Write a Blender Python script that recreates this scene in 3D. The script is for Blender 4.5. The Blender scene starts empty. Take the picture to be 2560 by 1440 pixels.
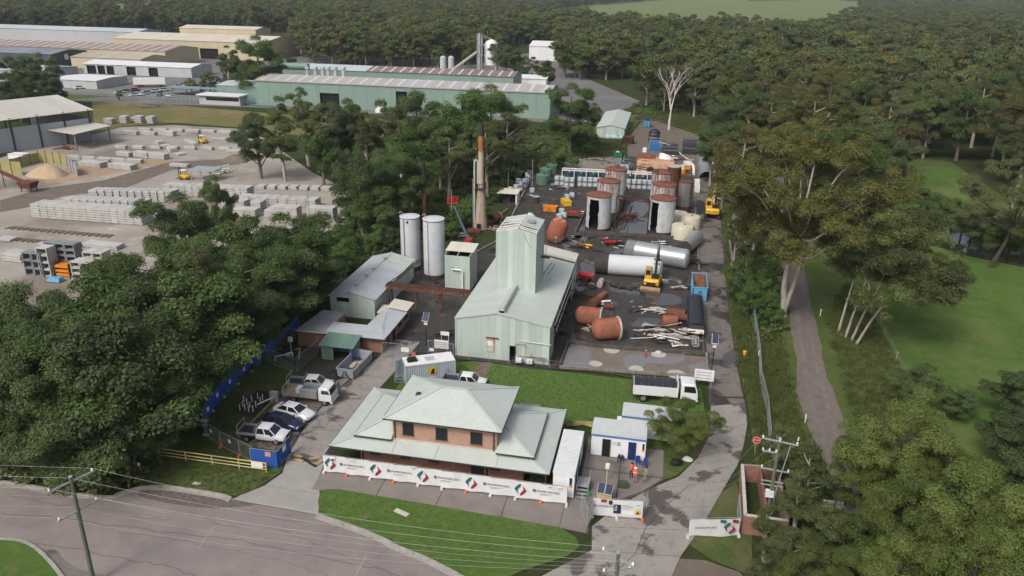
import bpy, bmesh, math, random
import numpy as np
from mathutils import Vector, Matrix
R = math.radians
sc = bpy.context.scene
COL = sc.collection
rng = random.Random(7)
# ---------------------------------------------------------------- camera
# metres; X runs along the front of the yard, Y back into it; drone 45 m up
FPX, CH, PIT, ROL, YAW = 1950.0, 45.0, R(21.3), R(1.05), R(-11)
cP, sP, cR, sR = math.cos(PIT), math.sin(PIT), math.cos(ROL), math.sin(ROL)
cY, sY = math.cos(YAW), math.sin(YAW)
def _t(x, y): return (x*cY + y*sY, -x*sY + y*cY)
CU, CV = 24.348, -88.030
def _ray(px, py):
 u, v = (px-1280)/FPX, (py-720)/FPX
 a, b = u*cR + v*sR, -u*sR + v*cR
 x, y = _t(a, cP - b*sP)
 return x, y, -(sP + b*cP)
def G(px, py, z=0.0):
 """world point at height z seen at a place of the survey picture (2560 wide)"""
 x, y, d = _ray(px, py)
 t = (z - CH)/d
 return Vector((CU + x*t, CV + y*t, z))
def Gs(pts, z=0.0): return [G(a, b, z) for a, b in pts]
cam = bpy.data.cameras.new('camera'); cam.sensor_width = 36; cam.lens = 36*FPX/2560
cam.clip_start = 0.5; cam.clip_end = 9000
camo = bpy.data.objects.new('camera', cam); COL.objects.link(camo)
def _v3(x, y, z): a, b = _t(x, y); return Vector((a, b, z))
r0, f0, d0 = _v3(1, 0, 0), _v3(0, cP, -sP), _v3(0, -sP, -cP)
ri, di = r0*cR - d0*sR, r0*sR + d0*cR
mw = Matrix((ri, -di, -f0)).transposed().to_4x4(); mw.translation = (CU, CV, CH)
camo.matrix_world = mw
sc.camera = camo
# ---------------------------------------------------------------- sky, sun, exposure (soft light, thin overcast)
W = bpy.data.worlds.new('World'); sc.world = W; W.use_nodes = True
nt = W.node_tree; nt.nodes.clear()
SUN_EL, SUN_AZ = 46.0, 205.0          # azimuth: clockwise from +Y, where the sun stands
sky = nt.nodes.new('ShaderNodeTexSky'); sky.sky_type = 'NISHITA'; sky.sun_disc = False
sky.sun_elevation = R(SUN_EL); sky.sun_rotation = R(SUN_AZ)
sky.air_density = 1.0; sky.dust_density = 6.0; sky.ozone_density = 1.0
hs = nt.nodes.new('ShaderNodeHueSaturation'); hs.inputs['Saturation'].default_value = 0.55
bg = nt.nodes.new('ShaderNodeBackground'); bg.inputs['Strength'].default_value = 0.13
wo = nt.nodes.new('ShaderNodeOutputWorld')
nt.links.new(sky.outputs[0], hs.inputs['Color']); nt.links.new(hs.outputs[0], bg.inputs[0]); nt.links.new(bg.outputs[0], wo.inputs[0])
sl = bpy.data.lights.new('sun', 'SUN'); sl.energy = 1.35; sl.angle = R(14); sl.color = (1.0, 0.98, 0.95)
so = bpy.data.objects.new('sun', sl); COL.objects.link(so)
sd = Vector((math.sin(R(SUN_AZ))*math.cos(R(SUN_EL)), math.cos(R(SUN_AZ))*math.cos(R(SUN_EL)), math.sin(R(SUN_EL))))
so.rotation_euler = sd.to_track_quat('Z', 'Y').to_euler(); so.location = (0, 0, 80)
sc.view_settings.view_transform = 'Standard'; sc.view_settings.look = 'None'
sc.view_settings.gamma = 1.0; sc.view_settings.use_curve_mapping = False
sc.view_settings.exposure = 0.2
sc.cycles.use_denoising = True
sc.cycles.max_bounces = 6; sc.cycles.diffuse_bounces = 2; sc.cycles.glossy_bounces = 2
sc.cycles.transparent_max_bounces = 8; sc.cycles.transmission_bounces = 3
# ---------------------------------------------------------------- materials
MATS = {}
def _new(name):
 m = bpy.data.materials.new(name); m.use_nodes = True
 n = m.node_tree.nodes; n.clear()
 o = n.new('ShaderNodeOutputMaterial'); b = n.new('ShaderNodeBsdfPrincipled')
 m.node_tree.links.new(b.outputs[0], o.inputs[0])
 MATS[name] = m
 return m, m.node_tree, b
def rgb(c): return (c[0], c[1], c[2], 1.0)
def noise(t, vec, scale, detail=4, rough=0.6):
 n = t.nodes.new('ShaderNodeTexNoise'); n.inputs['Scale'].default_value = scale
 n.inputs['Detail'].default_value = detail; n.inputs['Roughness'].default_value = rough
 if vec is not None: t.links.new(vec, n.inputs['Vector'])
 return n.outputs['Fac']
def ramp(t, fac, lo, hi, ease=False):
 n = t.nodes.new('ShaderNodeMapRange'); n.inputs['From Min'].default_value = lo; n.inputs['From Max'].default_value = hi
 if ease: n.interpolation_type = 'SMOOTHSTEP'
 t.links.new(fac, n.inputs['Value']); return n.outputs[0]
def mixc(t, fac, a, b):
 n = t.nodes.new('ShaderNodeMix'); n.data_type = 'RGBA'
 if isinstance(fac, (int, float)): n.inputs['Factor'].default_value = fac
 else: t.links.new(fac, n.inputs['Factor'])
 for k, c in ((6, a), (7, b)):
  if isinstance(c, (tuple, list)): n.inputs[k].default_value = rgb(c)
  else: t.links.new(c, n.inputs[k])
 return n.outputs[2]
def maths(t, op, a, b):
 n = t.nodes.new('ShaderNodeMath'); n.operation = op
 for k, c in ((0, a), (1, b)):
  if isinstance(c, (int, float)): n.inputs[k].default_value = c
  elif c is not None: t.links.new(c, n.inputs[k])
 return n.outputs[0]
def coords(t, kind='Object', sc3=None):
 if kind == 'World':
  o = t.nodes.new('ShaderNodeNewGeometry').outputs['Position']
 else:
  o = t.nodes.new('ShaderNodeTexCoord').outputs['Object']
 if sc3:
  n = t.nodes.new('ShaderNodeMapping'); n.inputs['Scale'].default_value = sc3
  t.links.new(o, n.inputs[0]); o = n.outputs[0]
 return o
def bump(t, b, h, strength, dist=0.05):
 n = t.nodes.new('ShaderNodeBump'); n.inputs['Strength'].default_value = strength; n.inputs['Distance'].default_value = dist
 t.links.new(h, n.inputs['Height']); t.links.new(n.outputs[0], b.inputs['Normal'])
def MAT(name, c1, c2=None, scale=1.0, rough=0.7, metal=0.0, bmp=0.0, c3=None, s3=0.2, lo3=0.55, hi3=0.75,
  kind='Object', stretch=None, lo=0.35, hi=0.65, spec=0.3, streak=None):
 """plain procedural surface: two tones by noise, a third in blotches, optional vertical streaks of a colour"""
 if name in MATS: return MATS[name]
 m, t, b = _new(name)
 b.inputs['Roughness'].default_value = rough; b.inputs['Metallic'].default_value = metal
 b.inputs['Specular IOR Level'].default_value = spec
 co = coords(t, kind, stretch)
 c2 = c2 or tuple(x*0.82 for x in c1)
 f = noise(t, co, scale, 5)
 col = mixc(t, ramp(t, f, lo, hi), c1, c2)
 if c3:
  col = mixc(t, ramp(t, noise(t, coords(t, kind), s3, 5, 0.7), lo3, hi3), col, c3)
 if streak:
  sc_, amt, l_, h_ = streak
  col = mixc(t, ramp(t, noise(t, coords(t, kind, (3.2, 3.2, 0.22)), 1.0, 5, 0.7), l_, h_), col, sc_)
 t.links.new(col, b.inputs['Base Color'])
 if bmp: bump(t, b, noise(t, co, scale*6, 4), bmp)
 return m
# ---------------------------------------------------------------- mesh helpers
class MB:
 def __init__(s): s.v = []; s.f = []; s.m = []
 def add(s, v, f, m=0):
  k = len(s.v); s.v += [tuple(p) for p in v]; s.f += [tuple(i+k for i in q) for q in f]; s.m += [m]*len(f); return s
 def box(s, x0, y0, z0, x1, y1, z1, m=0):
  v = [(x0,y0,z0),(x1,y0,z0),(x1,y1,z0),(x0,y1,z0),(x0,y0,z1),(x1,y0,z1),(x1,y1,z1),(x0,y1,z1)]
  return s.add(v, [(0,3,2,1),(4,5,6,7),(0,1,5,4),(1,2,6,5),(2,3,7,6),(3,0,4,7)], m)
 def cbox(s, c, d, rz=0.0, m=0, tilt=0.0, ax='x'):
  """box centred at c, size d, turned rz about z (and tilted about its x or y axis first)"""
  M_ = Matrix.Translation(c) @ Matrix.Rotation(rz, 4, 'Z') @ Matrix.Rotation(tilt, 4, ax.upper())
  h = [x/2 for x in d]
  v = [M_ @ Vector((a*h[0], b*h[1], e*h[2])) for e in (-1, 1) for a, b in ((-1,-1),(1,-1),(1,1),(-1,1))]
  return s.add(v, [(0,3,2,1),(4,5,6,7),(0,1,5,4),(1,2,6,5),(2,3,7,6),(3,0,4,7)], m)
 def bar(s, p, q, w, h=None, m=0):
  p, q = Vector(p), Vector(q); d = (q-p); L = d.length
  if L < 1e-6: return s
  d /= L; up = Vector((0,0,1)) if abs(d.z) < 0.95 else Vector((1,0,0))
  a = d.cross(up).normalized(); b = a.cross(d); h = h or w
  v = [o + a*(i*w/2) + b*(j*h/2) for o in (p, q) for i, j in ((-1,-1),(1,-1),(1,1),(-1,1))]
  return s.add(v, [(0,1,2,3),(7,6,5,4),(0,4,5,1),(1,5,6,2),(2,6,7,3),(3,7,4,0)], m)
 def tube(s, pts, r, n=6, m=0, caps=True):
  pts = [Vector(p) for p in pts]; rs = r if isinstance(r, (list, tuple)) else [r]*len(pts)
  rings = []; prev = None
  for i, p in enumerate(pts):
   d = (pts[min(i+1, len(pts)-1)] - pts[max(i-1, 0)])
   d = d.normalized() if d.length > 1e-9 else Vector((0,0,1))
   if prev is None:
    up = Vector((0,0,1)) if abs(d.z) < 0.9 else Vector((1,0,0))
    a = d.cross(up).normalized()
   else:
    a = (prev - d*prev.dot(d)); a = a.normalized() if a.length > 1e-6 else d.orthogonal().normalized()
   prev = a; b = d.cross(a)
   rings.append([p + (a*math.cos(2*math.pi*k/n) + b*math.sin(2*math.pi*k/n))*rs[i] for k in range(n)])
  v = [q for g in rings for q in g]; f = []
  for i in range(len(pts)-1):
   for k in range(n):
    k2 = (k+1) % n; f.append((i*n+k, i*n+k2, (i+1)*n+k2, (i+1)*n+k))
  if caps: f.append(tuple(reversed(range(n)))); f.append(tuple((len(pts)-1)*n+k for k in range(n)))
  return s.add(v, f, m)
 def cyl(s, x, y, z0, z1, r, r1=None, n=20, m=0):
  return s.tube([(x,y,z0),(x,y,z1)], [r, r if r1 is None else r1], n, m)
 def lathe(s, prof, n=24, c=(0,0,0), M_=None, m=0, a0=0.0, a1=2*math.pi, cap=False):
  full = abs(a1-a0-2*math.pi) < 1e-6; k = n if full else n+1
  M_ = M_ or Matrix.Translation(c)
  v = [M_ @ Vector((r*math.cos(a0+(a1-a0)*i/n), r*math.sin(a0+(a1-a0)*i/n), z)) for r, z in prof for i in range(k)]
  f = []
  for j in range(len(prof)-1):
   for i in range(n):
    i2 = (i+1) % k; f.append((j*k+i, j*k+i2, (j+1)*k+i2, (j+1)*k+i))
  if cap: f.append(tuple(reversed(range(k)))); f.append(tuple((len(prof)-1)*k+i for i in range(k)))
  return s.add(v, f, m)
 def prism(s, poly, z0, z1, m=0):
  n = len(poly); v = [(p[0], p[1], z0) for p in poly] + [(p[0], p[1], z1) for p in poly]
  f = [tuple(reversed(range(n))), tuple(range(n, 2*n))] + [(i, (i+1)%n, n+(i+1)%n, n+i) for i in range(n)]
  return s.add(v, f, m)
 def side(s, prof, y0, y1, m=0, my=0.0):
  """profile in x,z extruded along y; my shrinks nothing"""
  n = len(prof); v = [(p[0], y0, p[1]) for p in prof] + [(p[0], y1, p[1]) for p in prof]
  f = [tuple(range(n)), tuple(reversed(range(n, 2*n)))] + [((i+1)%n, i, n+i, n+(i+1)%n) for i in range(n)]
  return s.add(v, f, m)
 def loft(s, secs, m=0, caps=True):
  n = len(secs[0]); v = [q for g in secs for q in g]; f = []
  for i in range(len(secs)-1):
   for k in range(n):
    k2 = (k+1)%n; f.append((i*n+k, i*n+k2, (i+1)*n+k2, (i+1)*n+k))
  if caps: f.append(tuple(reversed(range(n)))); f.append(tuple((len(secs)-1)*n+k for k in range(n)))
  return s.add(v, f, m)
 def quad(s, a, b, c, d, m=0): return s.add([a,b,c,d], [(0,1,2,3)], m)
 def mesh(s, name):
  me = bpy.data.meshes.new(name); me.from_pydata(s.v, [], s.f); me.update(); return me
 def build(s, name, mats, parent=None, smooth=False, recalc=True, loc=None, rz=0.0):
  me = s.mesh(name)
  mats = mats if isinstance(mats, (list, tuple)) else [mats]
  for m in mats: me.materials.append(m)
  if len(mats) > 1: me.polygons.foreach_set('material_index', s.m)
  if recalc:
   bm = bmesh.new(); bm.from_mesh(me); bmesh.ops.recalc_face_normals(bm, faces=bm.faces); bm.to_mesh(me); bm.free()
  if smooth: shade(me, smooth)
  return link(name, me, parent, loc, rz)
def shade(me, ang=40):
 me.polygons.foreach_set('use_smooth', [True]*len(me.polygons))
 try: me.set_sharp_from_angle(angle=R(ang if ang is not True else 40))
 except Exception: pass
def link(name, me, parent=None, loc=None, rz=0.0):
 o = bpy.data.objects.new(name, me); COL.objects.link(o)
 if parent is not None: o.parent = parent
 if loc is not None: o.location = loc
 if rz: o.rotation_euler = (0, 0, rz)
 return o
def tag(o, label=None, cat=None, group=None, kind=None):
 if label: o['label'] = label
 if cat: o['category'] = cat
 if group: o['group'] = group
 if kind: o['kind'] = kind
 return o
def thing(name, label, cat, loc=(0,0,0), rz=0.0, group=None):
 o = bpy.data.objects.new(name, None); COL.objects.link(o); o.location = loc; o.rotation_euler = (0,0,rz)
 o.empty_display_size = 0.3
 return tag(o, label, cat, group)
KIDS = {}
def dup(root, loc, rz=0.0, label=None, scale=None):
 """copy of a thing with copies of its parts and sub-parts (mesh data shared)"""
 if root not in KIDS: KIDS[root] = [(c, list(c.children)) for c in root.children]
 r = root.copy(); COL.objects.link(r); r.location = loc; r.rotation_euler = (0,0,rz)
 if scale: r.scale = (scale,)*3 if isinstance(scale, (int, float)) else scale
 if label: r['label'] = label
 for ch, gs in KIDS[root]:
  c = ch.copy(); COL.objects.link(c); c.parent = r
  for g in gs:
   d = g.copy(); COL.objects.link(d); d.parent = c
 return r
def struct(name, mb, mat, smooth=False): return tag(mb.build(name, mat, None, smooth), kind='structure')
def sheet(pts, z):
 """flat polygon mesh"""
 b = MB(); b.add([(p[0], p[1], z) for p in pts], [tuple(range(len(pts)))]); return b
def text_mesh(s, size, thick=0.0, align='CENTER'):
 cu = bpy.data.curves.new('t', 'FONT'); cu.body = s; cu.size = size; cu.align_x = align; cu.align_y = 'CENTER'
 cu.extrude = thick; cu.resolution_u = 2
 o = bpy.data.objects.new('t', cu); COL.objects.link(o)
 dg = bpy.context.evaluated_depsgraph_get()
 me = bpy.data.meshes.new_from_object(o.evaluated_get(dg))
 bpy.data.objects.remove(o); bpy.data.curves.remove(cu); return me
def upright(me, loc, rz, parent=None, name='lettering', mat=None):
 """stand a text mesh up; it faces -y turned by rz"""
 me.materials.clear(); me.materials.append(mat)
 o = link(name, me, parent); o.location = loc; o.rotation_euler = (R(90), 0, rz); return o
def spline(pts, n=6):
 """Catmull-Rom through points"""
 P = [Vector(p) for p in pts]; P = [P[0]*2-P[1]] + P + [P[-1]*2-P[-2]]; out = []
 for i in range(1, len(P)-2):
  for k in range(n):
   t = k/n; a, b, c, d = P[i-1], P[i], P[i+1], P[i+2]
   out.append(0.5*((2*b) + (c-a)*t + (2*a-5*b+4*c-d)*t*t + (3*b-a-3*c+d)*t**3))
 out.append(P[-2]); return out
def hextrude(name, pts, z0, z1, w, mat, parent=None):
 """low wall or kerb along a polyline"""
 b = MB()
 for p, q in zip(pts[:-1], pts[1:]):
  d = (Vector(q[:2])-Vector(p[:2])); L = d.length
  if L < 1e-4: continue
  d /= L; n = Vector((-d.y, d.x))*w/2
  b.prism([Vector(p[:2])+n, Vector(p[:2])-n, Vector(q[:2])-n, Vector(q[:2])+n], z0, z1)
 return b.build(name, mat, parent)
def PV(px, py, v):
 """(x, z) where the sight line through a picture place meets the plane y = v"""
 x, y, d = _ray(px, py); t = (v-CV)/y; return CU + x*t, CH + d*t
def PU(px, py, u):
 x, y, d = _ray(px, py); t = (u-CU)/x; return CV + y*t, CH + d*t
def sheetmat(name, c, rough=0.5, dirt=(0.3,0.27,0.2), amt=0.25, metal=0.0, vary=0.12, blot=None, lo=0.56, hi=0.74, s=0.35):
 """painted profiled sheet: tone differs a little from sheet to sheet, streaks run down"""
 if name in MATS: return MATS[name]
 m, t, b = _new(name); oi = t.nodes.new('ShaderNodeObjectInfo')
 r = t.nodes.new('ShaderNodeMapRange'); r.inputs['To Min'].default_value = 1-vary; r.inputs['To Max'].default_value = 1+vary
 t.links.new(oi.outputs['Random'], r.inputs['Value'])
 hv = t.nodes.new('ShaderNodeHueSaturation'); hv.inputs['Color'].default_value = rgb(c); t.links.new(r.outputs[0], hv.inputs['Value'])
 k = ramp(t, noise(t, coords(t, 'World', (2.5, 2.5, 0.18)), 1.0, 5, 0.7), 0.42, 0.75)
 col = mixc(t, maths(t, 'MULTIPLY', k, amt), hv.outputs[0], dirt)
 col = mixc(t, maths(t, 'MULTIPLY', ramp(t, noise(t, coords(t, 'World'), 0.5, 6, 0.7), 0.45, 0.75), amt), col, tuple(x*0.62 for x in c))
 col = mixc(t, maths(t, 'MULTIPLY', ramp(t, noise(t, coords(t, 'World', (6, 6, 0.35)), 1.0, 4, 0.8), 0.62, 0.78), 0.5), col, (0.3,0.2,0.13))
 if blot: col = mixc(t, ramp(t, noise(t, coords(t, 'World'), s, 6, 0.72), lo, hi), col, blot)
 t.links.new(col, b.inputs['Base Color']); b.inputs['Roughness'].default_value = rough; b.inputs['Metallic'].default_value = metal
 b.inputs['Specular IOR Level'].default_value = 0.35
 return m
def wall_sheets(parent, A, B, z0, top, n, mat, th=0.06, openings=(), name='wall_sheet', gap=0.012):
 """upright sheets from A to B (x,y); top: function of distance; openings: (s0, s1, z0, z1)"""
 A, B = Vector(A), Vector(B); L = (B-A).length; d = (B-A)/L; nn = Vector((-d.y, d.x))*th/2
 cuts = sorted(set([L*i/n for i in range(n+1)] + [x for o in openings for x in o[:2]]))
 for s0, s1 in zip(cuts[:-1], cuts[1:]):
  if s1-s0 < 0.03: continue
  zz = [(z0, None)]; mid = (s0+s1)/2; o = [q for q in openings if q[0] <= mid <= q[1]]
  spans = [(z0, None)] if not o else ([(z0, o[0][2])] if o[0][2] > z0+0.02 else []) + [(o[0][3], None)]
  for a, b in spans:
   t0, t1 = (b, b) if b is not None else (top(s0), top(s1))
   if min(t0, t1) <= a+0.01: continue
   P0, P1 = A+d*(s0+gap/2), A+d*(s1-gap/2)
   v = [(P0.x-nn.x,P0.y-nn.y,a),(P1.x-nn.x,P1.y-nn.y,a),(P1.x-nn.x,P1.y-nn.y,t1),(P0.x-nn.x,P0.y-nn.y,t0),
                 (P0.x+nn.x,P0.y+nn.y,a),(P1.x+nn.x,P1.y+nn.y,a),(P1.x+nn.x,P1.y+nn.y,t1),(P0.x+nn.x,P0.y+nn.y,t0)]
   MB().add(v, [(0,1,2,3),(7,6,5,4),(0,4,5,1),(1,5,6,2),(2,6,7,3),(3,7,4,0)]).build(name, mat, parent)
def roof_sheets(parent, e0, e1, r0, r1, n, mat, th=0.07, name='roof_sheet', skip=(), gap=0.015, mats=None):
 """slope from eave e0-e1 to ridge r0-r1 (3d points), n sheets side by side"""
 e0, e1, r0, r1 = map(Vector, (e0, e1, r0, r1)); out = []
 up = (e1-e0).cross(r0-e0); up = up.normalized() if up.length > 0 else Vector((0,0,1))
 if up.z < 0: up = -up
 for i in range(n):
  if i in skip: continue
  L = (e1-e0).length; g = gap/2/L; s, t = i/n+g, (i+1)/n-g
  q = [e0.lerp(e1, s), e0.lerp(e1, t), r0.lerp(r1, t), r0.lerp(r1, s)]
  v = q + [p + up*th for p in q]
  out.append(MB().add(v, [(3,2,1,0),(4,5,6,7),(0,1,5,4),(1,2,6,5),(2,3,7,6),(3,0,4,7)]).build(name, (mats[i % len(mats)] if mats else mat), parent))
 return out
# ================================================================ ground
def wetmat(name, dry1, dry2, wet, s1=0.4, s2=0.12, lo=0.5, hi=0.6, wr=0.08, dr=0.85, bmp=0.25, dark=None, s3=0.9):
 m, t, b = _new(name); co = coords(t, 'World')
 col = mixc(t, ramp(t, noise(t, co, s1, 8, 0.7), 0.35, 0.65), dry1, dry2)
 col = mixc(t, maths(t, 'MULTIPLY', ramp(t, noise(t, co, 14, 3), 0.4, 0.75), 0.35), col, tuple(x*0.5 for x in dry1))
 if dark: col = mixc(t, ramp(t, noise(t, co, s3, 6, 0.75), 0.56, 0.68), col, dark)
 w = ramp(t, noise(t, co, s2, 6, 0.62), lo, hi, True)
 col = mixc(t, w, col, wet); t.links.new(col, b.inputs['Base Color'])
 n = t.nodes.new('ShaderNodeMapRange'); n.inputs['To Min'].default_value = dr; n.inputs['To Max'].default_value = wr
 t.links.new(w, n.inputs['Value']); t.links.new(n.outputs[0], b.inputs['Roughness'])
 h = maths(t, 'MULTIPLY', noise(t, co, 9, 5, 0.7), maths(t, 'SUBTRACT', 1.0, w)); bump(t, b, h, bmp, 0.04)
 b.inputs['Specular IOR Level'].default_value = 0.4
 return m
def grassmat(name, a, b_, c, s=0.5, c3=None, lo3=0.55, hi3=0.7, s3=0.08):
 m, t, b = _new(name); co = coords(t, 'World')
 f = maths(t, 'ADD', maths(t, 'MULTIPLY', noise(t, co, s, 6, 0.7), 0.6), maths(t, 'MULTIPLY', noise(t, co, 7, 5, 0.8), 0.4))
 col = mixc(t, ramp(t, f, 0.38, 0.62), a, b_)
 col = mixc(t, ramp(t, noise(t, co, 3.0, 6, 0.8), 0.5, 0.72), col, c)
 col = mixc(t, maths(t, 'MULTIPLY', ramp(t, noise(t, co, 0.9, 7, 0.78), 0.52, 0.7), 0.55), col, tuple(x*1.5 for x in b_))
 if c3: col = mixc(t, ramp(t, noise(t, co, s3, 6, 0.72), lo3, hi3), col, c3)
 t.links.new(col, b.inputs['Base Color']); b.inputs['Roughness'].default_value = 0.95
 b.inputs['Specular IOR Level'].default_value = 0.08
 bump(t, b, noise(t, co, 11, 6, 0.8), 0.9, 0.12); return m
m_floor = grassmat('forest_floor', (0.028,0.042,0.014), (0.05,0.062,0.024), (0.085,0.075,0.04), 0.25, (0.035,0.06,0.014), 0.5, 0.65, 0.05)
m_lawn = grassmat('lawn_grass', (0.074,0.138,0.028), (0.1,0.165,0.04), (0.07,0.12,0.032), 0.35, (0.17,0.165,0.075), 0.54, 0.74, 0.4)
m_verge = grassmat('verge_grass', (0.06,0.092,0.024), (0.088,0.125,0.034), (0.13,0.125,0.055), 0.35, (0.16,0.135,0.08), 0.5, 0.68, 0.16)
m_paddock = grassmat('paddock_grass', (0.056,0.108,0.021), (0.098,0.165,0.036), (0.06,0.1,0.024), 0.12, (0.15,0.17,0.06), 0.48, 0.68, 0.05)
m_dry = grassmat('rough_grass', (0.13,0.125,0.045), (0.18,0.155,0.065), (0.08,0.092,0.03), 0.15, (0.24,0.19,0.105), 0.48, 0.66, 0.06)
m_field = grassmat('far_field', (0.13,0.17,0.06), (0.16,0.19,0.075), (0.11,0.15,0.055), 0.02, (0.2,0.19,0.1), 0.55, 0.75, 0.006)
m_road = wetmat('road_asphalt', (0.26,0.222,0.208), (0.2,0.17,0.16), (0.14,0.12,0.112), 0.3, 0.11, 0.56, 0.8, 0.6, 0.9, 0.2)
m_conc = wetmat('drive_concrete', (0.31,0.285,0.258), (0.25,0.23,0.208), (0.1,0.086,0.078), 0.6, 0.24, 0.53, 0.585, 0.35, 0.85, 0.2, (0.17,0.155,0.14), 1.2)
m_conc2 = wetmat('apron_concrete', (0.34,0.325,0.30), (0.28,0.268,0.247), (0.16,0.15,0.14), 0.5, 0.15, 0.66, 0.8, 0.5, 0.85, 0.2)
m_strip = wetmat('forecourt_concrete', (0.23,0.2,0.18), (0.18,0.155,0.14), (0.09,0.078,0.07), 0.4, 0.17, 0.58, 0.72, 0.4, 0.85, 0.25)
m_yard = wetmat('yard_asphalt', (0.06,0.052,0.047), (0.036,0.032,0.03), (0.026,0.024,0.023), 0.5, 0.16, 0.53, 0.6, 0.1, 0.75, 0.35, (0.135,0.105,0.085), 0.3)
m_ydrive = wetmat('yard_drive', (0.20,0.175,0.155), (0.13,0.112,0.10), (0.05,0.043,0.04), 0.55, 0.13, 0.48, 0.56, 0.25, 0.8, 0.3, (0.06,0.052,0.047), 0.7)
m_bund = wetmat('bund_concrete', (0.2,0.165,0.138), (0.16,0.13,0.11), (0.13,0.115,0.1), 0.35, 0.2, 0.6, 0.64, 0.05, 0.6, 0.1)
m_pre = wetmat('precast_yard_ground', (0.36,0.325,0.285), (0.28,0.245,0.21), (0.2,0.165,0.13), 0.12, 0.035, 0.5, 0.62, 0.6, 0.9, 0.2, (0.45,0.42,0.38), 0.25)
m_dirt = wetmat('brown_dirt', (0.17,0.135,0.105), (0.125,0.1,0.08), (0.07,0.056,0.046), 0.35, 0.1, 0.58, 0.7, 0.4, 0.95, 0.4, (0.21,0.175,0.14), 0.6)
m_mud = wetmat('dark_mud', (0.05,0.042,0.035), (0.035,0.03,0.026), (0.02,0.018,0.017), 0.8, 0.3, 0.55, 0.65, 0.3, 0.9, 0.5)
m_gravel = wetmat('track_gravel', (0.185,0.15,0.128), (0.135,0.108,0.092), (0.08,0.068,0.06), 0.7, 0.2, 0.6, 0.75, 0.7, 0.95, 0.5)
m_kerb = MAT('kerb_concrete', (0.36,0.34,0.31), (0.27,0.255,0.23), 1.5, 0.9, bmp=0.3, c3=(0.16,0.14,0.12), s3=0.8, kind='World')
m_oldc = MAT('old_concrete', (0.26,0.235,0.2), (0.19,0.17,0.145), 1.2, 0.9, bmp=0.4, c3=(0.09,0.08,0.07), s3=0.7, kind='World')
m_darkc = MAT('stained_concrete', (0.1,0.085,0.072), (0.06,0.052,0.046), 1.2, 0.85, bmp=0.4, c3=(0.17,0.15,0.13), s3=0.9, kind='World')
m_water, t_, b_ = _new('pond_water'); b_.inputs['Base Color'].default_value = (0.035,0.04,0.025,1); b_.inputs['Roughness'].default_value = 0.04
bump(t_, b_, noise(t_, coords(t_, 'World'), 1.2, 3), 0.05, 0.05)
m_puddle, t_, b_ = _new('puddle_water'); b_.inputs['Base Color'].default_value = (0.07,0.066,0.066,1); b_.inputs['Roughness'].default_value = 0.03
m_film, t_, b_ = _new('shallow_water'); b_.inputs['Base Color'].default_value = (0.19,0.175,0.17,1); b_.inputs['Roughness'].default_value = 0.04  # pale base colour paints in the sky's reflection along with the murk
b_.inputs['Specular IOR Level'].default_value = 0.9
m_crack = MAT('crack_sealant', (0.105,0.09,0.085), rough=0.9)
m_white = MAT('white_line_paint', (0.42,0.39,0.37), (0.3,0.27,0.25), 4, 0.8)
def polar(x, y):
 """distance ahead and to the side of the drone's line of sight"""
 a, b = x-CU, y-CV; return a*cY - b*sY, a*sY + b*cY
def terrain(x, y):
 a, b = polar(x, y)
 h = 0.0
 if b > 1250:
  k = min(1.0, (b-1250)/1500.0); k = k*k*(3-2*k)
  g = math.exp(-((a+620)/560.0)**2)*70 + math.exp(-((a-1500)/600.0)**2)*66 + math.exp(-((a+2200)/800.0)**2)*75 + math.exp(-((a-520)/330.0)**2)*22
  h += k*g
 return h
gm = MB(); xs = [-3600+200*i for i in range(37)]; ys = [-500, -200, -100, 0, 100, 200, 300, 400, 600, 800, 1000] + [1100+100*i for i in range(26)]
for y in ys:
 for x in xs:
  z = terrain(x, y); gm.v.append((x, y, z-0.06))
nx = len(xs)
for j in range(len(ys)-1):
 for i in range(nx-1): gm.f.append((j*nx+i, j*nx+i+1, (j+1)*nx+i+1, (j+1)*nx+i)); gm.m.append(0)
struct('ground', gm, m_floor, 60)
def drape(name, top, bot, mat, n=40, m=8):
 b = MB()
 def at(l, t): k = t*(len(l)-1); i = min(len(l)-2, int(k)); return Vector(l[i]).lerp(Vector(l[i+1]), k-i)
 for j in range(m+1):
  for i in range(n+1): q = at(top, i/n).lerp(at(bot, i/n), j/m); p = G(q.x, q.y); b.v.append((p.x, p.y, terrain(p.x, p.y)+.5))
 for j in range(m):
  for i in range(n): k = j*(n+1)+i; b.f.append((k,k+1,k+n+2,k+n+1)); b.m.append(0)
 return struct(name, b, mat)
def patch(name, pts, z, mat): return struct(name, sheet(pts, z), mat)
def ppatch(name, pts, z, mat, n=0):
 P = Gs(pts)
 if n: P = spline(P + [P[0]], n)[:-1]
 return patch(name, P, z, mat)
drape('far_field', [(1330,30),(1500,16),(1700,12),(2000,10),(2200,10)], [(1340,74),(1480,76),(1640,98),(1950,102),(2195,100)], m_field)
drape('far_field', [(255,12),(400,9)], [(240,60),(395,56)], m_field, 10, 4)
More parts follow.
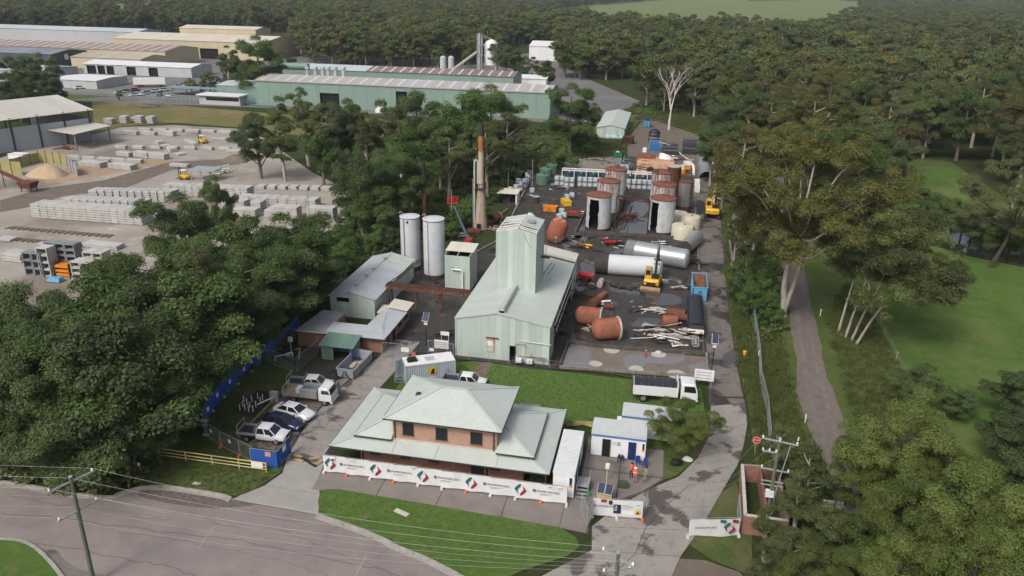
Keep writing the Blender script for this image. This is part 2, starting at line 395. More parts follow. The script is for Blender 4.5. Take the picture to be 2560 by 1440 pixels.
# front street with kerbs
kb = [(-260,1188),(0,1205),(70,1215),(187,1235),(273,1243),(300,1234),(344,1221),(390,1217),(449,1221),(547,1237),(578,1246)]
kb2 = [(793,1287),(820,1296),(898,1323),(957,1348),(1000,1370),(1060,1394),(1150,1440),(1210,1480)]
rd = kb + kb2 + [(1350,1500),(1600,1640),(900,1900),(-700,1900),(-700,1400)]
road = ppatch('street', rd, 0.0, m_road)
def strip_on(name, pts, w, z, mat, parent):
 b = MB()
 P = [Vector((p[0], p[1], 0)) for p in pts]
 for p, q in zip(P[:-1], P[1:]):
  d = (q-p); L = d.length
  if L < 1e-3: continue
  d /= L; n = Vector((-d.y, d.x, 0))*w/2
  b.quad((p.x-n.x, p.y-n.y, z), (q.x-n.x, q.y-n.y, z), (q.x+n.x, q.y+n.y, z), (p.x+n.x, p.y+n.y, z))
 return b.build(name, mat, parent)
def wiggle(pts, amp, n, seed):
 r = random.Random(seed); P = [Vector(p) for p in pts]; out = []
 for a, b in zip(P[:-1], P[1:]):
  for k in range(n):
   q = a.lerp(b, k/n); out.append(Vector((q.x + r.uniform(-amp, amp), q.y + r.uniform(-amp, amp), 0)))
 out.append(P[-1]); return out
for i, cr in enumerate([[(0,1284),(120,1292),(260,1312),(420,1330),(600,1352),(760,1385),(900,1412),(1000,1440)],
      [(20,1238),(150,1262),(250,1272),(420,1292)], [(60,1356),(180,1370),(300,1395),(400,1412),(490,1440)],
      [(808,1352),(830,1322),(845,1315),(900,1335),(950,1358),(1010,1372)],
      [(690,1320),(740,1340),(830,1378),(950,1420),(1000,1450)], [(520,1305),(560,1312),(600,1318)],[(180,1268),(300,1290),(430,1300)],[(300,1330),(420,1345),(560,1372),(700,1400),(820,1440)],[(640,1280),(700,1300),(760,1306)],[(930,1400),(960,1380),(985,1360)]]):
 strip_on('crack', wiggle(Gs(cr), 0.16, 6, i), 0.06 if i in (0, 2) else 0.035, 0.006, m_crack, road)
for ln in ([(537,1315),(495,1370)], [(916,1388),(888,1440)]): strip_on('lane_line', Gs(ln), 0.055, 0.007, m_white, road)
def kerb(name, pts, z=0.13):
 P = spline(Gs(pts), 5)
 o = hextrude(name, P, -0.03, z, 0.24, m_kerb); tag(o, kind='structure')
 g = strip_on(name.replace('kerb', 'gutter'), [p + Vector((0, -0.32, 0)) for p in P], 0.42, 0.01, m_kerb, None); tag(g, kind='structure'); return o
kerb('street_kerb', kb); kerb('street_kerb', kb2)
isl = [(-300,1330),(0,1348),(55,1355),(90,1372),(120,1400),(145,1430),(165,1460),(190,1520)]
ppatch('street_corner_lawn', isl + [(-300,1520)], 0.08, m_lawn)
P = spline(Gs(isl), 5); tag(hextrude('corner_kerb', P, -0.03, 0.12, 0.3, m_kerb), kind='structure')
ppatch('gutter_dirt', [(100,1374),(140,1376),(160,1398),(200,1424),(260,1440),(165,1446),(132,1412)], 0.008, wetmat('gutter_silt', (.15,.13,.12), (.2,.17,.155), (.1,.085,.08), 1.5, .5, .5, .6, .5, .9, .4), 4)
ppatch('gutter_leaves', [(350,1224),(450,1226),(560,1246),(640,1262),(520,1270),(420,1258),(350,1240)], 0.008, MAT('leaf_litter', (0.1,0.075,0.06), (0.17,0.14,0.125), 3, 0.95, kind='World', bmp=0.4), 4)
# lawns and rough verges
ppatch('verge_lawn', [(345,1219),(390,1215),(449,1219),(547,1235),(590,1240),(640,1222),(705,1180),(722,1120),(730,1075),(700,985),(760,930),(700,890),(600,930),(520,1000),(440,1090),(360,1160)], 0.03, m_verge)
ppatch('front_lawn', [(800,1232),(815,1224),(850,1224),(1000,1250),(1200,1285),(1400,1320),(1440,1345),(1450,1367),(1420,1390),(1300,1430),(1210,1470),(1150,1438),(1060,1392),(1000,1368),(957,1346),(898,1321),(830,1298),(800,1285),(795,1255)], 0.05, m_lawn)
patch('back_lawn', [(-4.6,-14.6),(-4.6,-5.0),(2.5,-1.2),(23.6,-1.6),(31.0,-2.0),(31.6,-12.0),(28.8,-19.0),(27.0,-21.3),(26.6,-17.2),(19.0,-14.6),(19.0,-12.0),(15.0,-14.6)], 0.022, m_lawn)
patch('garden_bed', [(26.4,-11.5),(28.6,-7.5),(31.2,-8.2),(31.7,-12.8),(30.0,-17.8),(28.2,-20.9),(26.9,-21.9),(26.6,-14.5)], 0.026, m_verge)
patch('garden_path', [(3.4,-1.2),(5.2,-1.0),(5.1,-5.6),(3.4,-5.4)], 0.03, m_dirt)
patch('fence_verge', [(36.0,-22.0),(36.3,-5),(35.8,7),(35.9,26),(36.3,42),(37.0,70),(37.2,100),(40.5,100),(40.0,60),(39.5,20),(39.2,-12),(38.2,-22)], 0.012, m_verge)
patch('track_verge', [(38.5,-40),(38.6,20),(39.5,75),(52,75),(56.3,44),(56.6,10),(56.0,-40)], -0.03, m_verge)
patch('paddock', [(56.0,-45),(56.6,15),(56.4,44),(62,62),(76,66),(84,61),(92,57),(130,48),(190,20),(190,-60)], -0.02, m_paddock)
patch('pond_bank', [(70,88),(78,100),(84,124),(92,160),(104,152),(104,106),(112,88),(150,78),(150,52),(100,52),(80,58)], -.028, m_verge)
ppatch('far_paddock', [(2200,500),(2300,440),(2340,420),(2400,430),(2440,520),(2600,560),(2560,585),(2400,556),(2300,530)], -0.025, m_paddock, 4)
m_dirt2 = m_dirt
patch('front_dirt', Gs([(1650,1440),(1680,1395),(1760,1400),(1850,1430),(1900,1500),(1600,1560)]), -0.01, m_dirt)
ppatch('gate_verge', [(1705,1350),(1745,1320),(1800,1235),(1840,1205),(1880,1330),(1880,1440),(1780,1400)], 0.004, m_verge)
# gravel track with its two wheel lines
TRL = [(43.3,-60),(43.0,-25.7),(42.9,-16.9),(42.4,-2.1),(43.4,10),(44.5,24),(46.3,52.5),(47.5,80),(50.5,120),(55,170),(57,190)]
TRR = [(46.8,-60),(46.0,-25.7),(45.9,-16.3),(46.6,-1.2),(46.9,10),(48.0,24.8),(50.2,53.5),(51.5,80),(54.5,120),(59,170),(61,190)]
A_ = spline([(a, b, 0) for a, b in TRL], 6); B_ = spline([(a, b, 0) for a, b in TRR], 6)
gt = MB(); n_ = min(len(A_), len(B_))
for i in range(n_):
 for k in range(5):
  q = A_[i].lerp(B_[i], k/4); e = 0.16*math.sin(i*.61+k)+0.1*math.sin(i*1.93+2*k) if k in (0, 4) else 0
  gt.v.append((q.x+e, q.y, -0.012+0.03*(k in (1, 3))))
for i in range(n_-1):
 for k in range(4): gt.f.append((i*5+k, i*5+k+1, i*5+k+6, i*5+k+5)); gt.m.append(0)
struct('gravel_track', gt, m_gravel, 60)
for fr in (0.3, 0.72):
 strip_on('wheel_rut', [A_[i].lerp(B_[i], fr) for i in range(n_)], 0.55, 0.035, MAT('rut_gravel', (0.185,0.162,0.15), (0.135,0.116,0.106), 0.8, 0.95, kind='World', bmp=0.4), bpy.data.objects['gravel_track'])
# pond
ppatch('pond', [(2235,525),(2262,560),(2300,602),(2420,640),(2560,668),(2700,690),(2700,640),(2560,588),(2400,560),(2330,540),(2280,525)], -0.012, m_water)
# driveways: concrete slabs with open joints, built one by one
def slabs(name, polys, z, mat, th=0.1):
 b = MB().prism([(0,0),(0.01,0),(0,0.01)], z-th-0.03, z-th-0.02)
 base = struct(name, sheet([p for p in polys['base']], z-0.03), m_darkc)
 for pl in polys['slabs']:
  c = sum((Vector(p) for p in pl), Vector((0,0)))/len(pl)
  q = [Vector(p) + (c-Vector(p)).normalized()*0.05 for p in pl]
  MB().prism(q, z-th, z+rng.uniform(-0.004, 0.004)).build('slab', mat, base)
 return base
def lane(L, Rr, ny, cols=1):
 """L, Rr: edge polylines of equal length -> quads"""
 out = []
 for i in range(len(L)-1):
  for j in range(ny):
   t0, t1 = j/ny, (j+1)/ny
   for c in range(cols):
    s0, s1 = c/cols, (c+1)/cols
    def P(t, s):
     a = Vector(L[i]).lerp(Vector(L[i+1]), t); b = Vector(Rr[i]).lerp(Vector(Rr[i+1]), t); return a.lerp(b, s)
    out.append([P(t0, s0), P(t0, s1), P(t1, s1), P(t1, s0)])
 return out
g2 = lambda l: [tuple(G(*p)[:2]) for p in l]
apr = g2([(594,1238),(640,1224),(705,1183),(716,1150),(812,1158),(795,1200),(800,1230),(797,1287)])
slabs('driveway_apron', {'base': g2([(580,1250),(640,1224),(705,1183),(716,1150),(812,1158),(795,1200),(800,1230),(797,1289)]),
      'slabs': [g2([(582,1249),(600,1238),(662,1214),(800,1235),(797,1288)]), g2([(662,1214),(705,1183),(716,1150),(812,1158),(795,1200),(800,1235)])]}, 0.035, m_conc2)
slabs('side_driveway', {'base': [(-10.4,-26.9),(-6.4,-26.6),(-6.6,-12),(-5.9,-5),(-5.7,3.0),(-9.5,3.0),(-9.5,-7),(-11.4,-12),(-11.5,-22)],
      'slabs': lane([(-10.4,-26.8),(-11.2,-21),(-11.3,-14),(-10.4,-8),(-9.4,-1.5),(-9.3,2.8)], [(-6.5,-26.6),(-6.6,-20.5),(-6.7,-13.5),(-6.3,-8),(-5.9,-2),(-5.7,2.8)], 1, 1)}, 0.035, m_conc)
patch('parking_bay', [(-16.4,-25.4),(-10.9,-25.6),(-11.5,-21),(-11.5,-14),(-10.6,-8.2),(-13.0,-11.0),(-16.8,-14.4)], 0.032, m_strip)
for yy in (-22.3, -19.4, -16.6): patch('parking_joint', [(-16.5,yy-0.05),(-11.3,yy-0.05),(-11.3,yy+0.05),(-16.5,yy+0.05)], 0.037, m_darkc)
patch('skip_pad', [(-18.0,-9.5),(-13.4,-10.4),(-10.4,-7.6),(-9.7,-3.2),(-11.3,-2.4),(-16.0,-4.2)], 0.033, m_mud)
slabs('forecourt', {'base': [(-5.9,-31.0),(-3.1,-30.5),(3,-30.6),(10.7,-30.9),(18.2,-31.4),(20.6,-31.6),(20.6,-26.0),(-6.3,-26.2)],
      'slabs': lane([(-5.8,-30.9),(0.5,-30.5),(6.4,-30.7),(12.6,-31.0),(18.0,-31.3),(20.4,-31.5)], [(-6.2,-26.2),(0.5,-26.2),(6.4,-26.2),(12.6,-26.2),(18.0,-26.2),(20.5,-26.1)], 1, 1)}, 0.04, m_strip)
eL = [(17.4,-37.7),(21.1,-33.6),(20.8,-30.5),(22.6,-27.4),(25.6,-23.8),(28.4,-21.0),(30.3,-17.2),(31.6,-12.7),(32.0,-6.0)]
eR = [(27.5,-37.0),(28.6,-32.8),(30.2,-29.0),(31.6,-25.2),(33.2,-20.6),(34.3,-17.6),(35.2,-13.5),(35.9,-9.0),(36.0,-4.4)]
slabs('entrance_driveway', {'base': eL + eR[::-1], 'slabs': lane(eL[:3], eR[:3], 1, 2) + lane(eL[2:5], eR[2:5], 1, 2) + lane(eL[4:], eR[4:], 1, 1)}, 0.045, m_conc)
slabs('office_yard', {'base': [(18.9,-27.0),(18.9,-15.5),(22.4,-17.0),(27.0,-17.0),(27.0,-21.8),(25.0,-24.6),(21.6,-27.6)],
      'slabs': [[(19.0,-26.9),(19.0,-21.6),(22.6,-21.7),(22.6,-26.4),(21.6,-27.4)], [(19.0,-21.5),(19.0,-16.2),(22.6,-16.2),(22.6,-21.6)],
    [(22.7,-21.6),(22.7,-16.6),(26.9,-16.6),(26.9,-21.5)], [(22.7,-26.2),(22.7,-21.7),(26.9,-21.7),(25.0,-24.3)]]}, 0.032, m_strip)
# wet working yard
patch('yard', [(-10.2,3.0),(-5.7,-0.2),(0,-0.8),(13.2,-0.9),(13.4,7.0),(31.9,7.4),(31.8,100),(33,112),(26,134),(14,134),(-3,122),(-8.4,103),(-5.2,50),(-7.9,39),(-13.4,33.5),(-17,26),(-12,10)], 0.02, m_yard)
slabs('yard_driveway', {'base': [(31.9,-6),(36.0,-4.6),(35.7,7),(35.8,26),(36.2,42),(36.9,71),(37.0,98),(36.8,112),(31.8,112)],
      'slabs': lane([(32.0,-5.9),(32.0,7.4),(31.95,25.6),(31.95,48.8),(31.95,69.5),(31.9,98),(31.8,111)], [(35.9,-4.4),(35.6,7),(35.7,26),(36.1,48),(36.8,71),(36.9,98),(36.7,111)], 2, 1)}, 0.043, m_ydrive)
patch('back_track', [(14,133),(26,133),(33,111),(37,124),(39,150),(36,172),(28,186),(20,200),(15,196),(12,160)], 0.006, m_dirt)
patch('back_verge', [(-6,104),(13,135),(12,160),(14,197),(20,202),(29,188),(37,173),(40,150),(37.5,122),(46,130),(50,180),(44,216),(10,228),(0,200),(-10,120)], -.02, m_verge)
patch('bund_floor', [(13.9,-0.2),(31.7,0.9),(31.8,7.0),(14.2,6.6)], 0.03, m_bund)
# water films lying on the bund floor and the yard
ppatch('puddle', [(1428,858),(1474,868),(1480,884),(1474,896),(1500,912),(1402,918),(1410,890)], 0.036, m_film, 4)
ppatch('puddle', [(1560,892),(1625,880),(1700,882),(1712,900),(1668,912),(1620,908),(1596,930),(1570,924),(1558,905)], 0.036, m_film, 4)
ppatch('puddle', [(1720,914),(1770,905),(1770,930),(1730,930)], 0.036, m_film, 4)
for pd in ([(1575,812),(1600,798),(1640,796),(1652,806),(1630,818),(1590,818)], [(1402,612),(1424,590),(1460,592),(1462,612),(1436,640),(1412,632)],
           [(1525,630),(1560,622),(1562,642),(1530,646)], [(1450,660),(1480,640),(1484,690),(1458,690)], [(1540,560),(1580,545),(1640,552),(1638,582),(1560,590)],
           [(1560,520),(1600,500),(1622,520),(1600,545),(1550,545)], [(1437,572),(1460,552),(1466,580),(1440,600)], [(1355,520),(1395,500),(1420,512),(1380,530)],
           [(1782,728),(1800,722),(1803,736),(1786,740)], [(1808,640),(1816,600),(1820,690),(1812,690)], [(1806,890),(1838,872),(1840,905),(1812,915)],
           [(1786,765),(1796,760),(1794,780),(1787,776)], [(1440,712),(1456,700),(1462,722),(1444,728)], [(1612,730),(1690,738),(1700,760),(1640,764),(1620,752)],
           [(1268,510),(1286,500),(1292,512),(1274,520)], [(1345,470),(1375,466),(1378,472),(1350,476)], [(1130,862),(1160,850),(1166,866),(1138,876)],
           [(1400,690),(1425,640),(1440,650),(1420,700)]):
 ppatch('puddle', pd, 0.05, m_puddle, 4)
# ================================================================ buildings
S_green = sheetmat('pale_green_sheet', (0.44,0.515,0.475), dirt=(0.36,0.38,0.31))
S_roof = sheetmat('pale_green_roof', (0.46,0.505,0.47), 0.5, (0.33,0.35,0.3), 0.3, vary=0.04)
S_zinc = sheetmat('weathered_zinc_roof', (0.44,0.47,0.49), 0.5, (0.28,0.27,0.26), 0.35, vary=0.07)
S_old = sheetmat('stained_zinc_roof', (0.3,0.3,0.31), 0.6, (0.12,0.09,0.08), 0.6, vary=0.1)
S_cream = sheetmat('cream_roof', (0.62,0.6,0.5), 0.5, (0.4,0.36,0.28), 0.25, vary=0.05)
S_whiteP = sheetmat('white_panel', (0.72,0.73,0.73), 0.45, (0.45,0.43,0.4), 0.15, vary=0.03)
S_hut = sheetmat('mid_green_sheet', (0.15,0.25,0.205), 0.5, (0.12,0.13,0.11), 0.3)
m_trim = MAT('green_trim', (0.36,0.44,0.38), rough=0.5)
m_gutter = MAT('dark_gutter', (0.05,0.06,0.055), rough=0.5)
m_dark = MAT('interior_shade_black', (0.012,0.012,0.012), rough=0.9)  # near-black colour that paints in the shade inside openings and hollow shells
m_glass = MAT('dark_window_glass', (0.012,0.014,0.018), (0.02,0.022,0.026), 0.8, 0.08, spec=0.6)
m_screen = MAT('black_window_screen', (0.018,0.018,0.02), rough=0.6)
m_rust = MAT('rusty_steel', (0.17,0.065,0.035), (0.09,0.035,0.025), 1.6, 0.85, bmp=0.5, c3=(0.24,0.11,0.05), s3=0.9)
m_drust = MAT('dark_rusty_steel', (0.075,0.035,0.026), (0.045,0.025,0.02), 1.5, 0.85, bmp=0.4)
m_steel = MAT('galvanised_steel', (0.42,0.44,0.45), (0.33,0.34,0.35), 3, 0.45, 0.3)
m_black = MAT('black_plastic', (0.016,0.016,0.017), rough=0.5)
m_wpaint = MAT('white_paint', (0.74,0.74,0.73), (0.66,0.66,0.65), 1.2, 0.4)
m_wood = MAT('raw_timber', (0.42,0.3,0.17), (0.33,0.23,0.13), 3, 0.8)
def brickmat(name, a, b, mort, sx=1.0):
 m, t, bs = _new(name); bt = t.nodes.new('ShaderNodeTexBrick')
 co = coords(t, 'Object'); sep = t.nodes.new('ShaderNodeSeparateXYZ'); t.links.new(co, sep.inputs[0])
 cb = t.nodes.new('ShaderNodeCombineXYZ'); t.links.new(maths(t, 'ADD', sep.outputs[0], sep.outputs[1]), cb.inputs[0]); t.links.new(sep.outputs[2], cb.inputs[1])
 t.links.new(cb.outputs[0], bt.inputs['Vector']); bt.inputs['Scale'].default_value = 1.0
 bt.inputs['Brick Width'].default_value = 0.24; bt.inputs['Row Height'].default_value = 0.086; bt.inputs['Mortar Size'].default_value = 0.011
 bt.inputs['Color1'].default_value = rgb(a); bt.inputs['Color2'].default_value = rgb(b); bt.inputs['Mortar'].default_value = rgb(mort); bt.inputs['Bias'].default_value = -0.1
 col = mixc(t, maths(t, 'MULTIPLY', ramp(t, noise(t, co, 0.8, 5), 0.4, 0.7), 0.3), bt.outputs['Color'], tuple(x*0.6 for x in a))
 t.links.new(col, bs.inputs['Base Color']); bs.inputs['Roughness'].default_value = 0.9; bump(t, bs, bt.outputs['Fac'], -0.4, 0.02); return m
m_brick = brickmat('salmon_brick', (0.42,0.215,0.15), (0.33,0.15,0.1), (0.42,0.36,0.3))
m_rbrick = brickmat('red_brick', (0.27,0.1,0.065), (0.2,0.07,0.048), (0.3,0.24,0.2))
m_cement = MAT('cement_render', (0.5,0.48,0.43), (0.42,0.4,0.36), 1.5, 0.9)
def hip(parent, x0, y0, x1, y1, z0, zr, rx0, rx1, ry, mat, name='roof'):
 b = MB(); e = [(x0,y0,z0),(x1,y0,z0),(x1,y1,z0),(x0,y1,z0)]; a, c = (rx0,ry,zr), (rx1,ry,zr); d = 0.06
 for q in ([e[0],e[1],c,a], [e[1],e[2],c], [e[2],e[3],a,c], [e[3],e[0],a]): b.add(q, [tuple(range(len(q)))])
 b.add([(p[0],p[1],p[2]-d) for p in e], [(3,2,1,0)])
 for i in range(4): p, q = e[i], e[(i+1) % 4]; b.quad((p[0],p[1],p[2]-d),(q[0],q[1],q[2]-d),q,p)
 o = b.build(name, mat, parent)
 k = MB()
 for p, q in ((e[0],a),(e[1],c),(e[2],c),(e[3],a),(a,c)): k.bar(Vector(p)+Vector((0,0,.03)), Vector(q)+Vector((0,0,.03)), .28, .05)
 k.build('ridge_cap', mat, o)
 gt = MB()
 for i in range(4): gt.bar(Vector(e[i])+Vector((0,0,-.07)), Vector(e[(i+1)%4])+Vector((0,0,-.07)), .13, .13)
 gt.build('gutter', m_gutter, o); return o
# ---- two storey brick office
OF = thing('office_building', 'two storey brick office with pale green hipped roofs behind a white banner fence', 'building', (0,0,0))
VW = -25.25
up = MB().box(0.5,VW,2.5,10.95,-17.5,5.66); up.build('upper_wall', m_brick, OF)
lo = MB().box(-2.7,VW+0.004,0.0,13.6,-17.6,2.9); lo.build('lower_wall', m_rbrick, OF)
MB().box(0.4,VW-.1,2.98,11.05,VW+.02,3.2).build('flashing', m_cement, OF)
o_roof = hip(OF, -0.2,-26.0,11.5,-16.9,5.68,7.3,4.45,6.95,-21.45, S_roof)
def half_hip(x_in, x_out, zi, name):
 """single storey wing roof, climbing to the upper wall"""
 y0, y1, z0 = -25.85, -17.3, 3.3; ym = (y0+y1)/2; s = 1 if x_out > x_in else -1; w = abs(x_out-x_in)
 b = MB(); A, B, C, D = (x_in,y0,z0),(x_out,y0,z0),(x_out,y1,z0),(x_in,y1,z0)
 run = w*0.98; k = 0.36; p, q = (x_in, y0+run*0.92, z0+run*k), (x_in, y1-run*0.92, z0+run*k)
 b.add([A,B,p],[(0,1,2)]); b.add([B,C,q,p],[(0,1,2,3)]); b.add([C,D,q],[(0,1,2)])
 b.add([A,D,q,p],[(0,1,2,3)]); b.add([A,B,C,D],[(3,2,1,0)])
 o = b.build(name, S_roof, OF); kb_ = MB()
 for a, c in ((B,p),(C,q)): kb_.bar(Vector(a)+Vector((0,0,.03)), Vector(c)+Vector((0,0,.03)), .24, .05)
 kb_.build('ridge_cap', S_roof, o)
 gt = MB()
 for a, c in ((A,B),(B,C),(C,D)): gt.bar(Vector(a)+Vector((0,0,-.08)), Vector(c)+Vector((0,0,-.08)), .13, .13)
 gt.build('gutter', m_gutter, o)
 MB().box(min(x_in,x_out)+.25, y0+.25, 2.85, max(x_in,x_out)-.25, y1-.25, 3.26).build('fascia', m_cement, o)
half_hip(0.48, -3.35, 4.0, 'wing_roof'); half_hip(10.97, 14.65, 4.0, 'wing_roof')
vr = MB(); E_ = [(-5.45,-27.1,2.55),(16.35,-27.1,2.55),(16.35,-15.0,2.55),(-5.45,-15.0,2.55)]; I_ = [(-2.9,VW-.02,3.05),(13.9,VW-.02,3.05),(13.9,-17.5,3.05),(-2.9,-17.5,3.05)]
for i in range(4):
 j = (i+1)%4; vr.quad(E_[i],E_[j],I_[j],I_[i]); vr.quad(*[(p[0],p[1],p[2]-.08) for p in (E_[j],E_[i],I_[i],I_[j])]); vr.quad((E_[i][0],E_[i][1],2.47),(E_[j][0],E_[j][1],2.47),E_[j],E_[i])
vo = vr.build('verandah_roof', S_roof, OF)
for i in range(4): MB().bar(Vector(E_[i])+Vector((0,0,.03)), Vector(I_[i])+Vector((0,0,.03)), .22, .04).build('ridge_cap', S_roof, vo)
for xx in (0.9, 5.2, 11.2): MB().bar((xx,-27.05,2.6), (xx,VW,3.09), .1, .03).build('seam', S_roof, vo)
gt = MB()
for i in range(4): gt.bar(Vector(E_[i])+Vector((0,0,-.08)), Vector(E_[(i+1)%4])+Vector((0,0,-.08)), .12, .12)
gt.build('gutter', m_gutter, vo)
for px in ((1007,1034,1056,1089),(1090,1118,1069,1101),(1177,1205,1080,1112)):
 x0, z1 = PV(px[0], px[2], VW); x1, z0 = PV(px[1], px[3], VW)
 w = MB().box(x0,VW-.05,z0,x1,VW-.02,z1).build('window', m_screen, OF)
 fb = MB()
 for a, b in (((x0,z0),(x1,z0)),((x1,z0),(x1,z1)),((x1,z1),(x0,z1)),((x0,z1),(x0,z0))): fb.bar((a[0],VW-.04,a[1]),(b[0],VW-.04,b[1]),.07,.07)
 fb.build('window_frame', m_gutter, w); MB().box(x0-.1,VW-.12,z0-.12,x1+.1,VW-.02,z0-.045).build('sill', m_rbrick, w)
for a, b, z0, z1, nm in ((926,953,.95,1.9,'window'),(1001,1027,.95,1.9,'window'),(1071,1098,.95,1.9,'window'),(1178,1219,.02,2.05,'door'),(1226,1252,.95,1.9,'window'),(1327,1360,.02,2.1,'door')):  # last door is an open recess, its shade painted as a dark pane
 x0, _ = PV(a, 1140, VW); x1, _ = PV(b, 1140, VW)
 w = MB().box(x0,VW-.03,z0,x1,VW-.004,z1).build(nm, m_glass, OF)
 fb = MB()
 for p, q in (((x0,z0),(x1,z0)),((x1,z0),(x1,z1)),((x1,z1),(x0,z1)),((x0,z1),(x0,z0))): fb.bar((p[0],VW-.035,p[1]),(q[0],VW-.035,q[1]),.06,.06)
 fb.build('frame', m_gutter, w)
for x in [-5.1,-2.2,0.9,4.0,7.1,10.2,13.2,16.0]:
 MB().box(x-.05,-26.98,0,x+.05,-26.88,2.48).build('verandah_post', m_rust, OF)
MB().box(-5.3,-27.0,0.02,16.2,VW,0.1).build('verandah_floor', m_strip, OF)
for x, y0 in ((0.72,-25.33),(10.65,-25.33)):
 MB().tube([(x,-25.9,5.6),(x,-25.35,5.3),(x,-25.35,3.1)], .06, 6).build('downpipe', m_gutter, OF)
for px, py in ((1090,996),(1047,988)):
 p = G(px, py, 6.4); MB().cbox((p.x,p.y,6.5),(.55,.45,.25)).cyl(p.x,p.y,6.4,6.75,.12,n=8).build('roof_vent', m_gutter, OF)
MB().box(11.4,-17.3,0,13.2,-14.6,2.35).box(11.2,-17.5,2.35,13.4,-14.4,2.45).build('rear_porch', [S_old], OF)
# ---- main process shed with its tower
SH = thing('process_shed', 'pale green gabled steel shed with open east side in the middle of the yard', 'shed')
ez, rz_, ru = 5.25, 6.45, 5.4
gab = lambda s: ez + (rz_-ez)*(s/ru if s < ru else (12.1-s)/(12.1-ru))
dx0, dx1 = PV(1274, 895, 0)[0], PV(1288, 895, 0)[0]
bx0, bx1 = PV(1217, 860, 0)[0], PV(1237, 860, 0)[0]
wall_sheets(SH, (0,0), (12.1,0), 0, gab, 14, S_green, openings=[(dx0,dx1,0,2.15)])
wall_sheets(SH, (0,28), (0,0.04), 0, lambda s: ez, 20, S_green)
wall_sheets(SH, (12.1,0.04), (12.1,4.2), 0, lambda s: ez, 4, S_green)
wall_sheets(SH, (12.1,4.2), (12.1,21), 4.0, lambda s: ez, 12, S_green)
wall_sheets(SH, (12.1,21), (12.1,28), 0, lambda s: ez, 6, S_green)
wall_sheets(SH, (12.06,28), (0.04,28), 0, lambda s: gab(12.1-s), 10, S_green)
ov = .12
roof_sheets(SH, (-ov,-ov,ez+.02), (-ov,28.1,ez+.02), (ru,-ov,rz_+.04), (ru,28.1,rz_+.04), 19, S_roof)
roof_sheets(SH, (12.1+ov,24.2,ez+.02), (12.1+ov,-ov,ez+.02), (ru,24.2,rz_+.04), (ru,-ov,rz_+.04), 16, S_roof)
roof_sheets(SH, (12.35,28.1,ez+.35), (12.35,24.5,ez+.35), (ru+1.2,28.1,rz_+.25), (ru+1.2,24.5,rz_+.25), 3, S_cream)
bb = MB(); 
for a, b in (((-ov,-ov-.02,ez+.08),(ru,-ov-.02,rz_+.1)),((ru,-ov-.02,rz_+.1),(12.1+ov,-ov-.02,ez+.08))): bb.bar(a,b,.06,.2)
bb.bar((12.23,-ov,ez),(12.23,24.2,ez),.12,.14); bb.bar((0,-.05,0),(0,-.05,ez),.12); bb.bar((12.12,-.05,0),(12.12,-.05,ez),.12); bb.bar((12.35,24.4,ez+.3),(ru+1.2,24.4,rz_+.2),.05,.2)
bb.build('flashing', S_roof, SH)
MB().box(.3,.3,.05,11.8,27.7,.09).build('floor_slab', m_darkc, SH)
for y in (4.2,8.4,12.6,16.8,21): MB().box(12.0,y-.1,0,12.2,y+.1,ez).build('column', m_drust, SH)
# long round ridge vent
p0, p1 = G(1245,778,6.9), G(1293,714,6.9)
vt = MB().tube([(5.95,0.2,rz_+.3),(5.95,8.8,rz_+.3)], .36, 14); vt.box(5.6,.2,rz_-.15,6.3,8.8,rz_+.3); vt.build('ridge_vent', S_roof, SH, 35)
# pipe rack along the open side
for k in range(5):
 MB().tube([(12.45+.14*(k%3),1.5,3.3+.42*k),(12.45+.14*(k%3),23.5,3.3+.42*k)], .055, 6).build('pipe', m_drust if k % 2 else m_steel, SH)
for y in range(3,24,4): MB().bar((12.2,y,3.0),(12.9,y,3.0),.08).bar((12.85,y,3.0),(12.85,y,5.1),.06).build('pipe_bracket', m_drust, SH)
MB().box(dx0,-.05,0,dx1,-.035,.02).build('door_sill', m_darkc, SH)
fr = MB()
for a, b in (((dx0,0),(dx0,2.15)),((dx1,0),(dx1,2.15)),((dx0,2.15),(dx1,2.15))): fr.bar((a[0],-.06,a[1]),(b[0],-.06,b[1]),.07)
fr.build('door_frame', m_gutter, SH)
# rusty fittings and notice boards on the front wall
nb = MB().box(bx0,-.09,1.0,bx1,-.05,3.0).build('notice_board', MAT('rusty_red_board', (0.42,0.2,0.15), (0.55,0.42,0.36), 2.5, 0.8), SH)
MB().box(bx0+.1,-.11,1.9,bx1-.25,-.092,2.6).build('poster', m_wpaint, nb); MB().box(bx0+.1,-.11,1.15,bx1-.25,-.092,1.75).build('poster', MAT('pale_green_poster', (0.45,0.6,0.5)), nb)
MB().box(bx0-.1,-.25,3.02,bx1+.5,-.05,3.1).build('awning', m_rust, SH)
sb = MB()
for pth in ([(7.9,-.25,1.2),(7.9,-.25,2.6),(9.2,-.25,2.6),(9.2,-.25,1.0),(11.9,-.25,1.0)], [(8.3,-.3,.1),(8.3,-.3,1.0),(11.5,-.3,1.0),(11.5,-.3,.1)], [(9.9,-.3,.1),(9.9,-.3,1.5)], [(10.6,-.3,.7),(12.4,-.3,.7)]): sb.tube(pth, .04, 5)
sb.build('pipework', m_rust, SH); MB().tube([(8.5,-.3,3.15),(12.4,-.3,2.95)], .05, 6).build('pipe', m_wpaint, SH)
for x in (8.0,9.4): MB().box(x,-.75,.25,x+.75,-.25,.75).build('pump_box', m_wpaint, SH)
